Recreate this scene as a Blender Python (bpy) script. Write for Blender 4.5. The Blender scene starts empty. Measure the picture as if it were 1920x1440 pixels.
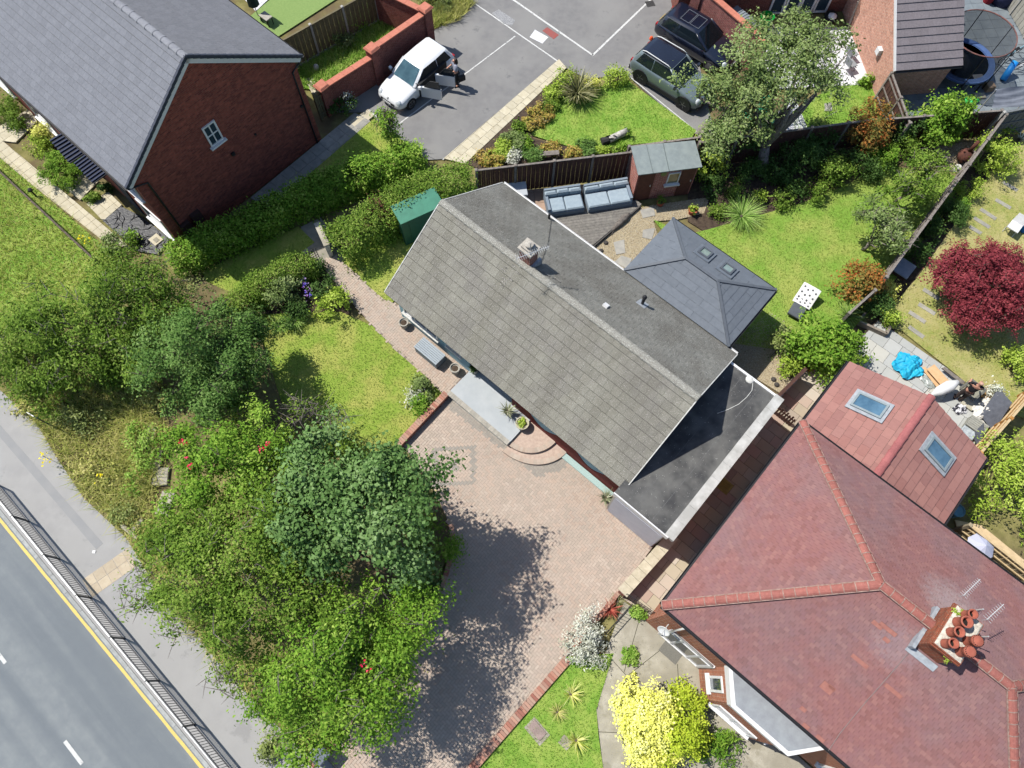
import bpy, math, random
import numpy as np
from mathutils import Matrix, Vector
random.seed(7); RNG = np.random.default_rng(7)
R_ = math.radians
scene = bpy.context.scene
COL = scene.collection

# ------------------------------------------------------------------ camera, sky, sun, exposure
CAM_H = 27.0; FPX = 1331.0; NADIR = (-15.0, 530.0)
_d = np.array([NADIR[0], -NADIR[1], -FPX]); _d /= np.linalg.norm(_d); _up = -_d
_y = np.array([0, 1., 0]); _y -= _y.dot(_up) * _up; _y /= np.linalg.norm(_y)
_x = np.cross(_y, _up)
CR = np.array([_x, _y, _up])
cam = bpy.data.cameras.new('camera'); camo = bpy.data.objects.new('camera', cam); COL.objects.link(camo)
cam.sensor_fit = 'HORIZONTAL'; cam.sensor_width = 36.0; cam.lens = FPX / 1920 * 36.0
cam.clip_start = 0.5; cam.clip_end = 500
_m = Matrix(CR.tolist()).to_4x4(); _m.translation = (0, 0, CAM_H); camo.matrix_world = _m
scene.camera = camo
SUN_AZ, SUN_EL = R_(-24), R_(57)          # direction the light travels (plan), elevation
w = bpy.data.worlds.new('World'); scene.world = w; w.use_nodes = True
nt = w.node_tree; bg = nt.nodes['Background']; sky = nt.nodes.new('ShaderNodeTexSky')
sky.sky_type = 'NISHITA'; sky.sun_disc = False; sky.sun_elevation = SUN_EL
sky.sun_rotation = math.atan2(-math.cos(SUN_AZ), -math.sin(SUN_AZ))
sky.air_density = 1.0; sky.dust_density = 0.6
nt.links.new(sky.outputs[0], bg.inputs[0]); bg.inputs[1].default_value = 0.115
sun = bpy.data.lights.new('sun', 'SUN'); suno = bpy.data.objects.new('sun', sun); COL.objects.link(suno)
sun.energy = 4.9; sun.angle = R_(0.53); sun.color = (1.0, 0.955, 0.88)
_l = Vector((math.cos(SUN_AZ) * math.cos(SUN_EL), math.sin(SUN_AZ) * math.cos(SUN_EL), -math.sin(SUN_EL)))
suno.rotation_euler = _l.to_track_quat('-Z', 'Y').to_euler(); suno.location = (-20, 10, 40)
vs = scene.view_settings; vs.view_transform = 'Standard'; vs.look = 'None'; vs.gamma = 1.0; vs.exposure = 0.52
vs.use_curve_mapping = False
scene.cycles.max_bounces = 4; scene.cycles.diffuse_bounces = 3; scene.cycles.glossy_bounces = 2; scene.cycles.transmission_bounces = 2; scene.cycles.transparent_max_bounces = 6; scene.cycles.use_adaptive_sampling = True; scene.cycles.adaptive_threshold = 0.03

# ------------------------------------------------------------------ geometry helpers
def at(px, py, z=0.0):                    # survey point of the photograph at height z -> world
    v = CR @ np.array([px - 960, 720 - py, -FPX]); t = (z - CAM_H) / v[2]
    return np.array([v[0] * t, v[1] * t, z])
def hit(px, py, P0, N):                   # survey ray onto a plane
    v = CR @ np.array([px - 960, 720 - py, -FPX]); C = np.array([0, 0, CAM_H])
    t = np.dot(np.asarray(P0) - C, N) / np.dot(v, N); return C + v * t
def proj(P):
    c = (np.atleast_2d(P) - np.array([0, 0, CAM_H])) @ CR
    return np.stack([960 - FPX * c[:, 0] / c[:, 2], 720 + FPX * c[:, 1] / c[:, 2]], 1)
def V3(*a): return np.array(a, float)
def unit(v): v = np.asarray(v, float); return v / np.linalg.norm(v)
UP = V3(0, 0, 1)
bu = V3(.749, -.663, 0); bu = unit(bu); bn = V3(-bu[1], bu[0], 0)       # house axes: along, back
WM = {}

class G:                                   # polygon collector
    def __init__(s): s.v = []; s.f = []; s.t = []; s.tint = 0.5
    def add(s, vs, fs):
        b = len(s.v); s.v += [tuple(map(float, p)) for p in vs]; s.f += [tuple(i + b for i in f) for f in fs]; s.t += [s.tint] * len(vs); return s
    def quad(s, a, b, c, d): return s.add([a, b, c, d], [(0, 1, 2, 3)])
    def box(s, c, size, rz=0.0, ax=None):  # c = centre of the bottom face
        sx, sy, sz = size
        if ax is None: e1 = V3(math.cos(rz), math.sin(rz), 0); e2 = V3(-math.sin(rz), math.cos(rz), 0); e3 = UP
        else: e1, e2, e3 = [np.asarray(a, float) for a in ax]
        c = np.asarray(c, float); P = []
        for dz in (0, sz):
            for dx, dy in ((-1, -1), (1, -1), (1, 1), (-1, 1)): P.append(c + e1 * dx * sx / 2 + e2 * dy * sy / 2 + e3 * dz)
        return s.add(P, [(3, 2, 1, 0), (4, 5, 6, 7), (0, 1, 5, 4), (1, 2, 6, 5), (2, 3, 7, 6), (3, 0, 4, 7)])
    def bbox_bevel(s, c, size, rz=0.0, b=.02):   # box with chamfered top edges
        sx, sy, sz = size; e1 = V3(math.cos(rz), math.sin(rz), 0); e2 = V3(-math.sin(rz), math.cos(rz), 0); c = np.asarray(c, float); P = []
        for z, k in ((0, 0), (sz - b, 0), (sz, b)):
            for dx, dy in ((-1, -1), (1, -1), (1, 1), (-1, 1)): P.append(c + e1 * dx * (sx / 2 - k) + e2 * dy * (sy / 2 - k) + UP * z)
        F = [(3, 2, 1, 0), (8, 9, 10, 11)]
        for o in (0, 4):
            for i in range(4): j = (i + 1) % 4; F.append((o + i, o + j, o + 4 + j, o + 4 + i))
        return s.add(P, F)
    def beam(s, a, b, wdt, hgt, up=UP):    # box from a to b (centre line), width sideways, height along up
        a = np.asarray(a, float); b = np.asarray(b, float); d = b - a; L = np.linalg.norm(d); d = d / L
        side = np.cross(d, up)
        if np.linalg.norm(side) < 1e-6: side = V3(1, 0, 0)
        side = unit(side); u2 = np.cross(side, d)
        P = []
        for q in (a, b):
            for i, j in ((-1, -1), (1, -1), (1, 1), (-1, 1)): P.append(q + side * i * wdt / 2 + u2 * j * hgt / 2)
        return s.add(P, [(3, 2, 1, 0), (4, 5, 6, 7), (0, 1, 5, 4), (1, 2, 6, 5), (2, 3, 7, 6), (3, 0, 4, 7)])
    def prism(s, poly, z0, z1, bottom=False):
        n = len(poly); p2 = [np.asarray(p, float)[:2] for p in poly]
        area = sum(p2[i][0] * p2[(i + 1) % n][1] - p2[(i + 1) % n][0] * p2[i][1] for i in range(n))
        if area < 0: p2 = p2[::-1]
        P = [(p[0], p[1], z0) for p in p2] + [(p[0], p[1], z1) for p in p2]
        F = [tuple(range(n, 2 * n))] + [(i, (i + 1) % n, n + (i + 1) % n, n + i) for i in range(n)]
        if bottom: F.append(tuple(range(n - 1, -1, -1)))
        return s.add(P, F)
    def tube(s, path, r, seg=6, cap=True):
        path = [np.asarray(p, float) for p in path]; n = len(path); rr = r if hasattr(r, '__len__') else [r] * n
        P = []; F = []; ref = None
        for i, p in enumerate(path):
            d = path[min(i + 1, n - 1)] - path[max(i - 1, 0)]; d = unit(d)
            if ref is None: ref = V3(0, 0, 1) if abs(d[2]) < .9 else V3(1, 0, 0)
            a = unit(np.cross(d, ref)); b = np.cross(a, d); ref = b if abs(np.dot(b, d)) < .9 else ref
            for k in range(seg): th = 2 * math.pi * k / seg; P.append(p + (a * math.cos(th) + b * math.sin(th)) * rr[i])
        for i in range(n - 1):
            for k in range(seg): k2 = (k + 1) % seg; F.append((i * seg + k, i * seg + k2, (i + 1) * seg + k2, (i + 1) * seg + k))
        if cap: F.append(tuple(range(seg - 1, -1, -1))); F.append(tuple((n - 1) * seg + k for k in range(seg)))
        return s.add(P, F)
    def lathe(s, c, prof, seg=16, axis=None):    # prof [(r,z)...] round a vertical axis at c
        c = np.asarray(c, float); P = []; F = []
        if axis is None: e1, e2, e3 = V3(1, 0, 0), V3(0, 1, 0), UP
        else:
            e3 = unit(axis); e1 = unit(np.cross(e3, V3(0, 0, 1) if abs(e3[2]) < .9 else V3(1, 0, 0))); e2 = np.cross(e3, e1)
        for r, z in prof:
            for k in range(seg): th = 2 * math.pi * k / seg; P.append(c + (e1 * math.cos(th) + e2 * math.sin(th)) * r + e3 * z)
        n = len(prof)
        for i in range(n - 1):
            for k in range(seg): k2 = (k + 1) % seg; F.append((i * seg + k, i * seg + k2, (i + 1) * seg + k2, (i + 1) * seg + k))
        F.append(tuple(range(seg - 1, -1, -1))); F.append(tuple((n - 1) * seg + k for k in range(seg)))
        return s.add(P, F)

def finish(me, smooth, uv):
    if smooth: me.polygons.foreach_set('use_smooth', [True] * len(me.polygons))
    if uv: auto_uv(me)
    me.update()
def auto_uv(me):
    l = me.uv_layers.new(name='UVMap'); d = np.zeros((len(me.loops), 2), np.float32); vs = me.vertices
    for p in me.polygons:
        n = p.normal
        for li in p.loop_indices:
            co = vs[me.loops[li].vertex_index].co
            if abs(n.z) > .75: d[li] = (co.x * bu[0] + co.y * bu[1], co.x * bn[0] + co.y * bn[1])
            else:
                h = math.hypot(n.x, n.y); d[li] = ((-n.y * co.x + n.x * co.y) / h, co.z)
    l.data.foreach_set('uv', d.ravel())
def mesh_of(name, g, mat, smooth=False, uv=False, shift=None):
    me = bpy.data.meshes.new(name); v = np.array(g.v, float)
    if shift is not None: v = v - shift
    me.from_pydata(v.tolist(), [], g.f); me.materials.append(mat)
    a = me.attributes.new('tint', 'FLOAT', 'POINT'); a.data.foreach_set('value', np.array(g.t, np.float32))
    finish(me, smooth, uv); return me
def setp(o, parent, W):
    if parent is not None: o.parent = parent; o.matrix_parent_inverse = WM[parent].inverted()
    o.matrix_basis = W; WM[o] = W.copy()
def link(name, data, parent=None, W=None):
    o = bpy.data.objects.new(name, data); COL.objects.link(o); setp(o, parent, W or Matrix()); return o
def obj(name, g, mat, parent=None, smooth=False, uv=False, label=None, cat=None, group=None, kind=None):
    v = np.array(g.v, float); c = np.array([(v[:, 0].min() + v[:, 0].max()) / 2, (v[:, 1].min() + v[:, 1].max()) / 2, v[:, 2].min()])
    o = link(name, mesh_of(name, g, mat, smooth, uv, c), parent, Matrix.Translation(c.tolist())); return tag(o, label, cat, group, kind)
def tag(o, label=None, cat=None, group=None, kind=None):
    if label: o['label'] = label
    if cat: o['category'] = cat
    if group: o['group'] = group
    if kind: o['kind'] = kind
    return o
def thing(name, label, cat, loc=(0, 0, 0), group=None):
    o = link(name, None, None, Matrix.Translation([float(x) for x in loc])); o.empty_display_size = .2; return tag(o, label, cat, group)
def copy_tree(o, parent=None):
    c = o.copy(); COL.objects.link(c); WM[c] = WM[o].copy()
    if parent is not None: c.parent = parent
    for ch in [x for x in WM if x.parent == o]: copy_tree(ch, c)
    return c
def place(o, loc, rz=0.0, sc=1.0):
    o.matrix_basis = Matrix.Translation([float(x) for x in loc]) @ Matrix.Rotation(rz, 4, 'Z') @ Matrix.Diagonal((sc, sc, sc, 1)); WM[o] = o.matrix_basis.copy(); return o
def frame_mat(O, e1, e2, e3):
    m = Matrix(np.array([e1, e2, e3]).T.tolist()).to_4x4(); m.translation = [float(x) for x in O]; return m
def fast_mesh(name, co, k, mat, tint=None, smooth=False):     # co (N*k,3): N separate k-gons
    N = len(co) // k; me = bpy.data.meshes.new(name)
    me.vertices.add(N * k); me.vertices.foreach_set('co', np.ascontiguousarray(co, np.float32).ravel())
    me.loops.add(N * k); me.loops.foreach_set('vertex_index', np.arange(N * k, dtype=np.int32))
    me.polygons.add(N); me.polygons.foreach_set('loop_start', np.arange(0, N * k, k, dtype=np.int32))
    try: me.polygons.foreach_set('loop_total', np.full(N, k, np.int32))
    except Exception: pass
    me.materials.append(mat)
    if tint is not None:
        a = me.attributes.new('tint', 'FLOAT', 'POINT'); a.data.foreach_set('value', np.repeat(tint, k).astype(np.float32))
    me.update(calc_edges=True); return me
def inpoly(P, poly):
    P = np.atleast_2d(P); x, y = P[:, 0], P[:, 1]; r = np.zeros(len(P), bool); n = len(poly)
    for i in range(n):
        x1, y1 = poly[i][:2]; x2, y2 = poly[(i + 1) % n][:2]
        c = ((y1 > y) != (y2 > y)) & (x < (x2 - x1) * (y - y1) / (y2 - y1 + 1e-12) + x1); r ^= c
    return r
def pts(*pp, z=0.0): return [at(p[0], p[1], z)[:2] for p in pp]
def clip(poly, cl):                        # convex clip (Sutherland-Hodgman), cl counter-clockwise
    out = poly
    for i in range(len(cl)):
        a = cl[i]; b = cl[(i + 1) % len(cl)]; inp = out; out = []
        if not inp: break
        f = lambda p: (b[0] - a[0]) * (p[1] - a[1]) - (b[1] - a[1]) * (p[0] - a[0])
        for j in range(len(inp)):
            p = inp[j]; q = inp[(j + 1) % len(inp)]; fp, fq = f(p), f(q)
            if fp >= 0: out.append(p)
            if (fp >= 0) != (fq >= 0): t = fp / (fp - fq); out.append((p[0] + (q[0] - p[0]) * t, p[1] + (q[1] - p[1]) * t))
    return out
def parea(p): return abs(sum(p[i][0] * p[(i + 1) % len(p)][1] - p[(i + 1) % len(p)][0] * p[i][1] for i in range(len(p)))) / 2

def lay(name, cells, O, e1, e2, mats, parent, th=.02, tilt=0.0, limit=300, jit=.0, rest_name=None):
    """cells: list of (polygon2d, full_size or None). Lay pieces on a plane; the largest in view are objects, the rest one joined part."""
    e1 = unit(e1); e2 = unit(e2); e3 = np.cross(e1, e2); O = np.asarray(O, float); m1, m2 = mats
    items = []
    for poly, full in cells:
        c = np.mean(np.array(poly), 0); W = O + e1 * c[0] + e2 * c[1]; q = proj(W)[0]
        vis = -30 < q[0] < 1950 and -30 < q[1] < 1470
        items.append((0 if not vis else parea(poly) / ((CAM_H - W[2]) ** 2 + W[0] ** 2 + W[1] ** 2), poly, full, c))
    items.sort(key=lambda a: -a[0]); shared = {}; rest = G(); n = 0
    def geo(poly, c, dz=0.0):
        ys = [p[1] for p in poly]; y0, y1 = min(ys), max(ys); top = []
        for p in poly: top.append((p[0] - c[0], p[1] - c[1], th * (1 - tilt * (p[1] - y0) / max(y1 - y0, 1e-6)) + dz))
        k = len(poly); bot = [(a[0], a[1], -.012) for a in top]
        return top + bot, [tuple(range(k))] + [(i, k + i, k + (i + 1) % k, (i + 1) % k) for i in range(k)]
    for sc, poly, full, c in items:
        if parea(poly) < 4e-4: continue
        a2 = sum(poly[i][0] * poly[(i + 1) % len(poly)][1] - poly[(i + 1) % len(poly)][0] * poly[i][1] for i in range(len(poly)))
        if a2 < 0: poly = poly[::-1]
        dz = random.uniform(-jit, jit)
        if n < limit and sc > 0:
            key = full if (full and len(poly) == 4) else None
            me = shared.get(key) if key else None
            if me is None:
                g = G(); g.add(*geo(poly, c)); me = mesh_of(name, g, m1)
                if key: shared[key] = me
            W = frame_mat(O + e1 * c[0] + e2 * c[1] + e3 * dz, e1, e2, e3)
            if jit: W = W @ Matrix.Rotation(random.uniform(-jit, jit), 4, 'X') @ Matrix.Rotation(random.uniform(-jit, jit) * .7, 4, 'Y')
            link(name, me, parent, W); n += 1
        else:
            vv, ff = geo(poly, c, dz); rest.tint = random.random()
            rest.add([O + e1 * (v[0] + c[0]) + e2 * (v[1] + c[1]) + e3 * v[2] for v in vv], ff)
    if rest.v: obj(rest_name or name + '_field', rest, m2, parent, kind='stuff')
def courses(poly, wd, ht, gap=.006, vgap=.0, stag=.5, x0=0.0, y0=0.0, rnd=0.0):
    """rows of pieces filling a convex polygon"""
    a2 = sum(poly[i][0] * poly[(i + 1) % len(poly)][1] - poly[(i + 1) % len(poly)][0] * poly[i][1] for i in range(len(poly)))
    if a2 < 0: poly = poly[::-1]
    xs = [p[0] for p in poly]; ys = [p[1] for p in poly]; out = []
    j = 0; y = min(ys) + y0
    while y < max(ys) - 1e-4:
        x = min(xs) + x0 - (stag * wd if j % 2 else 0) - (random.random() * rnd * wd)
        while x < max(xs):
            r = [(x + gap / 2, y + vgap / 2), (x + wd - gap / 2, y + vgap / 2), (x + wd - gap / 2, y + ht - vgap / 2), (x + gap / 2, y + ht - vgap / 2)]
            c = clip(r, poly)
            if len(c) > 2: out.append((c, (wd, ht) if abs(parea(c) - parea(r)) < 1e-5 else None))
            x += wd
        y += ht; j += 1
    return out
def plane_poly(P, O, e1, e2): return [(float(np.dot(np.asarray(p) - O, e1)), float(np.dot(np.asarray(p) - O, e2))) for p in P]

# ------------------------------------------------------------------ materials
def lin(r, g, b, k=1.0):
    f = lambda c: ((c / 255 + .055) / 1.055) ** 2.4 if c > 10 else c / 255 / 12.92
    return (f(r) * k, f(g) * k, f(b) * k, 1)
KA = .66                                   # sunlit picture value -> surface albedo
def C(r, g, b): return lin(r, g, b, KA)
MATS = {}
def mat(name, c1, c2=None, c3=None, scale=4.0, scale3=.7, rough=.85, bump=0.0, bscale=60.0, tint=None, tamt=.3, spec=.3, metal=0.0, trans=0.0, tcol=None, lo=.35, hi=.65, speck=None, coat=0.0, sthr=.72, sscale=45, streak=None, blot=None, stains=()):
    if name in MATS: return MATS[name]
    m = bpy.data.materials.new(name); m.use_nodes = True; t = m.node_tree; N = t.nodes; L = t.links; b = N['Principled BSDF']
    b.inputs['Roughness'].default_value = rough; b.inputs['Metallic'].default_value = metal; b.inputs['Specular IOR Level'].default_value = spec
    if coat: b.inputs['Coat Weight'].default_value = coat; b.inputs['Coat Roughness'].default_value = .05
    tc = N.new('ShaderNodeNewGeometry'); co = tc.outputs['Position']; cur = None
    def noise(s, d=4.0, out='Fac'):
        n = N.new('ShaderNodeTexNoise'); n.inputs['Scale'].default_value = s; n.inputs['Detail'].default_value = d; n.inputs['Roughness'].default_value = .62; L.new(co, n.inputs['Vector']); return n.outputs[out]
    def ramp(fac, a, bcol, l=lo, h=hi):
        r = N.new('ShaderNodeValToRGB'); r.color_ramp.elements[0].position = l; r.color_ramp.elements[1].position = h
        r.color_ramp.elements[0].color = a; r.color_ramp.elements[1].color = bcol; L.new(fac, r.inputs[0]); return r.outputs[0]
    def mix(fac, a, bb, typ='MIX'):
        x = N.new('ShaderNodeMix'); x.data_type = 'RGBA'; x.blend_type = typ
        if isinstance(fac, float): x.inputs[0].default_value = fac
        else: L.new(fac, x.inputs[0])
        for v, i in ((a, 6), (bb, 7)):
            if isinstance(v, tuple): x.inputs[i].default_value = v
            else: L.new(v, x.inputs[i])
        return x.outputs[2]
    cur = ramp(noise(scale), c1, c2) if c2 else c1
    if c3: cur = mix(ramp(noise(scale3, 3), (0, 0, 0, 1), (1, 1, 1, 1), .42, .62), cur, c3)
    if streak:                               # wear drawn out along one direction (colour, direction, amount)
        geo = N.new('ShaderNodeNewGeometry'); d0 = N.new('ShaderNodeVectorMath'); d0.operation = 'DOT_PRODUCT'; d0.inputs[1].default_value = [v * streak[2] for v in streak[1]]; d1 = N.new('ShaderNodeVectorMath'); d1.operation = 'DOT_PRODUCT'; d1.inputs[1].default_value = (-streak[1][1], streak[1][0], streak[3])
        L.new(geo.outputs['Position'], d0.inputs[0]); L.new(geo.outputs['Position'], d1.inputs[0]); cx = N.new('ShaderNodeCombineXYZ'); L.new(d0.outputs['Value'], cx.inputs[0]); L.new(d1.outputs['Value'], cx.inputs[1])
        sn = N.new('ShaderNodeTexNoise'); sn.inputs['Scale'].default_value = streak[4]; sn.inputs['Detail'].default_value = 4; L.new(cx.outputs[0], sn.inputs['Vector']); cur = mix(ramp(sn.outputs['Fac'], (0, 0, 0, 1), (streak[5],) * 3 + (1,), .42, .62), cur, streak[0])
    if blot: cur = mix(ramp(noise(blot[1], 5), (0, 0, 0, 1), (.8, .8, .8, 1), blot[2], blot[2] + .06), cur, blot[0])
    for sc_, sr_, scol in stains:            # a mark with its own place on the roof, broken up by noise
        geo = N.new('ShaderNodeNewGeometry'); ds = N.new('ShaderNodeVectorMath'); ds.operation = 'DISTANCE'; L.new(geo.outputs['Position'], ds.inputs[0]); ds.inputs[1].default_value = [float(v) for v in sc_]
        mr0 = N.new('ShaderNodeMapRange'); mr0.inputs['From Min'].default_value = sr_; mr0.inputs['From Max'].default_value = 0; L.new(ds.outputs['Value'], mr0.inputs[0])
        ad = N.new('ShaderNodeMath'); ad.operation = 'MULTIPLY'; L.new(mr0.outputs[0], ad.inputs[0]); L.new(noise(9, 6), ad.inputs[1]); cur = mix(ramp(ad.outputs[0], (0, 0, 0, 1), (.85, .85, .85, 1), .12, .36), cur, scol)
    if speck: cur = mix(ramp(noise(sscale, 2), (0, 0, 0, 1), (1, 1, 1, 1), sthr - .02, sthr), cur, speck)
    if tint:
        if tint == 'obj': oi = N.new('ShaderNodeObjectInfo'); tv = oi.outputs['Random']
        else: an = N.new('ShaderNodeAttribute'); an.attribute_name = 'tint'; tv = an.outputs['Fac']
        if tcol:
            r = N.new('ShaderNodeValToRGB'); els = r.color_ramp.elements; ks = [(i / (len(tcol) - 1), c) for i, c in enumerate(tcol)]
            els[0].position, els[0].color = ks[0]; els[1].position, els[1].color = ks[-1]
            for p, c in ks[1:-1]: e = els.new(p); e.color = c
            L.new(tv, r.inputs[0]); cur = mix(tamt, cur, r.outputs[0]) if isinstance(cur, tuple) else mix(tamt, cur, r.outputs[0])
        else:
            mr = N.new('ShaderNodeMapRange'); mr.inputs['To Min'].default_value = 1 - tamt / 2; mr.inputs['To Max'].default_value = 1 + tamt / 2; L.new(tv, mr.inputs[0])
            cb = N.new('ShaderNodeCombineColor'); [L.new(mr.outputs[0], cb.inputs[i]) for i in range(3)]
            cur = mix(1.0, cur, cb.outputs[0], 'MULTIPLY')
    if isinstance(cur, tuple): b.inputs['Base Color'].default_value = cur
    else: L.new(cur, b.inputs['Base Color'])
    if bump:
        bp = N.new('ShaderNodeBump'); bp.inputs['Strength'].default_value = bump; bp.inputs['Distance'].default_value = .02; L.new(noise(bscale, 3), bp.inputs['Height']); L.new(bp.outputs[0], b.inputs['Normal'])
    if trans:
        tr = N.new('ShaderNodeBsdfTranslucent'); ms = N.new('ShaderNodeMixShader'); ms.inputs[0].default_value = trans
        L.new(b.outputs[0], ms.inputs[1]); L.new(tr.outputs[0], ms.inputs[2]); L.new(ms.outputs[0], N['Material Output'].inputs[0])
        if isinstance(cur, tuple): tr.inputs[0].default_value = cur
        else: L.new(cur, tr.inputs[0])
    MATS[name] = m; return m
def brick_mat(name, c1, c2, mortar, wd=.225, ht=.075, ms=.01, bump=.4, rough=.9, noise_amt=.26):
    if name in MATS: return MATS[name]
    m = bpy.data.materials.new(name); m.use_nodes = True; t = m.node_tree; N = t.nodes; L = t.links; b = N['Principled BSDF']; b.inputs['Roughness'].default_value = rough; b.inputs['Specular IOR Level'].default_value = .2
    uv = N.new('ShaderNodeTexCoord'); br = N.new('ShaderNodeTexBrick'); L.new(uv.outputs['UV'], br.inputs['Vector'])
    br.inputs['Scale'].default_value = 1.0; br.inputs['Brick Width'].default_value = wd; br.inputs['Row Height'].default_value = ht; br.inputs['Mortar Size'].default_value = ms; br.inputs['Mortar Smooth'].default_value = .2; br.inputs['Bias'].default_value = 0
    br.inputs['Color1'].default_value = c1; br.inputs['Color2'].default_value = c2; br.inputs['Mortar'].default_value = mortar
    n = N.new('ShaderNodeTexNoise'); n.inputs['Scale'].default_value = 7; n.inputs['Detail'].default_value = 8; ge_ = N.new('ShaderNodeNewGeometry'); L.new(ge_.outputs['Position'], n.inputs['Vector'])
    mr = N.new('ShaderNodeMapRange'); mr.inputs['From Min'].default_value = .3; mr.inputs['From Max'].default_value = .7; mr.inputs['To Min'].default_value = 1 - noise_amt; mr.inputs['To Max'].default_value = 1 + noise_amt * .6; L.new(n.outputs['Fac'], mr.inputs[0])
    cb = N.new('ShaderNodeCombineColor'); [L.new(mr.outputs[0], cb.inputs[i]) for i in range(3)]
    x = N.new('ShaderNodeMix'); x.data_type = 'RGBA'; x.blend_type = 'MULTIPLY'; x.inputs[0].default_value = 1; L.new(br.outputs['Color'], x.inputs[6]); L.new(cb.outputs[0], x.inputs[7]); L.new(x.outputs[2], b.inputs['Base Color'])
    bp = N.new('ShaderNodeBump'); bp.inputs['Strength'].default_value = bump; bp.inputs['Distance'].default_value = .01; bp.invert = True; L.new(br.outputs['Fac'], bp.inputs['Height']); L.new(bp.outputs[0], b.inputs['Normal'])
    MATS[name] = m; return m
def glass(name, col=(.02, .03, .04, 1), rough=.06):
    if name in MATS: return MATS[name]
    return mat(name, col, rough=rough, spec=.8)
def leafmat(name, *cols, trans=.28, rough=.65, spec=.12):
    cols = [(c[0] * LK, c[1] * LK, c[2] * LK, 1) for c in cols]; return mat(name, cols[0], tint='attr', tamt=1.0, tcol=cols, trans=trans, rough=rough, spec=spec)
LK = 1.32
# ------------------------------------------------------------------ foliage
def rot_basis(nrm, rng):
    n = nrm / np.linalg.norm(nrm, axis=1, keepdims=True); r = rng.normal(size=n.shape); a = np.cross(n, r); a /= np.linalg.norm(a, axis=1, keepdims=True) + 1e-9
    return n, a, np.cross(n, a)
def leaf_quads(c, nrm, ln, wd, rng, fold=.18, droop=0.0):
    N = len(c); n, a, b = rot_basis(nrm, rng); sz = rng.uniform(.45, 1.4, N); L = (ln * sz)[:, None]; W = (wd * sz * rng.uniform(.8, 1.2, N))[:, None]
    if droop: a = a - np.array([0, 0, droop]); a /= np.linalg.norm(a, axis=1, keepdims=True)
    base = c - a * L * .5; tip = c + a * L * .5 - n * L * .1; l = c + b * W * .5 + n * W * fold - a * L * .08; r = c - b * W * .5 + n * W * fold - a * L * .08
    return np.stack([base, r, tip, l], 1).reshape(-1, 3)
def crown_leaves(lobes, clump_r, per, ln, wd, rng, density=1.0, up=.55, inner=.35, flat=.7, rough_=.22, nclump=None, gap=.0, bough=13):
    """lobes [(cx,cy,cz,rx,ry,rz)] -> leaf quads and tints: clumps of leaves through the lobes' outer volume"""
    CO = []; TI = []; cl = []
    for (cx, cy, cz, rx, ry, rz) in lobes:
        n = nclump or int(density * 2.5 * (rx * ry + rx * rz + ry * rz) / (clump_r ** 2)) + 6
        d = rng.normal(size=(n * 2, 3)); d[:, 2] += .25; d /= np.linalg.norm(d, axis=1, keepdims=True); d = d[d[:, 2] > -.75][:n]; n = len(d)
        ph = rng.uniform(0, 6.28, 6); az = np.arctan2(d[:, 1], d[:, 0])
        k = 1 + rough_ * (np.sin(2 * az + ph[0] + 2 * d[:, 2]) * .5 + np.sin(3 * az + ph[1]) * .4 + np.sin(5 * az + ph[2] + 3 * d[:, 2]) * .45) + rng.normal(0, .07, n)
        rad = (inner + (1 - inner) * rng.random(n) ** .55) * k
        p = np.array([cx, cy, cz]) + d * rad[:, None] * np.array([rx, ry, rz]); n0 = len(p)
        if n0 > 40 and bough:
            nb = max(6, n0 // bough); k_ = rng.integers(0, nb, n0); br = .2 * (rx + ry + rz) / 3 + clump_r * .35; o_ = rng.normal(size=(n0, 3)) * np.array([1, 1, .75]) * br * .62
            bt = rng.random(nb)[k_]; p = p[k_] + o_; d = d[k_] * .5 + o_ / (br + 1e-6) * .6 + np.array([0, 0, .15])
        else: bt = rng.random(n0)
        p[:, 2] = np.maximum(p[:, 2], .08)
        if gap: keep = rng.random(n) > gap; p = p[keep]; d = d[keep]; bt = bt[keep]
        n = len(p); ct = .55 * bt + .45 * rng.random(n)
        m = rng.poisson(per, n) + 2; idx = np.repeat(np.arange(n), m); T = len(idx)
        cs = clump_r * rng.uniform(.6, 1.25, n)
        off = rng.normal(size=(T, 3)) * np.array([1, 1, flat]) * .55 * cs[idx][:, None]
        c = p[idx] + off; c[:, 2] = np.maximum(c[:, 2], .03)
        nr = d[idx] * (1 - up) + np.array([0, 0, up]) + rng.normal(size=(T, 3)) * .42 + off * .5
        CO.append(leaf_quads(c, nr, ln, wd, rng)); TI.append(np.clip(.55 * ct[idx] + .45 * rng.random(T) + .06 * (off[:, 2] / (clump_r + 1e-6)), 0, 1)); cl.append(p)
    return np.concatenate(CO), np.concatenate(TI), np.concatenate(cl)
def crown_obj(name, co, ti, m, parent=None, **kw):
    v = co; c = np.array([(v[:, 0].min() + v[:, 0].max()) / 2, (v[:, 1].min() + v[:, 1].max()) / 2, v[:, 2].min()])
    o = link(name, fast_mesh(name, co - c, 4, m, ti), parent, Matrix.Translation(c.tolist())); return tag(o, **kw)
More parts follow.
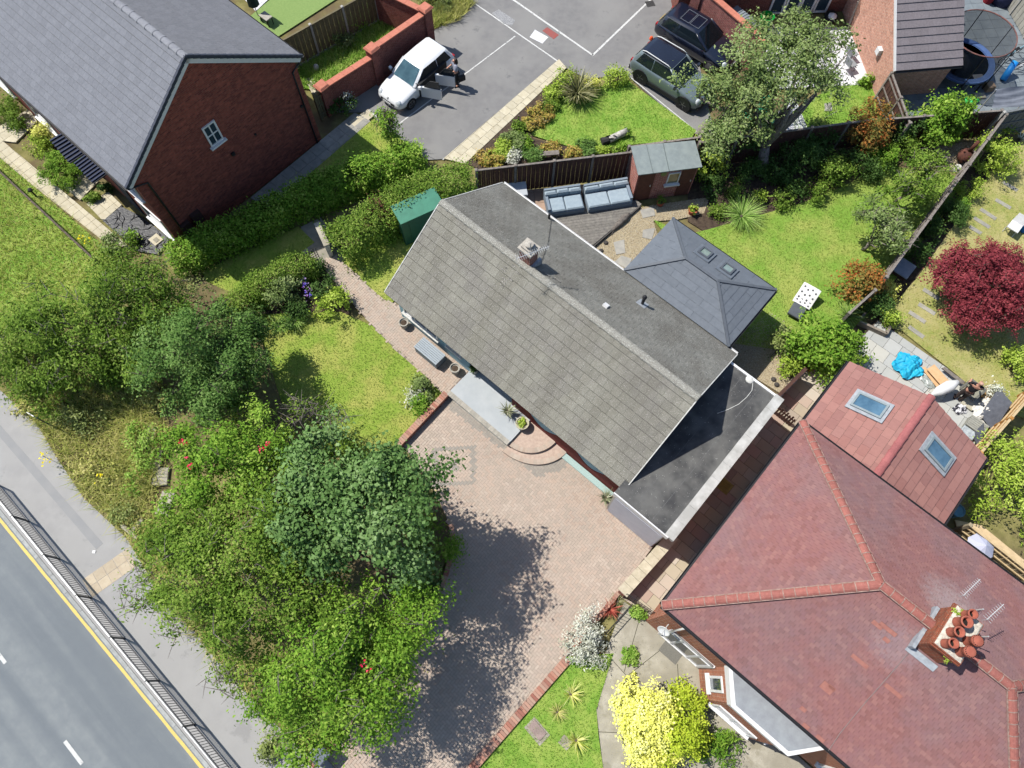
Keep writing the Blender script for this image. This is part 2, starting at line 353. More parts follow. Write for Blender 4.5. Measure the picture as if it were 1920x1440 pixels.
def limbs(base, tips, r0, rng, nmain=5, fork=.35, twig=0):
    """trunk, main limbs and twigs to a sample of clump positions"""
    g = G(); base = np.asarray(base, float); cen = tips.mean(0); top = base + (cen - base) * .8; top[2] = base[2] + (tips[:, 2].max() - base[2]) * .62
    f = base + (top - base) * fork; mid = base + (f - base) * .5 + rng.normal(0, .04, 3) * [1, 1, 0]
    g.tube([base, mid, f], [r0 * 1.25, r0, r0 * .85], 8)
    far = tips[rng.permutation(len(tips))[:nmain * 4]]
    ends = []
    for i in range(nmain):
        e = far[i] * .75 + f * .25 + [0, 0, .1]; m = (f + e) / 2 + rng.normal(0, .12, 3) + [0, 0, .12 * np.linalg.norm(e - f)]
        g.tube([f, m, e], [r0 * .6, r0 * .4, r0 * .16], 6); ends += [m, e]
    ends = np.array(ends)
    used = tips[rng.permutation(len(tips))[:min(len(tips), nmain * 9)]]
    for t in used:
        k = np.argmin(np.linalg.norm(ends - t, axis=1)); s = ends[k]; m = (s + t) / 2 + rng.normal(0, .08, 3)
        g.tube([s, m, t], [r0 * .2, r0 * .13, .008], 4, cap=False)
    hi = used[used[:, 2] > np.quantile(used[:, 2], .3)]
    for t in hi[:twig]:
        for _ in range(2): d = rng.normal(0, 1, 3) * [1, 1, .25]; d /= np.linalg.norm(d); L = rng.uniform(.3, .7); g.tube([t - d * .03, t + d * L * .5 + UP * .1, t + d * L + UP * .12], [.014, .011, .004], 4, cap=False)
    return g
SEED = [100]
def tree(name, label, px, py, zc, lobes, m, bark, r0=.12, clump=.38, per=26, ln=.13, wd=.07, density=1.0, up=.5, gap=0.0, inner=.35, cat='tree', group=None, base=None, rough_=.25, nmain=6, flat=.7, twig=25, bough=13):
    """px,py,zc: crown centre; lobes relative (dx along picture right, dy along picture up, dz, rx, ry, rz)"""
    SEED[0] += 1; rng = np.random.default_rng(SEED[0]); c = at(px, py, zc)
    b = c.copy() if base is None else np.asarray(base, float); b[2] = 0
    t = thing(name, label, cat, b, group)
    co, ti, cl = crown_leaves([(c[0] + l[0], c[1] + l[1], c[2] + l[2], l[3], l[4], l[5]) for l in lobes], clump, per, ln, wd, rng, density, up, inner, flat, rough_, gap=gap, bough=bough)
    crown_obj('crown', co, ti, m, t); obj('trunk', limbs(b, cl, r0, rng, nmain, twig=twig), bark, t, smooth=True); return t
def shrub(name, label, px, py, h, rx, ry, m, clump=.2, per=22, ln=.09, wd=.05, density=1.0, up=.5, cat='shrub', group=None, flat=.8, rough_=.2, gap=0.0, stems=True, bark=None, z0=0.0, lobes=None, inner=.35):
    SEED[0] += 1; rng = np.random.default_rng(SEED[0]); c = at(px, py, z0 + h * .55); c[2] = z0 + h * .5
    t = thing(name, label, cat, (c[0], c[1], z0), group)
    L = [(c[0], c[1], z0 + h * .48, rx, ry, h * .52)] if lobes is None else [(c[0] + l[0], c[1] + l[1], z0 + l[2], l[3], l[4], l[5]) for l in lobes]
    co, ti, cl = crown_leaves(L, clump, per, ln, wd, rng, density * 1.15, up, inner, flat, rough_, gap=gap, bough=5)
    crown_obj('foliage', co, ti, m, t)
    if stems:
        g = G(); b = V3(c[0], c[1], z0)
        for q in cl[rng.permutation(len(cl))[:10]]: g.tube([b + rng.normal(0, .05, 3) * [1, 1, 0], (b + q) / 2 + rng.normal(0, .05, 3), q], [.02, .015, .006], 4, cap=False)
        obj('stems', g, bark or BARK, t)
    return t
def hedge(name, label, path, width, height, m, clump=.2, per=20, ln=.085, wd=.05, density=1.0, cat='hedge', group=None, rnd=.12):
    """path: list of ground points along the middle"""
    SEED[0] += 1; rng = np.random.default_rng(SEED[0]); path = [np.asarray(p, float)[:2] for p in path]
    P = []; D = []; tot = 0
    for a, b in zip(path[:-1], path[1:]):
        d = b - a; L = np.linalg.norm(d); d /= L; s = np.array([-d[1], d[0]]); n = int(density * L * (width + 2 * height) / (clump ** 2) * 1.7)
        u = rng.uniform(-.1, L + .1, n); k = rng.uniform(0, width + 2 * height, n); w2 = width / 2
        x = np.where(k < height, -w2, np.where(k > height + width, w2, k - height - w2)); z = np.where(k < height, k, np.where(k > height + width, 2 * height + width - k, height))
        nx = np.where(k < height, -1., np.where(k > height + width, 1., 0.)); nz = np.where(nx == 0, 1., .15)
        rr = (np.abs(x) > w2 * .8) & (z > height * .85); z = np.where(rr, z - .12 * height, z)
        ins = rng.uniform(0, .35, n); x = x * (1 - ins) ; z = z - nz * ins * .25 * height
        wob = 1 + rnd * np.sin(u * 1.7 + path[0][0]) + rng.normal(0, .05, n); z = z * wob; x = x * (1 + rnd * np.sin(u * 2.3 + 1))
        q = a[None] + d[None] * u[:, None] + s[None] * x[:, None]; P.append(np.column_stack([q, np.maximum(z, .05)])); D.append(np.column_stack([s[0] * nx, s[1] * nx, nz]))
    P = np.concatenate(P); D = np.concatenate(D); n = len(P); ct = rng.random(n); m_ = rng.poisson(per, n) + 2; idx = np.repeat(np.arange(n), m_); T = len(idx)
    off = rng.normal(size=(T, 3)) * .55 * clump; c = P[idx] + off; c[:, 2] = np.maximum(c[:, 2], .03)
    co = leaf_quads(c, D[idx] * .6 + [0, 0, .4] + rng.normal(size=(T, 3)) * .4, ln, wd, rng); ti = np.clip(.5 * ct[idx] + .5 * rng.random(T), 0, 1)
    b = P.mean(0); b[2] = 0; t = thing(name, label, cat, b, group); crown_obj('foliage', co, ti, m, t)
    g = G()
    for a, bq in zip(path[:-1], path[1:]):
        L = np.linalg.norm(bq - a); k = max(2, int(L / .45))
        for i in range(k):
            q = a + (bq - a) * (i + .5) / k; g.tube([(q[0], q[1], 0), (q[0] + rng.normal(0, .06), q[1] + rng.normal(0, .06), height * .5), (q[0] + rng.normal(0, .15), q[1] + rng.normal(0, .15), height * .85)], [.03, .02, .008], 5)
    obj('stems', g, BARK, t); return t
def blade_strips(c, n, ln, wd, rng, arch=.5, spread=1.0, segs=3, up=1.0):
    """n strap leaves arching out of one point, as chains of quads"""
    out = []; az = rng.uniform(0, 6.283, n); el = rng.uniform(.25, 1.0, n) * spread; L = ln * rng.uniform(.6, 1.15, n)
    for a, e, l in zip(az, el, L):
        d = np.array([math.cos(a), math.sin(a)]); s = np.array([-d[1], d[0], 0]); pr = []
        for k in range(segs + 1):
            t = k / segs; hor = l * t * math.sin(e * .9 + arch * t * .6); z = l * t * math.cos(e * .7) * up - arch * l * t * t * .55
            pr.append((np.array([c[0] + d[0] * hor, c[1] + d[1] * hor, max(c[2] + z, .02)]), wd * (1 - t) ** .6 * .5 if k < segs else .002))
        for (p, w1), (q, w2) in zip(pr[:-1], pr[1:]): out += [p - s * w1, p + s * w1, q + s * w2, q - s * w2]
    return np.array(out)
def spiky(name, label, px, py, ln, wd, n, m, arch=.5, spread=1.0, cat='plant', group=None, z0=0.0, up=1.0, segs=3, zref=0.0):
    SEED[0] += 1; rng = np.random.default_rng(SEED[0]); c = at(px, py, z0 + zref); c[2] = z0
    co = blade_strips(c, n, ln, wd, rng, arch, spread, segs, up); ti = np.repeat(rng.random(n), segs)
    t = thing(name, label, cat, c, group); crown_obj('leaves', co, ti, m, t)
    g = G(); g.lathe(c - V3(0, 0, .0), [(.06 + ln * .05, 0), (.05 + ln * .04, ln * .12), (.02, ln * .2)], 8); obj('root_crown', g, BARK, t, smooth=True); return t
def scatter(polys, dens, rng):
    out = []
    for poly in polys:
        p = np.array([np.asarray(q)[:2] for q in poly]); lo, hi = p.min(0), p.max(0); n = int((hi - lo).prod() * dens); q = rng.uniform(lo, hi, (n, 2)); out.append(q[inpoly(q, p)])
    return np.concatenate(out)
def grass_tris(q, h, wd, rng, lean=.5, z0=0.0, hvar=.4):
    N = len(q); a = rng.uniform(0, 6.283, N); d = np.column_stack([np.cos(a), np.sin(a), np.zeros(N)]); s = np.column_stack([-d[:, 1], d[:, 0], d[:, 2]])
    H = h * rng.uniform(1 - hvar, 1 + hvar, N); W = (wd * rng.uniform(.7, 1.3, N))[:, None] / 2; b = np.column_stack([q, np.full(N, z0)])
    tip = b + d * (H * rng.uniform(.1, 2 * lean, N))[:, None] + np.column_stack([np.zeros((N, 2)), H])
    return np.stack([b - s * W, b + s * W, tip], 1).reshape(-1, 3)

BARK = mat('bark', C(120, 108, 98), C(78, 68, 60), scale=9, rough=.95, bump=.5, bscale=30)
BARK_L = mat('bark_grey', C(150, 142, 135), C(105, 96, 90), scale=9, rough=.95, bump=.4, bscale=30)
LF = dict(
    mid=leafmat('leaf_mid', C(62, 90, 26), C(92, 124, 40), C(126, 154, 60), C(166, 180, 98)),
    fresh=leafmat('leaf_fresh', C(70, 106, 28), C(100, 142, 42), C(136, 170, 62), C(176, 196, 98)),
    dark=leafmat('leaf_dark', C(38, 62, 26), C(58, 88, 38), C(86, 116, 56), C(118, 144, 82)),
    blue=leafmat('leaf_blue', C(62, 92, 44), C(88, 122, 62), C(116, 148, 86), C(144, 170, 114)),
    teal=leafmat('leaf_teal', C(62, 94, 38), C(88, 124, 56), C(118, 150, 78), C(150, 176, 108)),
    olive=leafmat('leaf_olive', C(78, 92, 42), C(112, 128, 66), C(146, 158, 92), C(176, 182, 128), trans=.2),
    greyg=leafmat('leaf_greygreen', C(80, 100, 48), C(106, 128, 68), C(136, 154, 94), C(166, 176, 128), trans=.2),
    lime=leafmat('leaf_lime', C(104, 134, 40), C(144, 172, 58), C(176, 198, 84), C(205, 216, 120)),
    yellow=leafmat('leaf_yellow', C(160, 175, 60), C(205, 208, 95), C(232, 232, 130), C(250, 250, 170)),
    photinia=leafmat('leaf_photinia', C(96, 116, 52), C(130, 130, 66), C(170, 118, 60), C(196, 92, 52)),
    maple=leafmat('leaf_maple', C(88, 34, 42), C(120, 48, 56), C(146, 64, 72), C(176, 94, 96), trans=.2),
    silver=leafmat('leaf_silver', C(120, 132, 100), C(176, 180, 160), C(212, 214, 200), C(235, 235, 225), trans=.15),
    purple=leafmat('leaf_purple', C(70, 30, 36), C(104, 46, 52), C(84, 62, 44), C(70, 90, 44)),
    phorm=leafmat('leaf_phormium', C(52, 62, 30), C(78, 84, 44), C(120, 118, 76), C(186, 182, 140), trans=.1),
    yucca=leafmat('leaf_yucca', C(104, 112, 80), C(140, 146, 112), C(178, 180, 150), C(205, 205, 180), trans=.1),
    cordy=leafmat('leaf_cordyline', C(150, 165, 60), C(185, 190, 90), C(215, 214, 130), C(228, 225, 160), trans=.1),
    redsp=leafmat('leaf_redspike', C(110, 44, 40), C(150, 66, 56), C(190, 100, 84), C(205, 130, 110), trans=.1),
    grassy=leafmat('leaf_ornamental_grass', C(84, 124, 44), C(120, 160, 66), C(158, 190, 96), C(190, 210, 132), trans=.2),
    straw=leafmat('leaf_long_grass', C(120, 140, 52), C(158, 166, 82), C(190, 186, 112), C(210, 200, 138), trans=.2),
    weed=leafmat('leaf_weed', C(100, 146, 50), C(130, 172, 66), C(160, 190, 90), C(190, 206, 120), trans=.35),
    lawn=leafmat('leaf_lawn', C(108, 142, 54), C(130, 158, 64), C(148, 168, 78), C(168, 176, 98), trans=.3),
    rosefl=leafmat('petal_red', C(190, 30, 60), C(215, 50, 80), C(235, 90, 120), trans=.2),
    violet=leafmat('petal_violet', C(70, 60, 170), C(110, 95, 200), C(170, 110, 190), C(205, 190, 225), trans=.2),
    yellowfl=leafmat('petal_yellow', C(225, 205, 30), C(240, 225, 60), trans=.2),
    alp=leafmat('leaf_alpine', C(110, 128, 60), C(150, 155, 70), C(186, 150, 80), C(150, 165, 130), trans=.15),
)
# ------------------------------------------------------------------ the ground and its surfaces
def sheet(name, poly, z, m, th=.05, **kw):
    g = G(); g.prism(poly, z - th, z); return obj(name, g, m, kind='structure', **kw)
M_SOIL = mat('rough_ground', C(120, 118, 66), C(150, 142, 92), C(112, 98, 72), scale=3, scale3=.5, rough=1, bump=.6, bscale=25)
M_EARTH = mat('garden_soil', C(96, 82, 68), C(66, 54, 46), scale=6, rough=1, bump=.8, bscale=30)
M_ROAD = mat('road_asphalt', C(138, 144, 146), C(128, 134, 138), scale=2.2, streak=(C(114, 121, 127), (.73, -.683, 0), .05, 0, 1.1, .8), rough=.85, bump=.25, bscale=220, speck=C(178, 182, 184), sthr=.7, sscale=90)
M_PAVE = mat('pavement_asphalt', C(172, 171, 169), C(162, 161, 160), C(168, 167, 165), scale=1.5, scale3=.4, blot=(C(152, 151, 150), 1.3, .6), rough=.9, bump=.15, bscale=200)
M_PAVED = mat('pavement_patch', C(152, 153, 154), C(158, 158, 158), scale=2, rough=.9, bump=.15, bscale=200)
M_KERB = mat('kerb_concrete', C(180, 182, 180), C(160, 162, 160), scale=6, rough=.9, bump=.2, tint='obj', tamt=.14)
M_COURT = mat('court_tarmac', C(137, 136, 135), C(128, 127, 127), C(144, 143, 141), scale=3, scale3=.45, blot=(C(112, 112, 113), .9, .62), rough=.88, bump=.25, bscale=180, speck=C(150, 152, 156), sthr=.74)
M_WLINE = mat('white_line_paint', C(226, 226, 222), C(205, 206, 204), scale=12, rough=.7, blot=(C(150, 150, 150), 7, .58))
M_YLINE = mat('yellow_line_paint', C(232, 205, 110), C(214, 192, 118), scale=9, rough=.7)
M_LAWN = mat('lawn_soil', C(134, 162, 60), C(150, 172, 72), C(172, 176, 90), scale=7, scale3=.8, rough=1, bump=.6, bscale=90)
M_LAWN_TOP = mat('lawn_lush', C(116, 158, 56), C(138, 174, 70), C(158, 180, 84), scale=8, scale3=1.0, rough=1, bump=.6, bscale=90)
M_LAWN_BACK = mat('lawn_back', C(122, 162, 58), C(138, 172, 70), C(164, 176, 88), scale=6, scale3=.45, rough=1, bump=.6, bscale=90)
M_LAWN_DRY = mat('lawn_dry', C(140, 154, 74), C(172, 168, 102), C(184, 176, 120), scale=5, scale3=.6, rough=1, bump=.6, bscale=90)
M_FAKE = mat('artificial_turf', C(140, 165, 98), C(128, 155, 90), scale=10, rough=1)
M_FLAG = mat('cream_flag', C(212, 204, 180), C(200, 190, 164), scale=5, rough=.9, bump=.15, tint='obj', tamt=.16)
M_FLAGJ = mat('cream_joint', C(172, 162, 136), C(150, 140, 116), scale=8, rough=1)
M_CONC = mat('old_concrete', C(192, 186, 170), C(170, 164, 148), C(158, 152, 136), scale=3, scale3=.6, blot=(C(152, 146, 126), 1.1, .57), rough=.95, bump=.3, bscale=70, speck=C(140, 136, 122), sthr=.68, sscale=30)
M_PATHC = mat('path_concrete', C(166, 160, 146), C(146, 142, 130), scale=4, rough=.95, bump=.3)
M_BED = mat('paving_joint_sand', C(156, 140, 130), C(138, 124, 116), scale=10, rough=1)
M_BRK = mat('block_paver', C(200, 182, 166), C(186, 168, 152), C(180, 166, 152), scale=14, scale3=.45, blot=(C(170, 154, 142), .7, .6), rough=.9, bump=.15, bscale=120, tint='attr', tamt=.5, tcol=[C(182, 158, 142), C(204, 182, 164), C(196, 180, 166), C(178, 166, 152), C(212, 196, 180)])
M_BRKG = mat('grey_block_paver', C(168, 160, 150), C(150, 146, 138), scale=14, rough=.9, tint='attr', tamt=.4, tcol=[C(150, 146, 138), C(182, 172, 158), C(165, 160, 152)])
M_SLABJ = mat('slab_joint', C(120, 112, 100), C(100, 94, 86), scale=8, rough=1)
M_SLAB = mat('sandstone_slab', C(186, 180, 166), C(168, 166, 158), scale=3, rough=.9, bump=.15, tint='obj', tamt=.3, tcol=None)
M_ALLEY = mat('alley_slab', C(196, 176, 158), C(176, 162, 148), scale=3, rough=.92, bump=.15, tint='obj', tamt=.8, tcol=[C(178, 150, 136), C(205, 196, 180), C(186, 176, 150), C(160, 150, 142)])
M_PATIO = mat('patio_slab', C(196, 196, 190), C(180, 182, 178), scale=3, rough=.9, bump=.1, tint='obj', tamt=.7, tcol=[C(178, 180, 178), C(205, 202, 190), C(190, 192, 190), C(168, 170, 166)])
M_WSLAB = mat('white_porcelain_slab', C(236, 236, 238), C(224, 225, 230), scale=2, rough=.6, tint='obj', tamt=.1)
M_GSLAB = mat('grey_yard_slab', C(134, 144, 150), C(120, 130, 138), scale=2, rough=.8, tint='obj', tamt=.16)
M_STONE = mat('stepping_stone', C(178, 174, 164), C(158, 156, 150), scale=4, rough=.9, bump=.2, tint='obj', tamt=.2)
M_GRAVB = mat('gravel_bed', C(196, 182, 152), C(160, 146, 118), scale=30, rough=1, bump=1, bscale=60)
M_GRAV = mat('gravel_stone', C(205, 192, 165), tint='attr', tamt=.8, tcol=[C(150, 130, 104), C(205, 190, 160), C(225, 215, 195), C(180, 165, 140)], rough=.9)
M_REDBR = brick_mat('red_garden_brick', C(172, 100, 84), C(140, 78, 68), C(170, 150, 136))

sheet('ground', [(-90, -60), (90, -60), (90, 110), (-90, 110)], -.06, M_SOIL)

# main road, kerb and pavement, all parallel to the yellow line
y0 = at(0, 975)[:2]; yd = unit(at(378, 1440)[:2] - y0); yn = np.array([-yd[1], yd[0]])     # yn: towards the houses
def RD(s, o): return y0 + yd * s + yn * o
sheet('road', [RD(-30, -14), RD(40, -14), RD(40, .13), RD(-30, .13)], -.02, M_ROAD)
sheet('pavement', [RD(-30, .265), RD(40, .265), RD(40, 2.95), RD(-30, 3.2)], .09, M_PAVE, th=.2)
g = G()
g.prism([RD(-20, 1.75), RD(3.6, 1.85), RD(3.6, 2.15), RD(-20, 2.0)], .06, .093); obj('trench_patch', g, M_PAVED, kind='structure')
kb = thing('kerb', None, None, (*RD(0, .195), 0)); kb['kind'] = 'structure'
kg = G(); kg.box((0, 0, -.1), (.905, .125, .205)); kme = mesh_of('kerb_stone', kg, M_KERB)
for k in range(-14, 34):
    p = RD(k * .915, .195); q = proj(V3(p[0], p[1], 0))[0]
    if -60 < q[0] < 1980 and -60 < q[1] < 1500: link('kerb_stone', kme, kb, Matrix.Translation((p[0], p[1], 0)) @ Matrix.Rotation(math.atan2(yd[1], yd[0]), 4, 'Z'))
g = G(); prev = None
for k in range(-60, 110):                  # slightly uneven painted edge
    a, b = RD(k * .3, -.05 + random.uniform(-.006, .006)), RD(k * .3, .05 + random.uniform(-.006, .006))
    if prev is not None: g.quad((*prev[0], -.016), (*a, -.016), (*b, -.016), (*prev[1], -.016))
    prev = (a, b)
obj('yellow_line', g, M_YLINE, kind='structure')
dm = at(137, 1411)[:2]; ds = np.dot(dm - y0, yd); do = np.dot(dm - y0, yn)
for k in (-2, -1, 0, 1):
    s0 = ds + k * 4.62
    g = G(); g.prism([RD(s0 - .5, do - .06), RD(s0 + .5, do - .06), RD(s0 + .5, do + .06), RD(s0 - .5, do + .06)], -.018, -.015); obj('lane_dash', g, M_WLINE, kind='structure')
tp = thing('tactile_slabs', None, None, (*pts((200, 1085))[0], .09)); tp['kind'] = 'structure'
O = V3(*at(165, 1102)[:2], .085); e1 = unit(at(222, 1062) - at(165, 1102)); e2 = np.cross(UP, e1)
lay('paving_slab', courses([(0, -.45), (1.8, -.45), (1.8, .35), (0, .35)], .4, .4, .012, .012, 0), O, e1, e2, (mat('buff_slab', C(200, 186, 162), C(190, 174, 150), scale=6, tint='obj', tamt=.15), M_FLAG), tp, th=.012)

# verge and soil beds
sheet('verge_soil', [*pts((-60, 640), (0, 730), (75, 800), (110, 860), (160, 935), (240, 1010), (300, 1110), (390, 1210), (490, 1330), (590, 1425), (690, 1320), (790, 1180), (850, 1010), (745, 850), (640, 850), (530, 760), (492, 640), (470, 560), (420, 545), (300, 490), (190, 450), (0, 300), (-80, 230))], .13, M_SOIL, th=.25)
BEDS = dict(
    back_border=pts((1290, 415), (1330, 440), (1430, 405), (1500, 385), (1600, 330), (1660, 300), (1740, 300), (1800, 240), (1880, 215), (1660, 240), (1480, 250), (1330, 270), (1290, 330)),
    front_border=pts((470, 560), (520, 640), (600, 612), (660, 600), (640, 540), (600, 490), (560, 470), (500, 520)),
    neighbour_border=pts((1885, 250), (1800, 330), (1700, 480), (1640, 600), (1600, 640), (1560, 680), (1600, 690), (1680, 620), (1720, 520), (1790, 420), (1900, 290)),
    lawn_corner_bed=pts((770, 745), (800, 700), (838, 745), (785, 800), (760, 790)),
    court_border=pts((1052, 130), (1080, 160), (985, 230), (1000, 260), (1090, 282), (1180, 270), (1180, 290), (900, 318), (870, 305), (960, 200)))
for nm, poly in BEDS.items(): sheet(nm, poly, .016, M_EARTH)

# lawns
LAWNS = dict(
    front_lawn=(pts((470, 590), (640, 585), (700, 612), (760, 665), (835, 745), (780, 805), (735, 842), (560, 930), (440, 800)), M_LAWN),
    side_lawn=(pts((640, 492), (735, 390), (810, 400), (800, 470), (728, 580), (690, 540)), M_LAWN),
    back_lawn=(pts((1225, 412), (1290, 440), (1330, 430), (1420, 405), (1500, 382), (1580, 350), (1660, 310), (1790, 330), (1800, 350), (1640, 580), (1560, 650), (1480, 660), (1350, 640), (1300, 500)), M_LAWN_BACK),
    court_lawn=(pts((985, 230), (1040, 200), (1062, 160), (1120, 165), (1175, 150), (1305, 245), (1295, 262), (1180, 272), (1090, 282), (1000, 255)), M_LAWN_TOP),
    neighbour_lawn=(pts((1930, 250), (1880, 290), (1790, 420), (1720, 520), (1640, 610), (1690, 620), (1790, 700), (1860, 760), (1960, 800), (1990, 300)), M_LAWN_DRY),
    drive_lawn=(pts((870, 1470), (1060, 1232), (1150, 1225), (1118, 1330), (1122, 1380), (1135, 1470)), M_LAWN_TOP),
    corner_lawn=(pts((1480, 220), (1560, 160), (1640, 155), (1665, 225), (1490, 246)), M_LAWN_TOP),
    verge_lawn=(pts((-80, 255), (0, 297), (192, 460), (250, 530), (150, 610), (0, 650), (-120, 650)), M_LAWN_TOP),
    strip_lawn=(pts((330, 505), (560, 395), (640, 330), (760, 268), (700, 225), (660, 250), (530, 370), (350, 480)), M_LAWN),
    hedge_lawn=(pts((400, 560), (470, 540), (590, 455), (560, 425), (380, 510)), M_LAWN),
    wild_plot=(pts((500, 160), (560, 130), (690, 5), (790, 15), (780, 40), (600, 170)), M_LAWN_TOP))
lawns_w = {}
for i, (nm, (poly, m)) in enumerate(LAWNS.items()): lawns_w[nm] = poly; sheet(nm, poly, (.02 if nm != 'verge_lawn' else .15) + .0012 * i, m)
rng = np.random.default_rng(5)
def grass_obj(name, label, polys, dens, h, wd, m, z0=.03, lean=.5, hvar=.4):
    q = scatter(polys, dens, rng); co = grass_tris(q, h, wd, rng, lean, z0, hvar); pn = np.sin(q[:, 0] * 1.3) * np.cos(q[:, 1] * 1.1 + 1) * .1
    v = co.mean(0); v[2] = 0; o = link(name, fast_mesh(name, co - v, 3, m, np.clip(rng.random(len(q)) * .75 + .12 + pn, 0, 1)), None, Matrix.Translation(v.tolist())); return tag(o, label, 'grass', None, 'stuff')
grass_obj('mown_grass', 'short mown grass blades covering the front and back lawns', [lawns_w[k] for k in ('front_lawn', 'side_lawn', 'back_lawn', 'strip_lawn', 'hedge_lawn')], 420, .05, .022, LF['lawn'])
grass_obj('lush_grass', 'bright green lawn grass beside the parking court and the drive', [lawns_w[k] for k in ('court_lawn', 'drive_lawn', 'corner_lawn')], 420, .06, .022, leafmat('leaf_lush', C(104, 146, 48), C(126, 164, 62), C(146, 176, 76), C(164, 182, 94), trans=.3))
grass_obj('dry_grass', 'pale dry lawn grass in the garden of the red maple', [lawns_w['neighbour_lawn']], 300, .045, .02, LF['straw'])
grass_obj('meadow_grass', 'long uncut grass filling the walled plot', [lawns_w['wild_plot']], 330, .22, .04, LF['weed'], lean=.7)
grass_obj('verge_grass', 'long bright grass on the verge at the left edge', [lawns_w['verge_lawn']], 260, .18, .03, leafmat('leaf_verge', C(124, 154, 56), C(152, 174, 74), C(184, 188, 104), C(212, 204, 140), trans=.4), lean=1.0, z0=.15)
WILD = [pts((60, 770), (150, 700), (260, 720), (330, 820), (250, 1000), (160, 930), (75, 800)), pts((235, 760), (310, 830), (290, 1010), (240, 1010), (190, 940)), pts((380, 1210), (520, 1260), (640, 1370), (590, 1420), (500, 1330)), pts((245, 1010), (330, 1020), (420, 1200), (400, 1225), (300, 1120)), pts((0, 690), (60, 640), (160, 720), (75, 800))]
grass_obj('rank_grass', 'rank straw coloured grass on the roadside bank', WILD, 260, .34, .03, LF['straw'], lean=.9, z0=.13)
grass_obj('dead_grass_clump', 'dry grass clump at the top of the parking court', [pts((790, 10), (800, 60), (860, 40), (890, 5), (850, -30), (780, -20))], 500, .35, .03, LF['straw'], lean=.8)

# block paved drive and paths in herringbone
def herring(name, poly, O, z, m, parent, W=.1, gap=.009, th=.012, excl=(), select=None):
    P = np.array([np.asarray(p)[:2] for p in poly]); ll = np.column_stack([(P - O[:2]) @ bu[:2], (P - O[:2]) @ bn[:2]]) / W
    i0, j0 = np.floor(ll.min(0)).astype(int) - 3; i1, j1 = np.ceil(ll.max(0)).astype(int) + 3
    I, J = np.meshgrid(np.arange(i0, i1), np.arange(j0, j1), indexing='ij'); I = I.ravel(); J = J.ravel(); d = (I - J) % 4
    h = d == 0; v = d == 3; x0 = np.concatenate([I[h], I[v]]); yy = np.concatenate([J[h], J[v]]); sx = np.concatenate([np.full(h.sum(), 2), np.full(v.sum(), 1)]); sy = np.concatenate([np.full(h.sum(), 1), np.full(v.sum(), 2)])
    cx = (x0 + sx / 2) * W; cy = (yy + sy / 2) * W; cw = O[:2] + cx[:, None] * bu[:2] + cy[:, None] * bn[:2]
    k = inpoly(cw, P)
    for e in excl: k &= ~inpoly(cw, np.array([np.asarray(p)[:2] for p in e]))
    out = []
    for sel in (select or [lambda c: np.ones(len(c), bool)]):
        s = k & sel(cw); hx = (sx[s] * W - gap) / 2; hy = (sy[s] * W - gap) / 2; c = cw[s]; n = len(c); zj = z + th + rng.normal(0, .0016, n)
        cor = []
        for a, b in ((-1, -1), (1, -1), (1, 1), (-1, 1)): cor.append(np.column_stack([c + (a * hx)[:, None] * bu[:2] + (b * hy)[:, None] * bn[:2], zj]))
        low = [np.column_stack([q[:, :2], np.full(n, z - .01)]) for q in cor]; F = [np.stack(cor, 1)]
        for i in range(4): j = (i + 1) % 4; F.append(np.stack([low[i], low[j], cor[j], cor[i]], 1))
        co = np.stack(F, 1).reshape(-1, 3); t = np.clip(rng.random(n) * .8 + .1 + .22 * np.sin(c[:, 0] * .9 + 1) * np.cos(c[:, 1] * 1.1), 0, 1); out.append((co, np.repeat(t, 5)))
    for (co, t), mm in zip(out, m):
        if len(co): link(name, fast_mesh(name, co, 4, mm, t), parent, Matrix())['kind'] = 'stuff'
DRIVE = pts((753, 832), (845, 742), (880, 715), (985, 800), (1060, 852), (1243, 1000), (1160, 1112), (1055, 1240), (880, 1444), (800, 1540), (480, 1540), (615, 1418), (690, 1322), (780, 1212), (838, 1060), (850, 1000), (815, 920))
dr = sheet('driveway', DRIVE, .02, M_BED)
mo = at(852, 873)[:2]; mk = at(1088, 1062)[:2]
def sel_grey(c):
    q = np.column_stack([(c - mo) @ np.array([1, .05]), (c - mo) @ np.array([-.05, 1])]); r = np.maximum(abs(q[:, 0]), abs(q[:, 1]))
    q2 = c - mk; r2 = np.abs(q2 @ bu[:2]) + np.abs(q2 @ bn[:2])
    fr = np.array([np.asarray(p)[:2] for p in pts((842, 752), (950, 835), (1010, 882), (1050, 870))])
    dist = np.full(len(c), 9.0)
    for a, b in zip(fr[:-1], fr[1:]):
        t = np.clip(((c - a) @ (b - a)) / ((b - a) @ (b - a)), 0, 1); dist = np.minimum(dist, np.linalg.norm(c - (a + t[:, None] * (b - a)), axis=1))
    return ((r > .62) & (r < .82)) | (r < .16) | (dist < .24)
herring('block_pavers', DRIVE, at(900, 950), .02, (M_BRK, M_BRKG), dr, select=[lambda c: ~sel_grey(c), sel_grey])
PATH = pts((598, 492), (632, 480), (668, 515), (715, 560), (755, 575), (890, 695), (842, 752), (800, 708), (745, 660), (690, 602), (640, 545))
pa = sheet('garden_path', PATH, .03, M_BED)
herring('block_pavers', PATH, at(700, 600), .03, (M_BRK,), pa, excl=[pts((842, 735), (885, 690), (990, 795), (950, 838))])

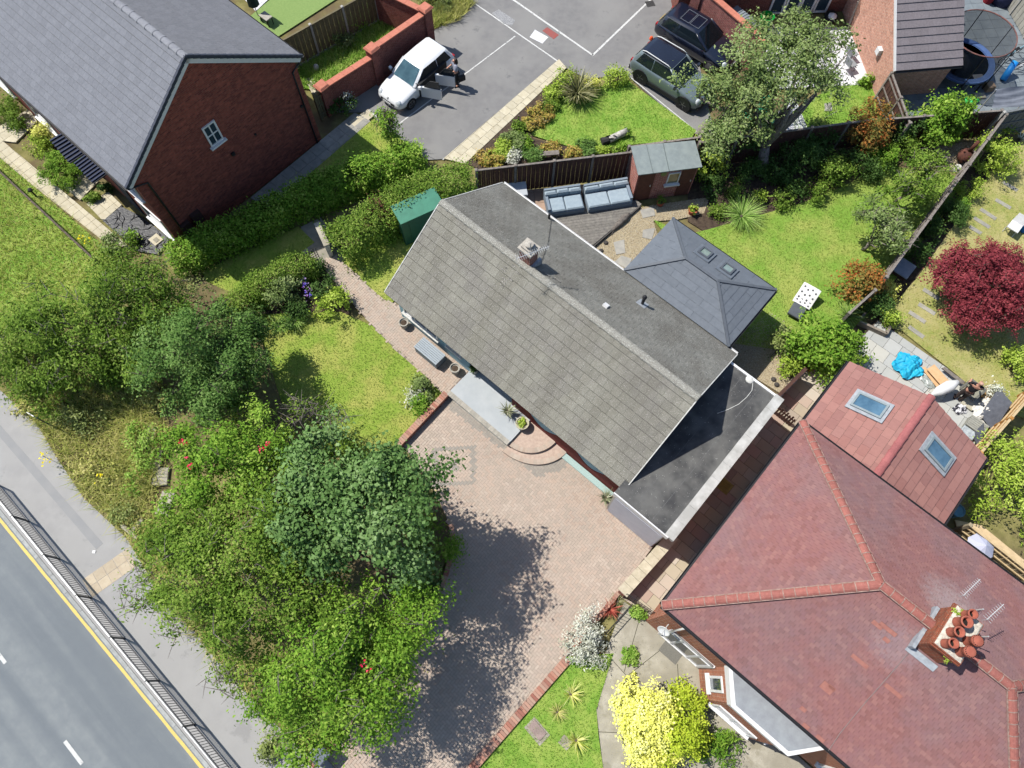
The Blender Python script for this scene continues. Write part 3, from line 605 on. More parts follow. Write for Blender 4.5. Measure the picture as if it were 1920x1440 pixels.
rl = np.random.default_rng(31); q = scatter([pts((770, 870), (860, 960), (900, 1100), (830, 1250), (700, 1400), (640, 1400), (790, 1200), (850, 1020))], 9, rl); co = leaf_quads(np.column_stack([q, np.full(len(q), .045)]), np.tile([0, 0, 1.], (len(q), 1)) + rl.normal(0, .25, (len(q), 3)), .07, .045, rl)
link('leaf_litter', fast_mesh('leaf_litter', co, 4, LF['straw'], rl.random(len(q)))); tag(bpy.data.objects['leaf_litter'], 'fallen leaves scattered on the drive below the trees', 'leaves', None, 'stuff')
# slabs
def slabs(name, rects, m, joint, wd, ht, th=.03, z=.012, gap=.014, stag=.0, jit=.002, limit=300, e1=bu, rnd=0.0, piece='paving_slab'):
    e1 = unit(e1); e2 = np.cross(UP, e1); base = G()
    for r in rects: base.prism(r, z - .05, z)
    o = obj(name, base, joint, kind='structure'); O = V3(*np.mean(rects[0], 0), z)
    for r in rects:
        P = [(float(np.dot(np.append(p, z) - O, e1)), float(np.dot(np.append(p, z) - O, e2))) for p in r]
        lay(piece, courses(P, wd, ht, gap, gap, stag, rnd=rnd), O, e1, e2, (m, m), o, th=th, limit=limit, jit=jit)
    return o
slabs('flagged_path', [pts((-90, 185), (257, 475), (295, 515), (262, 530), (-120, 222)), pts((-20, 262), (30, 268), (70, 228), (55, 205), (-20, 250)), pts((113, 345), (153, 327), (186, 340), (151, 376)), pts((163, 383), (203, 360), (229, 385), (194, 415))], M_FLAG, M_FLAGJ, .45, .45)
slabs('side_path', [pts((470, 372), (665, 212), (695, 228), (505, 392))], mat('grey_flag', C(168, 166, 158), C(150, 148, 142), scale=4, tint='obj', tamt=.15), M_FLAGJ, .6, .6)
slabs('court_edging', [pts((1048, 112), (1062, 128), (872, 308), (832, 298))], M_FLAG, M_FLAGJ, .45, .45, stag=.5, e1=bn)
slabs('side_path_landing', [pts((655, 230), (690, 205), (702, 218), (668, 243))], M_FLAG, M_FLAGJ, .6, .6)
slabs('alley', [pts((1160, 1118), (1222, 1158), (1600, 700), (1500, 690))], M_ALLEY, M_SLABJ, .62, .45, stag=.5, rnd=.2, jit=.003)
slabs('patio', [pts((1560, 690), (1646, 602), (1776, 692), (1680, 790)), pts((1770, 694), (1878, 775), (1815, 845), (1690, 790))], M_PATIO, M_SLABJ, .62, .62, stag=.4, rnd=.35)
slabs('white_patio', [pts((1400, 52), (1612, 52), (1648, 158), (1440, 168)), pts((1488, 178), (1514, 242), (1470, 252), (1455, 215))], M_WSLAB, M_FLAGJ, .8, .8, e1=V3(1, .03, 0), th=.02)
slabs('back_yard', [pts((1690, -20), (1940, -20), (1960, 195), (1880, 212), (1690, 222))], M_GSLAB, M_SLABJ, .6, .6, e1=V3(1, .1, 0), th=.02)
slabs('back_terrace', [pts((975, 358), (1190, 338), (1195, 385), (1010, 400))], mat('terrace_slab', C(188, 160, 140), C(172, 148, 130), scale=3, tint='obj', tamt=.25), M_SLABJ, .6, .6, e1=unit(at(1190, 338) - at(975, 358)))
sheet('concrete_forecourt', pts((1170, 1128), (1215, 1160), (1300, 1230), (1400, 1330), (1560, 1475), (1135, 1475), (1118, 1330), (1130, 1240)), .01, M_CONC)
sheet('concrete_path', pts((565, 425), (602, 408), (640, 470), (655, 500), (600, 505), (560, 475)), .014, M_PATHC)
g = G()
for a, b in (((1205, 1140), (1170, 1260)), ((1262, 1200), (1170, 1272)), ((1270, 1245), (1276, 1340)), ((1118, 1372), (1164, 1374)), ((1150, 1240), (1205, 1300)), ((1120, 1250), (1120, 1330))):
    p, q = at(*a), at(*b); g.beam(V3(p[0], p[1], .012), V3(q[0], q[1], .012), .018, .008)
obj('concrete_cracks', g, mat('crack_dirt', C(86, 84, 62), C(60, 58, 44), scale=10), kind='structure')
# parking court
COURT = pts((632, 210), (690, 150), (740, 120), (808, 60), (880, 20), (895, -60), (1310, -60), (1290, 20), (1340, 255), (1300, 250), (1175, 140), (1100, 148), (1048, 120), (835, 298), (800, 300), (715, 232), (690, 210))
sheet('parking_court', COURT, .008, M_COURT)
def line(name, a, b, wd, m=M_WLINE, z=.0125):
    g = G(); p, q = at(*a)[:2], at(*b)[:2]; d = unit(q - p); n = np.array([-d[1], d[0]]) * wd / 2; L = np.linalg.norm(q - p); k = max(2, int(L / .4)); pr = None
    for i in range(k + 1):
        c = p + d * L * i / k; a1 = c - n * random.uniform(.85, 1.1); b1 = c + n * random.uniform(.85, 1.1)
        if pr is not None: g.quad((*pr[0], z), (*a1, z), (*b1, z), (*pr[1], z))
        pr = (a1, b1)
    return obj(name, g, m, kind='structure')
for a, b, wd in (((957, -4), (1112, 104), .1), ((1110, 105), (1240, -20), .1), ((892, 8), (1050, 118), .07), ((966, 68), (725, 250), .06), ((1050, 118), (830, 300), .05), ((1178, 124), (1262, 55), .05), ((1262, 55), (1292, 10), .05), ((1178, 142), (1310, 250), .05), ((690, 205), (720, 232), .05)): line('parking_line', a, b, wd)
for nm, p, wd, m in (('drain_cover', [(993, 70), (1003, 56), (1028, 70), (1017, 82)], 0, M_WSLAB), ('red_paint_patch', [(1017, 58), (1026, 51), (1048, 66), (1038, 74)], 0, mat('red_road_paint', C(172, 84, 76), C(140, 100, 98), scale=14, rough=.9))):
    sheet(nm, pts(*p), .014, m, th=.01)
sheet('worn_patch', pts((922, 25), (935, 18), (966, 38), (960, 48), (945, 45)), .0125, mat('worn_tarmac', C(176, 176, 176), C(130, 132, 136), scale=16), th=.004)
gl = thing('gully_grate', 'dark slotted drain grate in the court by the white line', 'drain', at(1219, 7)); g = G(); g.box(at(1219, 7, .008), (.45, .4, .01), .3); obj('frame', g, mat('cast_iron', C(84, 82, 82), C(66, 64, 64), scale=20, rough=.7), gl)
g = G(); c = at(1219, 7, .018)
for i in range(6): g.box(c + V3(-.17 + i * .068, 0, 0), (.025, .34, .006), .3)
obj('slots', g, mat('dark_void', (.01, .01, .01, 1)), gl)
# gravel
def gravel(name, label, polys, dens=420, size=.03, z=.02):
    q = scatter(polys, dens, rng); n = len(q); a = rng.uniform(0, 6.28, n); s = size * rng.uniform(.6, 1.4, n); T = []
    top = np.column_stack([q + rng.normal(0, .004, (n, 2)), z + s * .7]); ring = [np.column_stack([q[:, 0] + np.cos(a + k * 2.09) * s, q[:, 1] + np.sin(a + k * 2.09) * s * .8, np.full(n, z - .002)]) for k in range(3)]
    for k in range(3): T.append(np.stack([ring[k], ring[(k + 1) % 3], top], 1))
    co = np.stack(T, 1).reshape(-1, 3); v = co.mean(0); v[2] = 0
    tag(link(name, fast_mesh(name, co - v, 3, M_GRAV, np.repeat(rng.random(n), 3)), None, Matrix.Translation(v.tolist())), label, 'gravel', None, 'stuff')
GR1 = pts((1100, 470), (1150, 435), (1190, 392), (1225, 385), (1330, 370), (1320, 400), (1270, 412), (1225, 415), (1235, 445), (1190, 515)); GR2 = pts((1360, 660), (1440, 585), (1470, 600), (1480, 655), (1495, 670), (1470, 742), (1385, 690)); GR3 = pts((1745, 275), (1850, 262), (1870, 250), (1835, 300), (1800, 330), (1770, 300))
for nm, p in (('gravel_court', GR1), ('gravel_corner', GR2), ('gravel_strip', GR3)): sheet(nm, p, .018, M_GRAVB)
gravel('gravel', 'pale pebbles round the deck and behind the garage', [GR1, GR2, GR3])
for i, p in enumerate([[(1200, 395), (1225, 388), (1228, 405), (1205, 410)], [(1150, 455), (1170, 450), (1172, 475), (1155, 478)], [(1165, 480), (1185, 486), (1175, 505), (1152, 492)], [(1205, 432), (1228, 428), (1222, 450), (1204, 446)]]):
    g = G(); g.prism(pts(*p), .0, .045); obj('stepping_stone', g, M_STONE, label=['flat grey stepping stone in the pebbles nearest the shed', 'small stepping stone in the pebbles by the deck edge', 'stepping stone in the pebbles nearest the bungalow eave', 'stepping stone in the pebbles nearest the slate hip roof'][i], cat='stone', group='stepping stones in the pebbles')
k = 0
for (cx, cy, L, a) in ((1893, 350, .75, 0), (1880, 383, .75, 0), (1867, 385, .0, 0), (1872, 385, 0, 0), (1852, 402, .8, 0), (1870, 384, 0, 0), (1840, 418, .8, 0), (1745, 552, .75, 0), (1737, 580, .78, 0), (1719, 595, .78, 0), (1717, 623, .74, 0), (1905, 365, 0, 0), (1828, 432, .6, 0)):
    if L == 0: continue
    k += 1; c = at(cx, cy); g = G(); g.bbox_bevel(c + V3(0, 0, .0), (L, .2, .045), math.atan2(bu[1], bu[0]) + random.uniform(-.04, .04), .008)
    obj('stepping_stone', g, M_STONE, label=f'narrow grey stepping slab in the dry lawn, {["topmost", "second from the top", "third from the top", "fourth from the top", "nearest above the white chair stones", "next left of the red maple", "left of the maple, second row", "left of the maple, third row", "left of the maple, nearest the patio", "small one half way up"][min(k - 1, 9)]}', cat='stone', group='stepping stones across the dry lawn')
# ------------------------------------------------------------------ buildings
BO = V3(-4.66, 13.64, 0); EO = V3(4.75, 1.69, 0)
def B(s, t, z=0.0): return BO + bu * s + bn * t + UP * z
def E_(s, t, z=0.0): return EO + bu * s + bn * t + UP * z
def poly3(g, P): return g.add(P, [tuple(range(len(P)))])
def slab3(g, P, th, nrm):                   # polygon with thickness below
    P = [np.asarray(p, float) for p in P]; n = len(P); Q = [p - nrm * th for p in P]
    return g.add(P + Q, [tuple(range(n)), tuple(range(2 * n - 1, n - 1, -1))] + [(i, n + i, n + (i + 1) % n, (i + 1) % n) for i in range(n)])
def ridge(name, a, b, step, r, m, parent, flatten=.8, mortar=None):
    a = np.asarray(a, float); b = np.asarray(b, float); L = np.linalg.norm(b - a); d = (b - a) / L; n = max(1, int(round(L / step))); st = L / n
    side = unit(np.cross(d, UP)); up = np.cross(side, d); g = G(); P = []; F = []; k = 7
    for x, rr in ((0, r), (.82 * st, r * .94), (.82 * st, r * 1.08), (st + .01, r * 1.05)):
        for i in range(k): th = math.pi * i / (k - 1); P.append((x, -math.cos(th) * rr, math.sin(th) * rr * flatten))
    for j in range(3):
        for i in range(k - 1): F.append((j * k + i, (j + 1) * k + i, (j + 1) * k + i + 1, j * k + i + 1))
    F.append(tuple(range(k))); F.append(tuple(range(4 * k - 1, 3 * k - 1, -1)))
    g.add(P, F); me = mesh_of(name, g, m)
    for i in range(n): link(name, me, parent, frame_mat(a + d * st * i, d, -side, up))
    if mortar:
        g = G()
        for i in range(n):
            P = [a + d * (st * i + x) + (-side) * -math.cos(math.pi * j / 6) * r * 1.12 + up * math.sin(math.pi * j / 6) * r * flatten * 1.12 for x in (-.014, .016) for j in range(7)]; g.add(P, [(j, 7 + j, 8 + j, j + 1) for j in range(6)])
        for sd in (-1, 1): g.beam(a + side * sd * r * 1.02 + up * .012, b + side * sd * r * 1.02 + up * .012, .03, .03)
        obj('mortar', g, mortar, parent)
def frame_rect(g, O, e1, e2, w, h, bar, dep):   # four bars round a rectangle centred at O
    n = np.cross(e1, e2)
    for sx, sy, a, b in ((0, -1, w, bar), (0, 1, w, bar), (-1, 0, bar, h - 2 * bar), (1, 0, bar, h - 2 * bar)):
        g.box(O + e1 * sx * (w - bar) / 2 + e2 * sy * (h - bar) / 2, (a, b, dep), ax=(e1, e2, n))
def window(parent, O, e1, e2, w, h, frame_m, glass_m, bar=.06, dep=.05, mull=(), sill=None, name='window', label=None):
    n = np.cross(e1, e2); g = G(); frame_rect(g, O, e1, e2, w, h, bar, dep)
    for kind, off in mull:
        if kind == 'v': g.box(O + e1 * off * w, (bar * .7, h - 2 * bar, dep * .8), ax=(e1, e2, n))
        else: g.box(O + e2 * off * h, (w - 2 * bar, bar * .7, dep * .78), ax=(e1, e2, n))
    o = obj(name, g, frame_m, parent)
    if label: o['label'] = label
    g = G(); g.box(O + n * .004, (w - bar, h - bar, dep * .35), ax=(e1, e2, n)); obj('pane', g, glass_m, o)
    if sill is not None: g = G(); g.box(O - e2 * (h / 2 + .04) + n * .0, (w + .16, .07, dep + .09), ax=(e1, e2, n)); obj('sill', g, sill, o)
    return o
def skylight(parent, O, e1, e2, w, h, frame_m, flash_m, glass_m):
    n = np.cross(e1, e2); g = G(); frame_rect(g, O + n * .01, e1, e2, w + .24, h + .24, .13, .045); o = obj('skylight', g, flash_m, parent)
    g = G(); frame_rect(g, O + n * .02, e1, e2, w, h, .075, .095); obj('sash', g, frame_m, o)
    g = G(); g.box(O + n * .03, (w - .12, h - .12, .05), ax=(e1, e2, n)); obj('pane', g, glass_m, o); return o
def wallbox(g, A, Bp, th, z0, z1):
    g.beam((A + Bp) / 2 + UP * 0 - (Bp - A) / 2 + UP * ((z0 + z1) / 2), (A + Bp) / 2 + (Bp - A) / 2 + UP * ((z0 + z1) / 2), th, z1 - z0); return g
M_WHITE = mat('white_upvc', C(240, 240, 240), C(228, 229, 230), scale=5, rough=.45, spec=.4)
M_WOLD = mat('weathered_white_paint', C(226, 226, 222), C(196, 196, 190), scale=7, rough=.8)
M_BLK = mat('black_plastic', C(42, 42, 46), rough=.5)
M_LEAD = mat('lead_flashing', C(176, 182, 188), C(150, 156, 164), scale=8, rough=.6, bump=.2)
GL = glass('window_glass', C(52, 70, 84)); GLS = mat('skylight_glass', C(70, 104, 128), C(96, 132, 156), scale=2, rough=.05, spec=.9)

# ---- bungalow
M_TILE_O = mat('concrete_tile', C(146, 144, 133), C(136, 134, 124), C(130, 127, 120), scale=10, scale3=.7, rough=.95, bump=.25, bscale=140, tint='obj', tamt=.16, streak=(C(122, 119, 108), tuple(bn), .25, 0, 1.5, .55), speck=C(205, 204, 196), sthr=.655, sscale=55)
M_TILE_A = mat('concrete_tile_field', C(146, 144, 133), C(136, 134, 124), C(130, 127, 120), scale=10, scale3=.7, rough=.95, bump=.25, bscale=140, tint='attr', tamt=.16, streak=(C(122, 119, 108), tuple(bn), .25, 0, 1.5, .55), speck=C(205, 204, 196), sthr=.655, sscale=55)
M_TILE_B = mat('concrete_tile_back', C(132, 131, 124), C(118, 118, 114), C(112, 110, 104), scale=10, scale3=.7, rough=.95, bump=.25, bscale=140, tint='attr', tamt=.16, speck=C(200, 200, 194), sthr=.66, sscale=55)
M_RIDGE = mat('grey_ridge_tile', C(154, 152, 142), C(136, 134, 126), scale=14, rough=.95, bump=.3, tint='obj', tamt=.1, speck=C(212, 212, 205), sthr=.6)
M_TEAL = mat('pale_blue_render', C(160, 196, 208), C(148, 184, 198), scale=4, rough=.85, bump=.1)
M_DADO = mat('red_brick_paint', C(132, 58, 52), C(112, 46, 42), scale=8, rough=.85)
M_UNDER = mat('roof_underlay', C(70, 68, 64))
EZ, RZ, BL, BW = 2.45, 4.75, 11.87, 6.95
bg_ = thing('bungalow', 'grey tiled bungalow with pale blue walls in the middle of the plot', 'house', B(BL / 2, BW / 2))
g = G()
foot = [B(.12, .37), B(4.05, .37), B(4.05, 1.5), B(6.3, 1.5), B(6.3, .37), B(11.7, .37), B(11.7, 6.55), B(.12, 6.55)]
g.prism(foot, 0, 2.55); obj('wall', g, M_TEAL, bg_)
for s in (.12, 11.58):
    g = G(); nrm = bu; P = [B(s, .42, 2.55), B(s, 6.55, 2.55), B(s, BW / 2, 4.6)]; Q = [p + bu * .12 for p in P]
    g.add(P + Q, [(0, 1, 2), (5, 4, 3), (0, 3, 4, 1), (1, 4, 5, 2), (2, 5, 3, 0)]); obj('gable_wall', g, M_TEAL, bg_)
hw = BW / 2; sl = math.hypot(hw, RZ - EZ)
e2f = unit(bn * hw + UP * (RZ - EZ)); nf = np.cross(bu, e2f); e2b = unit(-bn * hw + UP * (RZ - EZ)); nb_ = np.cross(-bu, e2b)
g = G(); slab3(g, [B(0, 0, EZ), B(BL, 0, EZ), B(BL, hw, RZ), B(0, hw, RZ)], .06, nf); rs = obj('roof_slope', g, M_UNDER, bg_); rs['label'] = 'front roof slope of large square grey tiles'
lay('roof_tile', courses([(0, -.03), (BL, -.03), (BL, sl), (0, sl)], .33, .349, .006, .02, .5), B(0, 0, EZ), bu, e2f, (M_TILE_O, M_TILE_A), rs, th=.03, tilt=.85, jit=.0015)
g = G(); slab3(g, [B(BL, BW, EZ), B(0, BW, EZ), B(0, hw, RZ), B(BL, hw, RZ)], .06, nb_); rb = obj('roof_slope', g, M_UNDER, bg_); rb['label'] = 'rear roof slope of darker grey tiles'
lay('roof_tile', courses([(0, -.03), (BL, -.03), (BL, sl), (0, sl)], .33, .249, .008, .006, .5), B(BL, BW, EZ), -bu, e2b, (M_TILE_O, M_TILE_B), rb, th=.03, tilt=.85, limit=0)
ridge('ridge_tile', B(-.02, hw, RZ - .03), B(BL + .02, hw, RZ - .03), .45, .15, M_RIDGE, bg_, .55)
for sgn, e2, nm in ((0, e2f, nf), (1, e2b, nb_)):
    for s in (0, BL):
        g = G(); a = B(s, 0 if sgn == 0 else BW, EZ); b = B(s, hw, RZ); out = -bu if s == 0 else bu
        g.beam(a + out * .02 - nm * .03, b + out * .02 - nm * .03, .035, .13, up=nm); obj('bargeboard', g, M_WOLD, bg_)
def gutter(parent, a, b, m, r=.055, name='gutter'):
    a = np.asarray(a, float); b = np.asarray(b, float); d = unit(b - a); s = np.cross(d, UP); g = G(); P = []; F = []; k = 7
    for p in (a, b):
        for i in range(k): th = math.pi * i / (k - 1); P.append(p + s * math.cos(th) * r - UP * math.sin(th) * r)
        for i in range(k): th = math.pi * i / (k - 1); P.append(p + s * math.cos(th) * r * .8 - UP * math.sin(th) * r * .8)
    for i in range(k - 1): F += [(i, i + 1, 2 * k + i + 1, 2 * k + i), (k + i, 3 * k + i, 3 * k + i + 1, k + i + 1)]
    F += [(0, 2 * k, 3 * k, k), (k - 1, 2 * k - 1, 4 * k - 1, 3 * k - 1)]
    return obj(name, g.add(P, F), m, parent)
gutter(bg_, B(0, .03, EZ - .07), B(BL, .03, EZ - .07), M_BLK, .045)
gutter(bg_, B(0, BW + .06, EZ + .0), B(BL, BW + .06, EZ + .0), M_WHITE, .06)
# front wall pieces
wn = -bn
window(bg_, B(1.4, .37, 1.45), bu, UP, 1.9, 1.15, M_WHITE, GL, mull=(('v', -.17), ('v', .17)), sill=M_WOLD, dep=.06)
window(bg_, B(3.3, .37, 1.6), bu, UP, .7, .8, M_WHITE, GL, sill=M_WOLD, dep=.06)
g = G(); P = []
N = 40; tops = [(6.32 + i * (5.36 / N), .95 + .42 * math.sin(i * .36 + .4)) for i in range(N + 1)]
bot = [(s, .0) for s, _ in tops]
vv = [B(s, .355, z) for s, z in tops] + [B(s, .355, z) for s, z in bot] + [B(s, .375, z) for s, z in tops] + [B(s, .375, z) for s, z in bot]; n1 = N + 1
g.add(vv, [(n1 + i, n1 + i + 1, i + 1, i) for i in range(N)] + [(i, i + 1, 2 * n1 + i + 1, 2 * n1 + i) for i in range(N)]); obj('brick_dado', g, M_DADO, bg_)
window(bg_, B(8.6, .368, 1.75), bu, UP, 1.7, .75, M_WHITE, GL, mull=(('v', 0.),), dep=.05)
g = G(); g.box(B(5.2, 1.5, .35), (.95, .07, 2.0), ax=(bu, bn, UP)); d = obj('door', g, M_WHITE, bg_); g = G(); g.box(B(5.2, 1.458, 1.35), (.5, .012, .8), ax=(bu, bn, UP)); obj('pane', g, GL, d)
g = G(); g.box(B(10.15, .2, .0), (2.9, .24, .1), ax=(bu, bn, UP)); obj('plinth', g, mat('pale_turquoise_pebble', C(190, 214, 210), C(160, 186, 182), scale=30, rough=.9, bump=.8), bg_)
# chimney
M_CHB = brick_mat('chimney_brick', C(158, 92, 78), C(120, 70, 62), C(170, 160, 150))
ch = None; g = G(); g.box(B(4.08, 3.75, 4.1), (.5, .44, 1.32), ax=(bu, bn, UP)); ch = obj('chimney', g, M_CHB, bg_, uv=True)
g = G(); g.box(B(4.08, 3.75, 5.42), (.62, .56, .1), ax=(bu, bn, UP)); g.box(B(4.08, 3.75, 5.52), (.42, .38, .09), ax=(bu, bn, UP)); g.lathe(B(4.08, 3.75, 5.61), [(.13, 0), (.13, .1), (.17, .12), (.17, .15), (.02, .2)], 10); obj('cap', g, mat('chimney_cement', C(196, 190, 180), C(168, 162, 152), scale=14, rough=.95, bump=.4), ch)
g = G(); g.box(B(4.08, 3.52, 4.62), (.66, .14, .16), ax=(bu, bn, UP)); g.box(B(4.38, 3.8, 4.4), (.12, .6, .32), ax=(bu, bn, UP)); obj('flashing', g, M_LEAD, ch)
def bslope(s, t): return B(s, t, EZ + (BW - t) / hw * (RZ - EZ))
g = G(); g.box(bslope(7.25, 4.39), (.2, .2, .1), ax=(bu, -e2b, nb_)); obj('roof_vent', g, M_WHITE, bg_)
f_ = bslope(8.0, 5.9); g = G(); g.box(f_, (.4, .46, .035), ax=(bu, -e2b, nb_)); fl = obj('flue_base', g, M_LEAD, bg_); g = G(); g.tube([f_, f_ + UP * .5], .06, 10); g.tube([f_ + UP * .5, f_ + UP * .56], .09, 10); g.tube([f_ + UP * .56, f_ + UP * .62], .06, 10); obj('flue', g, M_BLK, fl, smooth=True)
q = B(2.62, 6.85, 2.3); g = G(); g.tube([q, q + UP * .55], .05, 8); obj('soil_pipe', g, M_BLK, bg_)
def yagi(name, label, mast0, mast1, a, b, n, ln, m, side=UP):
    t = thing(name, label, 'aerial', mast0); g = G(); g.tube([mast0, mast1], .018, 6); obj('mast', g, m, t)
    g = G(); a = np.asarray(a, float); b = np.asarray(b, float); g.tube([a, b], .012, 5); d = unit(b - a); s = unit(np.cross(d, side))
    for i in range(n): c = a + (b - a) * (i + .3) / n; l = ln * (1 - .35 * i / n); g.tube([c - s * l / 2, c + s * l / 2], .006, 4)
    g.tube([a - UP * .2, a + UP * .2], .008, 4); obj('elements', g, m, t); return t
M_ALU = mat('aluminium', C(222, 222, 222), C(200, 200, 200), scale=20, rough=.4, metal=.3)
yagi('tv_aerial', 'thin spiky television aerial on the small grey chimney', B(4.3, 3.55, 4.7), B(4.3, 3.55, 6.25), at(968, 485, 6.2), at(1030, 462, 6.3), 16, .3, M_ALU)
g = G(); p0 = bslope(4.4, 4.1); g.tube([p0 + nb_ * .04, bslope(3.7, 5.4) + nb_ * .05, bslope(2.75, 6.8) + nb_ * .05], .008, 4); obj('aerial_cable', g, M_BLK, bg_)
g = G(); M_MORT = mat('mortar_streak', C(182, 178, 170), C(60, 60, 58), scale=18, rough=1)
for k in range(9): s = 3.65 + random.uniform(-.15, .5); t = 3.35 - k * .1; g.box(B(s, t, EZ + t / hw * (RZ - EZ) + .035), (random.uniform(.15, .3), .04, .01), ax=(bu, e2f, nf))
for k in range(9): s = 4.3 + k * .14; t = 3.62 + random.uniform(-.05, .1) + k * .03; g.box(bslope(s, t) + nb_ * .03, (.12, random.uniform(.03, .08), .012), ax=(bu, -e2b, nb_))
obj('slipped_mortar', g, M_MORT, bg_)
# terrace and steps
M_TERR = mat('grey_terrace_paint', C(190, 195, 198), C(178, 184, 188), scale=1.3, rough=.75)
te = thing('terrace', None, None, B(5.6, 0)); te['kind'] = 'structure'
g = G(); g.prism([B(4.07, -.98), B(7.29, -.98), B(7.29, .41), B(6.28, .41), B(6.28, 1.49), B(4.07, 1.49)], 0, .35); obj('terrace_slab', g, M_TERR, te)
g = G()
for k in range(32): g.box(B(4.12 + k * .1005, -.93, .343), (.092, .2, .022), ax=(bu, bn, UP)); g.tint = random.random()
obj('edge_bricks', g, mat('terrace_edge_brick', C(190, 184, 172), C(170, 166, 156), scale=10, tint='attr', tamt=.25), te, kind='stuff')
for k, (r, h) in enumerate(((1.32, .235), (1.9, .118))):
    cc = B(7.292, .36)
    ang = [i / 20 * math.pi / 2 for i in range(21)]
    P = [cc] + [cc + bu * r * math.sin(a) - bn * r * math.cos(a) * (1.32 if k == 0 else 1.32 + .0) / 1.32 * (1 if k == 0 else .86) for a in ang]
    g = G(); g.prism(P, 0.02, h); stp = obj('step', g, mat('step_paver', C(206, 184, 168), C(186, 164, 150), scale=9, rough=.9, bump=.3, bscale=40), te)
    g = G()
    for a_, b_ in zip(P[1:-1], P[2:]): q_ = (a_ + b_) / 2; g.tint = random.random(); d_ = unit(b_ - a_); w_ = np.cross(UP, d_); w_ = w_ if np.dot(w_, cc - q_) > 0 else -w_; g.box(q_ + w_ * .1 + UP * h, (np.linalg.norm(b_ - a_) * .9, .2, .012), ax=(d_, np.cross(UP, d_), UP))
    obj('edge_bricks', g, M_BRK, te, kind='stuff')
# flat roofed garage
ga = thing('garage', 'flat roofed garage with grey felt against the bungalow gable', 'garage', B(12.9, 3))
GAZ = 2.62
M_FELT = mat('roof_felt', C(82, 82, 82), C(68, 69, 71), C(108, 108, 106), scale=3, scale3=.9, rough=.9, bump=.3, bscale=120, speck=C(200, 200, 198), sthr=.73, sscale=22)
g = G(); g.prism([B(11.72, -.28), B(13.95, -.28), B(13.95, 6.35), B(11.72, 6.35)], 0, GAZ - .08); obj('wall', g, mat('cream_render', C(206, 200, 188), C(190, 184, 172), scale=4, rough=.9), ga)
g = G(); g.prism([B(11.68, -.36), B(14.02, -.36), B(14.02, 6.42), B(11.68, 6.42)], GAZ - .079, GAZ); obj('roof', g, M_FELT, ga)
g = G(); g.box(B(12.85, -.385, GAZ - .22), (2.36, .045, .3), ax=(bu, bn, UP)); obj('fascia', g, M_WHITE, ga)
g = G(); g.box(B(12.85, -.33, .06), (2.1, .06, 2.14), ax=(bu, bn, UP)); gd = obj('door', g, mat('lilac_grey_door', C(206, 208, 218), C(198, 200, 212), scale=3, rough=.5), ga)
for k in range(9):
    g = G(); g.box(B(11.93 + k * .23, -.365, .1), (.228, .012, 2.05), ax=(bu, bn, UP)); obj('panel', g, MATS['lilac_grey_door'], gd)
M_COP = mat('painted_coping', C(208, 208, 205), C(192, 192, 190), C(176, 176, 172), scale=4, scale3=1.5, rough=.9, bump=.1, bscale=90)
for k in range(10): g = G(); g.box(B(14.05, .05 + k * .685 - .08, GAZ - .12 + random.uniform(-.004, .004)), (.36, .68, .2), ax=(bu, bn, UP)); obj('coping_stone', g, M_COP, ga)
g = G(); g.beam(B(11.8, 6.42, GAZ), B(13.9, 6.42, GAZ), .09, .11); obj('back_edging', g, M_WHITE, ga)
g = G(); P = [hit(*p, B(0, 0, GAZ + .012), UP) for p in ((1345, 775), (1365, 768), (1385, 758), (1400, 745), (1410, 732), (1412, 715))]; g.tube(P, .014, 5); obj('cable', g, M_WOLD, ga, smooth=True)
q = hit(1406, 712, B(0, 0, GAZ), UP); g = G(); g.lathe(q, [(.17, 0), (.16, .03), (.1, .06), (.01, .07)], 12); obj('roof_cover', g, M_WOLD, ga, smooth=True)
g = G()
for k in range(2): a = B(12.5 + k * .75, -.3, GAZ + .001); g.beam(a, B(12.5 + k * .75 + .05, 6.3, GAZ + .001), .014, .004)
obj('felt_seams', g, mat('felt_seam', C(100, 101, 102), C(110, 111, 112), scale=5), ga)
# slate roofed extension
M_SLATE = mat('slate_panel', C(112, 119, 128), C(104, 111, 120), scale=6, rough=.7, bump=.1, bscale=120, tint='obj', tamt=.1)
M_SLATEA = mat('slate_panel_field', C(112, 119, 128), C(104, 111, 120), scale=6, rough=.7, tint='attr', tamt=.1)
M_SLCAP = mat('slate_capping', C(100, 106, 114), C(92, 98, 106), scale=5, rough=.6)
ex = thing('garden_room', 'garden room with hipped slate grey roof behind the bungalow', 'extension', B(8.9, 8.6))
S0, S1, T0, T1, XZ, XR = 6.4, 11.46, 6.97, 10.26, 2.52, 3.17; tm = (T0 + T1) / 2; hh = (T1 - T0) / 2
g = G(); g.prism([B(S0 + .3, T0 + .1), B(S1 - .3, T0 + .1), B(S1 - .3, T1 - .3), B(S0 + .3, T1 - .3)], 0, XZ); obj('wall', g, mat('dark_grey_wall', C(86, 92, 100), C(78, 84, 92), scale=4), ex)
ra, rb2 = B(S0 + hh, tm, XR), B(S1 - hh - .25, tm, XR); c00, c10, c11, c01 = B(S0, T0, XZ), B(S1, T0, XZ), B(S1, T1, XZ), B(S0, T1, XZ)
for P, e1 in (((c00, c10, rb2, ra), bu), ((c10, c11, rb2), bn), ((c11, c01, ra, rb2), -bu), ((c01, c00, ra), -bn)):
    n = unit(np.cross(P[1] - P[0], P[-1] - P[0])); e2 = np.cross(n, e1); g = G(); slab3(g, P, .05, n); o = obj('roof_slope', g, M_SLCAP, ex)
    lay('slate_panel', courses(plane_poly(P, P[0], e1, e2), 1.15, .3, .008, 0, .5, rnd=.3), P[0] + n * .002, e1, e2, (M_SLATE, M_SLATEA), o, th=.02, tilt=.7)
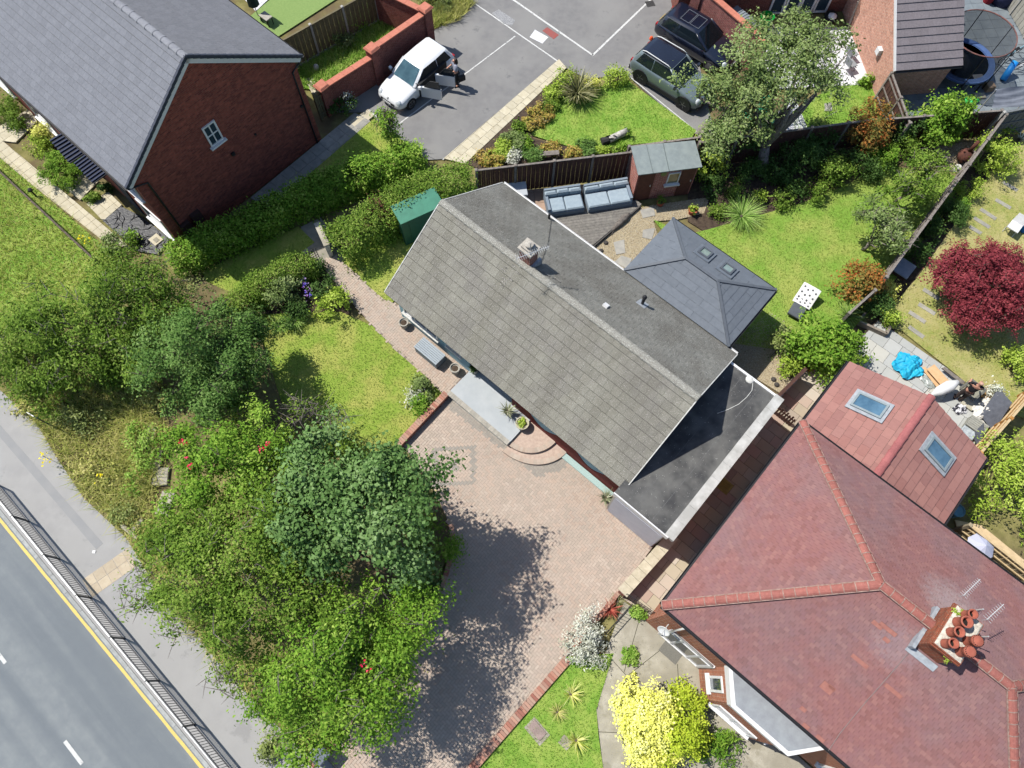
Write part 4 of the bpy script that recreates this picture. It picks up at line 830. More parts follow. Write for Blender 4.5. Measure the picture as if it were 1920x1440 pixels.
for a, b in ((c00, ra), (c01, ra), (c10, rb2), (c11, rb2), (ra, rb2)): g = G(); g.beam(a + UP * .035, b + UP * .035, .11, .05); obj('hip_cap', g, M_SLCAP, ex)
nbk = unit(np.cross(c01 - c11, ra - c11)); e2k = np.cross(nbk, -bu)
for px in ((1321, 476), (1363, 506)): skylight(ex, hit(*px, c11 + nbk * .02, nbk), -bu, e2k, .5, .55, M_SLCAP, mat('skylight_frame_grey', C(120, 128, 138), C(108, 116, 126), scale=5, rough=.5), mat('pale_roof_glass', C(150, 166, 160), C(120, 140, 136), scale=3, rough=.05, spec=.8))
gutter(ex, c10 + bu * .03 - UP * .03, c11 + bu * .03 - UP * .03, M_BLK, .05); gutter(ex, c01 + bn * .03 - UP * .03, c11 + bn * .03 - UP * .03, M_BLK, .05)
# ---- left brick house
A1 = at(237, 352, 4.75); B1 = at(565, 105, 4.75); HW = np.linalg.norm(B1 - A1); ha = unit(B1 - A1); hb = np.cross(UP, ha); HR = 7.85; HL = 17.0
def Hh(a, b, z): return V3(A1[0], A1[1], 0) + ha * a + hb * b + UP * z
M_HBR = brick_mat('house_brick', C(168, 88, 74), C(122, 62, 56), C(140, 98, 86), bump=.3)
lh = thing('brick_house', 'tall red brick house with slate grey roof at the upper left', 'house', Hh(HW / 2, 6, 0))
g = G(); P = [Hh(.32, .1, 0), Hh(HW - .32, .1, 0), Hh(HW - .32, .1, 4.75), Hh(HW / 2, .1, HR - .12), Hh(.32, .1, 4.75)]; Q = [p + hb * (HL - .3) for p in P]
g.add(P + Q, [(4, 3, 2, 1, 0)[::-1], (5, 6, 7, 8, 9)[::-1], (0, 4, 9, 5), (1, 6, 7, 2)]); 
me_ = obj('wall', g, M_HBR, lh, uv=True)
M_HT_O = mat('house_roof_tile', C(132, 135, 143), C(121, 124, 132), scale=12, rough=.85, bump=.12, bscale=150, tint='obj', tamt=.12, speck=C(165, 168, 175), sthr=.75)
M_HT_A = mat('house_roof_tile_field', C(132, 135, 143), C(121, 124, 132), scale=12, rough=.85, bump=.12, bscale=150, tint='attr', tamt=.12)
M_HT_B = mat('house_roof_tile_rear', C(128, 129, 136), C(118, 120, 126), scale=12, rough=.85, bump=.12, bscale=150, tint='attr', tamt=.12)
hs = math.hypot(HW / 2, HR - 4.75); h2f = unit(ha * HW / 2 + UP * (HR - 4.75)); h2b = unit(-ha * HW / 2 + UP * (HR - 4.75))
g = G(); slab3(g, [Hh(0, HL, 4.75), Hh(0, 0, 4.75), Hh(HW / 2, 0, HR), Hh(HW / 2, HL, HR)], .07, np.cross(-hb, h2f)); r1 = obj('roof_slope', g, M_UNDER, lh); r1['label'] = 'near slate grey roof slope facing the road'
lay('roof_tile', courses([(0, -.03), (HL, -.03), (HL, hs), (0, hs)], .3, hs / 19 + .0, .003, .02, .5), Hh(0, HL, 4.75), -hb, h2f, (M_HT_O, M_HT_A), r1, th=.028, tilt=.85, jit=.001)
g = G(); slab3(g, [Hh(HW, 0, 4.75), Hh(HW, HL, 4.75), Hh(HW / 2, HL, HR), Hh(HW / 2, 0, HR)], .07, np.cross(hb, h2b)); r2 = obj('roof_slope', g, M_UNDER, lh)
lay('roof_tile', courses([(0, -.03), (HL, -.03), (HL, hs), (0, hs)], .3, hs / 19, .004, .008, .5), Hh(HW, 0, 4.75), hb, h2b, (M_HT_O, M_HT_B), r2, th=.028, tilt=.85, limit=0)
ridge('ridge_tile', Hh(HW / 2, -.04, HR - .02), Hh(HW / 2, HL, HR - .02), .45, .14, mat('grey_ridge_cap', C(150, 152, 158), C(136, 138, 146), scale=10, tint='obj', tamt=.1), lh, .6)
M_NAVY = mat('dry_verge', C(62, 68, 84), C(54, 60, 76), scale=6, rough=.6)
for a0, e2 in ((0, h2f), (HW, h2b)):
    nn = np.cross(-hb, e2) if a0 == 0 else np.cross(hb, e2); p, q = Hh(a0, -.04, 4.75), Hh(HW / 2, -.04, HR)
    k = 19
    for i in range(k): g = G(); s = p + (q - p) * i / k; f = p + (q - p) * (i + 1.02) / k; g.beam(s + nn * .03, f + nn * .01, .1, .13, up=nn); obj('verge_unit', g, M_NAVY, lh)
    g = G(); g.beam(p - nn * .16 + hb * .05, q - nn * .16 + hb * .05, .04, .2, up=nn); obj('bargeboard', g, M_WHITE, lh)
gutter(lh, Hh(-.06, -.02, 4.7), Hh(-.06, HL, 4.7), M_BLK); gutter(lh, Hh(HW + .06, -.02, 4.7), Hh(HW + .06, HL, 4.7), M_BLK)
for a in (.75, HW - .62): g = G(); g.tube([Hh(a * .0 + (0 if a < 3 else HW), .02, 4.62), Hh(a, .03, 4.3), Hh(a, .03, .05)], .04, 8); obj('downpipe', g, M_BLK, lh, smooth=True)
wc = hit(398, 250, Hh(0, .1, 0), hb); window(lh, wc - hb * .0, ha, UP, .62, 1.05, M_WHITE, GL, bar=.07, dep=.06, mull=(('v', 0.), ('h', 0.)), sill=M_WHITE)
for px, s in (((437, 290), .16), ((565, 200), .12), ((478, 252), .08)): c = hit(*px, Hh(0, .1, 0), hb); g = G(); g.box(c - hb * .06, (s, .06, s), ax=(ha, hb, UP)); obj('wall_vent', g, M_BLK, lh)
for px in ((348, 425), (367, 405)): c = hit(*px, Hh(0, .1, 0), hb); g = G(); g.box(V3(c[0], c[1], max(c[2] - .3, .2)) - hb * .1, (.45, .2, .6), ax=(ha, hb, UP)); obj('meter_box', g, mat('brown_meter_box', C(70, 48, 44)), lh)
# front wall windows, doors and porch canopies (a = .32 side, seen edge on)
for b0, w_ in ((1.2, 1.2), (9.5, 1.2), (13, 1.2)): window(lh, Hh(.32, b0, 3.7), hb * -1, UP, w_, 1.2, M_WHITE, GL, sill=M_WHITE, dep=.05); window(lh, Hh(.32, b0, 1.3), hb * -1, UP, w_ + .5, 1.3, M_WHITE, GL, sill=M_WHITE, dep=.05)
for b0 in (3.3, 6.2): g = G(); g.box(Hh(.3, b0, .05), (.06, .95, 2.05), ax=(ha, hb, UP)); obj('door', g, mat('navy_door', C(40, 46, 62)), lh)
M_CAN = mat('navy_canopy_metal', C(26, 32, 50), C(22, 28, 44), scale=5, rough=.6, spec=.2)
for cpx in (((93, 262), (113, 252), (154, 291), (131, 306)), ((138, 305), (156, 292), (194, 331), (175, 344))):
    P = [at(*cpx[0], 2.25), at(*cpx[1], 2.5), at(*cpx[2], 2.5), at(*cpx[3], 2.25)]; n = unit(np.cross(P[3] - P[0], P[1] - P[0]))
    if n[2] < 0: n = -n
    P[1] += ha * .35; P[2] += ha * .35; g = G(); slab3(g, P, .05, n); cn = obj('porch_canopy', g, M_CAN, lh)
    for i in range(8): t = (i + .5) / 8; a = P[0] + (P[3] - P[0]) * t; b = P[1] + (P[2] - P[1]) * t; g = G(); g.beam(a + n * .03, b + n * .03, .05, .06, up=n); obj('slat', g, mat('canopy_slat', C(48, 60, 90), rough=.6, spec=.15), cn)
g = G(); poly = pts((194, 415), (228, 388), (262, 405), (320, 448), (297, 478), (258, 472)); g.prism(poly, .0, .05); mb = obj('weed_membrane', g, mat('wrinkled_black_sheet', C(54, 57, 64), C(40, 42, 48), scale=5, rough=.45, bump=.8, bscale=7, spec=.35), label='wrinkled black weed sheet over the bed below the brick gable', cat='ground sheet')
rng_ = np.random.default_rng(3); g = G(); q = scatter([poly], 7, rng_)
for p in q: a = rng_.uniform(0, 3.14); L = rng_.uniform(.15, .4); d = V3(math.cos(a), math.sin(a), 0) * L; d2 = V3(math.cos(a + .7), math.sin(a + .7), 0) * L; c = V3(p[0], p[1], .05); g.tube([c - d, c + UP * .02, c + d2], [.005, .025, .005], 4)
obj('folds', g, MATS['wrinkled_black_sheet'], mb, smooth=True)
g = G(); g.bbox_bevel(at(293, 450, .05), (.5, .45, .05), math.atan2(bu[1], bu[0]), .01); mh = obj('manhole_cover', g, M_FLAG, label='square pale manhole cover on the black weed sheet', cat='manhole cover'); g = G(); g.bbox_bevel(at(293, 450, .1), (.24, .2, .012), math.atan2(bu[1], bu[0]), .003); obj('lid', g, M_CONC, mh)
# ---- red tiled house
EV, RV, RW, RL = 4.8, 7.2, 7.74, 11.6; rh = RW / 2
M_RT = mat('red_plain_tile', C(152, 108, 104), C(140, 98, 97), C(134, 112, 114), scale=10, scale3=.5, rough=.95, bump=.2, bscale=150, tint='attr', tamt=.5, tcol=[C(132, 88, 84), C(154, 108, 104), C(142, 100, 102), C(166, 120, 112)], speck=C(196, 180, 178), sthr=.74, stains=((E_(5.9, 5.0, 6.6), 1.5, C(176, 172, 172)), (E_(5.2, 3.0, 6.6), 1.1, C(150, 142, 148))))
M_RR = mat('red_ridge_tile', C(170, 108, 98), C(152, 94, 86), scale=10, rough=.9, bump=.2, tint='obj', tamt=.2, speck=C(210, 190, 178), sthr=.72)
rd = thing('red_roof_house', 'large house with hipped red tiled roof at the lower right', 'house', E_(5.8, 3.9))
a0, a1, b1, b0 = E_(0, 0, EV), E_(RL, 0, EV), E_(RL, RW, EV), E_(0, RW, EV); r0, r1_ = E_(rh, rh, RV), E_(RL - rh, rh, RV)
for P, e1 in (((a0, a1, r1_, r0), bu), ((b0, a0, r0), -bn), ((b1, b0, r0, r1_), -bu), ((a1, b1, r1_), bn)):
    n = unit(np.cross(P[1] - P[0], P[-1] - P[0])); e2 = np.cross(n, e1); g = G(); slab3(g, P, .07, n); o = obj('roof_slope', g, M_UNDER, rd)
    lay('roof_tile', courses(plane_poly(P, P[0], e1, e2), .168, .115, .006, 0, .5), P[0], e1, e2, (M_RT, M_RT), o, th=.022, tilt=.85, limit=0, jit=.002)
for a, b in ((a0, r0), (b0, r0), (r0, r1_), (r1_, a1), (r1_, b1)): ridge('hip_tile' if a is not r0 else 'ridge_tile', a + UP * .02, b + UP * .02, .31, .13, M_RR, rd, .75, mat('ridge_mortar', C(176, 150, 138), C(140, 112, 104), scale=14, rough=1))
nfr = unit(np.cross(bu, unit(bn * rh + UP * (RV - EV))))
M_NEWT = mat('replaced_tile', C(172, 118, 106), C(160, 106, 96), scale=9, rough=.9)
for px, (w_, h_) in (((1665, 1180), (.5, .12)), ((1662, 1200), (.18, .12)), ((1612, 1240), (.5, .12)), ((1675, 1296), (.5, .12)), ((1551, 1290), (.35, .24)), ((1506, 1330), (.17, .12)), ((1511, 1362), (.2, .12)), ((1538, 1385), (.25, .12)), ((1560, 1290), (.2, .1)), ((1645, 1172), (.3, .12))):
    c = hit(*px, a0 + nfr * .028, nfr); g = G(); g.box(c - nfr * .01, (w_, h_, .012), ax=(bu, np.cross(nfr, bu), nfr)); obj('replaced_tile', g, M_NEWT, rd)
g = G(); P = [hit(*p, a0 + nfr * .035, nfr) for p in ((1712, 1212), (1690, 1240), (1660, 1275), (1620, 1320), (1575, 1375), (1553, 1408))]; g.tube(P, .008, 4); obj('roof_cable', g, mat('grey_cable', C(150, 140, 138)), rd)
# walls
M_BRN = mat('brown_hung_tile', C(186, 110, 78), C(164, 92, 66), scale=7, rough=.85, bump=.2)
M_RBR = brick_mat('orange_brick', C(190, 112, 80), C(164, 92, 68), C(196, 170, 150))
g = G(); g.prism([E_(.4, .12), E_(RL - .3, .12), E_(RL - .3, RW - .3), E_(.4, RW - .3)], 0, EV - .05); obj('wall', g, M_RBR, rd, uv=True)
wt = .12
def onwall(px, py, t=wt): return hit(px, py, E_(0, t, 0), bn)
window(rd, E_(1.85, wt, 1.15), bu, UP, 1.75, 2.2, M_WHITE, GL, bar=.09, dep=.07, mull=(('v', -.2), ('v', .2), ('h', .3)), name='front_door')
bay = [E_(2.75, wt), E_(3.42, -.65), E_(5.25, -.65), E_(5.95, wt)]
g = G(); g.prism(bay, 0, 3.35); by = obj('bay', g, M_RBR, rd, uv=True)
g = G(); cb = [E_(2.68, wt), E_(3.38, -.73), E_(5.29, -.73), E_(6.02, wt)]; g.prism(cb, 3.352, 3.95); obj('bay_fascia', g, M_WHITE, by)
g = G(); g.prism([E_(2.6, wt), E_(3.34, -.8), E_(5.33, -.8), E_(6.1, wt)], 3.952, 4.03); obj('bay_roof', g, M_WHITE, by); g = G(); g.prism([E_(2.74, wt), E_(3.42, -.68), E_(5.26, -.68), E_(5.95, wt)], 4.032, 4.06); obj('bay_felt', g, mat('bay_felt', C(160, 166, 170), C(146, 150, 156), scale=4, rough=.8), by)
for P0, P1, wd_ in ((bay[0], bay[1], .5), (bay[1], bay[2], 1.45), (bay[2], bay[3], .5)):
    e1 = unit(P1 - P0); c = (P0 + P1) / 2
    window(by, V3(c[0], c[1], 2.1 if wd_ < 1 else 1.3), e1, UP, wd_, 1.5 if wd_ < 1 else 1.0, M_WHITE, GL, bar=.08, dep=.05, mull=(('v', 0.),) if wd_ > 1 else (), sill=M_WHITE)
window(rd, E_(7.6, wt, 2.0), bu, UP, 1.0, 1.2, M_WHITE, GL, bar=.08, dep=.07, mull=(('v', 0.),), sill=M_WHITE); window(rd, E_(9.2, wt, 2.0), bu, UP, 1.4, 1.2, M_WHITE, GL, bar=.08, dep=.07, mull=(('v', 0.),), sill=M_WHITE)
gutter(rd, E_(0, -.05, EV - .03), E_(RL, -.05, EV - .03), M_BLK); gutter(rd, E_(-.05, 0, EV - .03), E_(-.05, RW, EV - .03), M_BLK); gutter(rd, E_(0, RW + .05, EV - .03), E_(RL, RW + .05, EV - .03), M_BLK)
g = G(); g.tube([E_(1.0, .05, 4.6), E_(1.0, .05, 2.4), E_(2.6, .05, 2.35)], .035, 8); obj('downpipe', g, M_WOLD, rd, smooth=True)
c = onwall(1243, 1178, .05); g = G(); ax = unit(V3(-.5, -.6, .35)); g.lathe(E_(.75, -.12, 2.6), [(.02, -.02), (.12, .0), (.2, .05), (.22, .08), (.2, .075), (.1, .03), (.01, .02)], 16, axis=ax); dsh = tag(obj('satellite_dish', g, M_WHITE, smooth=True), 'round white satellite dish on the brick corner of the red roofed house', 'satellite dish'); g = G(); g.tube([E_(.75, .1, 2.6), E_(.75, -.12, 2.6)], .02, 6); g.tube([E_(.75, -.12, 2.6), E_(.75, -.12, 2.6) + ax * .25], .012, 5); obj('bracket', g, M_ALU, dsh)
# chimney with six pots
M_RCH = brick_mat('chimney_stack_brick', C(170, 92, 66), C(136, 72, 54), C(150, 120, 100))
g = G(); g.box(E_(5.8, 3.85, 5.9), (.72, 1.2, 1.72), ax=(bu, bn, UP)); rc = obj('chimney', g, M_RCH, rd, uv=True)
for dz, k in ((7.62, .06), (7.7, .12), (7.78, .07)): g = G(); g.box(E_(5.8, 3.85, dz), (.72 + k, 1.2 + k, .079), ax=(bu, bn, UP)); obj('corbel_course', g, M_RCH, rc, uv=True)
g = G(); g.bbox_bevel(E_(5.8, 3.85, 7.86), (.74, 1.22, .07), math.atan2(bu[1], bu[0]), .05); obj('flaunching', g, mat('lime_mortar', C(226, 216, 200), C(180, 172, 160), scale=14, rough=1, bump=.6, bscale=30), rc)
M_POT = mat('terracotta_pot', C(180, 104, 84), C(160, 88, 72), scale=8, rough=.85, bump=.1); M_FLUEB = mat('flue_black', (.012, .011, .01, 1), rough=1)  # near-black for flue mouths, cap vent holes and the chimenea mouth
for i, (s, t, r, h, cap) in enumerate(((5.62, 3.38, .115, .42, 0), (5.6, 3.72, .12, .42, 0), (5.62, 4.05, .135, .44, 0), (5.66, 4.34, .11, .4, 0), (6.0, 3.45, .12, .4, 1), (6.02, 3.8, .12, .4, 1))):
    c = E_(s, t, 7.91); g = G()
    g.lathe(c, [(r * 1.1, 0), (r * 1.05, .05), (r, h * .5), (r * .98, h - .06), (r * 1.14, h - .05), (r * 1.14, h), (r * .86, h), (r * .84, h - .2)], 16); pt = obj('chimney_pot', g, M_POT, rc, smooth=True)
    if cap:
        g = G(); g.lathe(c + UP * (h - .01), [(r * 1.2, 0), (r * 1.25, .04), (r * 1.2, .09), (r * .9, .11), (.01, .12)], 16); cp = obj('cap', g, M_POT, pt, smooth=True)
        g = G()
        for k in range(18): a = k / 18 * 6.283; g.box(c + V3(math.cos(a) * r * 1.1, math.sin(a) * r * 1.1, h + .075), (.02, .02, .02), a)
        obj('vent_holes', g, M_FLUEB, cp)
    else: g = G(); g.lathe(c + UP * (h - .195), [(r * .83, 0), (r * .83, .01)], 12); obj('flue_dark', g, M_FLUEB, pt)
g = G(); g.box(E_(5.8, 3.12, 4.8 + 3.12 / rh * (RV - EV) + .03), (.84, .2, .04), ax=(bu, np.cross(nfr, bu), nfr)); g.box(E_(5.38, 3.75, 6.9), (.1, 1.35, .22), ax=(bu, bn, UP)); obj('flashing', g, M_LEAD, rc)
for s, t, z in ((5.5, 4.3, 7.9), (5.95, 3.22, 7.6)):
    rg = np.random.default_rng(int(s * 10)); co, ti, _ = crown_leaves([(*E_(s, t, z)[:3], .14, .1, .1)], .06, 14, .06, .03, rg, nclump=8); crown_obj('weed', co, ti, LF['lime'], rc)
yagi('tv_aerial', 'upper spiky aerial leaning off the large brick chimney', E_(5.7, 4.5, 7.6), E_(5.8, 4.62, 8.3), at(1806, 1117, 8.3), at(1838, 1086, 8.3), 11, .2, M_ALU)
yagi('tv_aerial', 'lower spiky aerial right of the large chimney pots', E_(6.2, 4.1, 7.6), E_(6.25, 4.15, 8.2), at(1850, 1162, 8.25), at(1882, 1133, 8.3), 9, .24, M_ALU)
# red tiled extension with two roof windows
rx = thing('red_roof_extension', 'single storey rear extension with red tiled gable roof and two skylights', 'extension', E_(3, 10))
M_XT = mat('red_interlock_tile', C(178, 124, 118), C(164, 110, 106), scale=8, rough=.85, bump=.1, tint='obj', tamt=.7, tcol=[C(152, 108, 100), C(172, 128, 118), C(144, 104, 98), C(162, 122, 114)])
M_XTA = mat('red_interlock_tile_field', C(178, 124, 118), C(164, 110, 106), scale=8, rough=.85, tint='attr', tamt=.7, tcol=[C(152, 108, 100), C(172, 128, 118), C(144, 104, 98), C(162, 122, 114)])
XE, XP, xs0, xs1, xm, xt0, xt1 = 2.75, 3.85, .25, 5.88, 3.0, 7.3, 12.07
g = G(); P = [E_(xs0 + .3, xt0, 0), E_(xs1 - .3, xt0, 0), E_(xs1 - .3, xt0, XE), E_(xm, xt0, XP - .1), E_(xs0 + .3, xt0, XE)]; Q = [p + bn * (xt1 - xt0 - .25) for p in P]
g.add(P + Q, [(0, 1, 2, 3, 4), (9, 8, 7, 6, 5), (0, 4, 9, 5), (2, 1, 6, 7)]); obj('wall', g, M_RBR, rx, uv=True)
for P, e1, wdt in (((E_(xs0, xt1, XE), E_(xs0, xt0, XE), E_(xm, xt0, XP), E_(xm, xt1, XP)), -bn, .33), ((E_(xs1, xt0, XE), E_(xs1, xt1, XE), E_(xm, xt1, XP), E_(xm, xt0, XP)), bn, .33)):
    n = unit(np.cross(P[1] - P[0], P[-1] - P[0])); e2 = np.cross(n, e1); g = G(); slab3(g, P, .06, n); o = obj('roof_slope', g, M_UNDER, rx)
    lay('roof_tile', courses(plane_poly(P, P[0], e1, e2), .42, .335, .005, .014, .5), P[0], e1, e2, (M_XT, M_XTA), o, th=.03, tilt=.85, jit=.0015)
    o['sn'] = 0
    px = (1630, 762) if np.dot(n, bu) < 0 else (1757, 851); c = hit(*px, P[0] + n * .03, n); skylight(rx, c, e1, e2, .66, 1.1, mat('roof_window_frame', C(150, 162, 166), C(138, 150, 154), scale=5, rough=.5), M_LEAD, GLS)
ridge('ridge_tile', E_(xm, xt1 + .03, XP), E_(xm, xt0, XP), .4, .14, mat('mauve_ridge_tile', C(176, 108, 106), C(160, 96, 96), scale=8, tint='obj', tamt=.15), rx, .6)
for s in (xs0, xs1): gutter(rx, E_(s + (-.05 if s < 1 else .05), xt0, XE - .03), E_(s + (-.05 if s < 1 else .05), xt1, XE - .03), M_BLK)
# ---- house at the upper right (only its low roof and gable are in view)
ur = thing('corner_house', 'brick house with dark tiled roof at the upper right corner', 'house', at(1740, 90))
q0, q1 = at(1680, 133, 2.0), at(1803, 123, 2.0); ue = unit(q1 - q0); ub = np.cross(UP, ue); UW = np.linalg.norm(q1 - q0) + .05; UD = 4.6; uz = 2.9
M_UT = mat('brown_grey_tile', C(138, 130, 134), C(122, 116, 120), scale=14, rough=.9, bump=.2, bscale=120, tint='obj', tamt=.12); M_UTA = mat('brown_grey_tile_field', C(138, 130, 134), C(122, 116, 120), scale=14, rough=.9, tint='attr', tamt=.12)
P = [q0, q0 + ue * UW, q0 + ue * UW + ub * UD + UP * uz, q0 + ub * UD + UP * uz]; n = unit(np.cross(P[1] - P[0], P[3] - P[0])); e2 = np.cross(n, ue); g = G(); slab3(g, P, .07, n); o = obj('roof_slope', g, M_UNDER, ur)
lay('roof_tile', courses(plane_poly(P, P[0], ue, e2), .38, .36, .005, 0, .5), P[0], ue, e2, (M_UT, M_UTA), o, th=.045, tilt=.85)
M_UBR = brick_mat('pink_brick', C(226, 164, 138), C(204, 140, 116), C(222, 200, 186), bump=.3)
w0 = q0 + ue * .12 + ub * .3; w1 = q0 + ue * (UW - .15) + ub * .3
g = G(); PP = [w0 * [1, 1, 0], w1 * [1, 1, 0], w1 + ub * UD, w0 + ub * UD]; 
L = [V3(w0[0], w0[1], 0), V3(w1[0], w1[1], 0), V3(w1[0], w1[1], 2.1), V3(w0[0], w0[1], 2.1)]; L2 = [L[0] + ub * 9, L[1] + ub * 9, L[2] + ub * 9 + UP * 2.8, L[3] + ub * 9 + UP * 2.8]; Lm = [L[2] + ub * (UD - .4) + UP * 2.6, L[3] + ub * (UD - .4) + UP * 2.6]
g.add(L + L2 + Lm, [(0, 1, 2, 3), (0, 3, 9, 7, 4), (1, 5, 6, 8, 2), (3, 2, 8, 9), (9, 8, 6, 7), (4, 7, 6, 5)]); obj('wall', g, M_UBR, ur, uv=True)
g = G(); g.beam(P[0] - ue * .03 - n * .05, P[3] - ue * .03 - n * .05, .04, .16, up=n); obj('bargeboard', g, M_WHITE, ur); gutter(ur, q0 - ub * .05 - UP * .03, q0 + ue * UW - ub * .05 - UP * .03, M_BLK)
c = hit(1649, 100, w0, ue); g = G(); g.box(V3(c[0], c[1], c[2]) - ue * .1, (.2, .3, .3), ax=(ue, ub, UP)); obj('wall_box', g, M_WHITE, ur)
# terrace of patio doors at the top edge
pd = thing('patio_door_house', 'brick house wall with white patio doors at the top edge', 'house', at(1480, 10)); f0, f1 = at(1372, 30), at(1600, 22); fe = unit(f1 - f0); fb = np.cross(UP, fe); fL = np.linalg.norm(f1 - f0)
M_PBR = brick_mat('plum_brick', C(150, 82, 72), C(122, 66, 58), C(150, 120, 108)); g = G(); g.box(f0 + fe * fL / 2 + fb * 2, (fL + 6, 3.9, 4.5), ax=(fe, fb, UP)); obj('wall', g, M_PBR, pd, uv=True)
dc = at(1492, 26); sdoor = np.dot(dc - f0, fe)
for k in range(4): window(pd, f0 + fe * (sdoor - 1.15 + k * .78) + fb * .04 + UP * 1.1, fe, UP, .74, 2.1, M_WHITE, GL, bar=.09, dep=.08, name='patio_door')
# ---- brick garden walls
def brick_wall(name, label, runs, m, cop, th=.22, pier=(), pw=.45, pier_cap=None):
    """runs: [(p0,p1,h)], copings laid as separate stones"""
    t = thing(name, label, 'wall', runs[0][0] * [1, 1, 0])
    for p0, p1, h in runs:
        p0 = V3(p0[0], p0[1], 0); p1 = V3(p1[0], p1[1], 0); g = G(); g.beam(p0 + UP * h / 2, p1 + UP * h / 2, th, h); obj('wall', g, m, t, uv=True)
        L = np.linalg.norm(p1 - p0); d = (p1 - p0) / L; k = max(1, round(L / .6))
        for i in range(k): g = G(); g.beam(p0 + d * (L * i / k + .004) + UP * (h + .03), p0 + d * (L * (i + 1) / k - .004) + UP * (h + .03), th + .1, .058); obj('coping_stone', g, cop, t)
    for p, h in pier:
        p = V3(p[0], p[1], 0); rz = math.atan2(bu[1], bu[0]); g = G(); g.box(p, (pw, pw, h), rz); q = obj('pier', g, m, t, uv=True); g = G(); g.box(p + UP * (h + .001), (pw + .12, pw + .12, .06), rz); g.bbox_bevel(p + UP * (h + .061), (pw + .06, pw + .06, .07), rz, .05); obj('pier_cap', g, cop, q)
    return t
M_GWB = brick_mat('wall_brick', C(158, 88, 78), C(128, 68, 64), C(150, 118, 108)); M_COPR = mat('orange_coping', C(208, 134, 112), C(194, 120, 100), scale=8, rough=.9, tint='obj', tamt=.1)
z1 = 1.55; z2 = 1.95; p1, p2, p3 = at(603, 162, z1 + .1), at(697, 92, z2), at(797, 16, z2 + .2); p4 = at(690, -30, z2)
brick_wall('garden_wall', 'stepped red brick wall with orange coping beside the white car', [(p1, p2, z1), (p2, p3, z2), (p3, p4, z2)], M_GWB, M_COPR, pier=[(p1, z1 + .1), (p2, z2 + .02), (p3, z2 + .2)])
s1, s2, s3 = at(1292, -12, 2.0), at(1315, -25, 2.0), at(1440, 82, 2.0)
brick_wall('boundary_wall', 'red brick wall with orange coping beside the navy car', [(s2, s3, 2.0)], brick_mat('court_wall_brick', C(172, 104, 98), C(146, 84, 80), C(170, 140, 130)), M_COPR, pier=[(s2, 2.15)], pw=.5)
# low walls round the drive
def low_wall(name, label, path, h, th, m, cap_m, cat='wall', cap_n=.11):
    t = thing(name, label, cat, np.append(np.asarray(path[0])[:2], 0)); 
    for a, b in zip(path[:-1], path[1:]):
        a = V3(a[0], a[1], 0); b = V3(b[0], b[1], 0); g = G(); L = np.linalg.norm(b - a); d = (b - a) / L
        g.beam(a + UP * (h / 2 - .03), b + UP * (h / 2 - .03), th, h - .06); obj('wall', g, m, t, uv=True); k = max(1, round(L / cap_n)); g = G()
        for i in range(k): g.tint = random.random(); g.beam(a + d * (L * i / k + .005) + UP * (h - .02), a + d * (L * (i + 1) / k - .005) + UP * (h - .02), th + .02, .06)
        obj('edge_bricks', g, cap_m, t, kind='stuff')
    return t
M_EDGE = mat('edging_brick', C(196, 128, 106), tint='attr', tamt=.8, tcol=[C(166, 112, 96), C(194, 150, 130), C(182, 160, 142), C(150, 98, 86)], rough=.9)
low_wall('retaining_wall', 'low red brick retaining wall between front lawn and drive', pts((838, 742), (748, 838)), .34, .24, M_REDBR, M_EDGE)
low_wall('drive_edging', 'curved brick edging of the drive below the trees', pts((846, 985), (852, 1020), (838, 1075), (800, 1175), (762, 1235), (690, 1318), (612, 1415)), .2, .16, M_REDBR, M_EDGE)
low_wall('drive_kerb', 'straight brick edging between drive and lower lawn', pts((1064, 1236), (880, 1446), (800, 1535)), .12, .28, M_REDBR, M_EDGE)
low_wall('boundary_kerb', 'brick edging of the drive beside the spiky red plant', pts((1158, 1112), (1075, 1215)), .22, .14, M_REDBR, M_EDGE)
t = thing('concrete_wall_top', 'pale concrete capped wall between the drive and the alley', 'wall', at(1200, 1060)); pa_, pb_ = at(1264, 1003, .75), at(1167, 1112, .75); L = np.linalg.norm(pb_ - pa_); d = (pb_ - pa_) / L
g = G(); g.beam(V3(*pa_[:2], .34), V3(*pb_[:2], .34), .24, .68); obj('wall', g, M_REDBR, t, uv=True)
for i in range(8): g = G(); g.beam(V3(*pa_[:2], .711) + d * (L * i / 8 + .005), V3(*pa_[:2], .711) + d * (L * (i + 1) / 8 - .005), .42, .06); obj('coping_stone', g, mat('cream_coping', C(212, 202, 178), C(192, 182, 158), scale=6, tint='obj', tamt=.12), t)
t = thing('gate_post', 'slate capped brick gate pier at the drive mouth', 'gate pier', at(598, 1418)); g = G(); g.box(at(598, 1416), (.42, .42, .75), math.atan2(bu[1], bu[0])); obj('pier', g, M_REDBR, t, uv=True); g = G(); g.bbox_bevel(at(598, 1416, .75), (.55, .55, .08), math.atan2(bu[1], bu[0]), .03); obj('cap', g, mat('slate_cap', C(120, 128, 140), C(108, 116, 128), scale=4), t)
t = thing('path_wall', 'short white rendered wall end beside the side gate path', 'wall', at(618, 470)); g = G(); g.beam(at(603, 440, 0) + UP * .45, at(622, 482, 0) + UP * .45, .2, .9); obj('wall', g, M_WOLD, t); g = G(); g.beam(at(603, 440, 0) + UP * .92, at(622, 482, 0) + UP * .92, .26, .05); obj('coping', g, M_CONC, t)
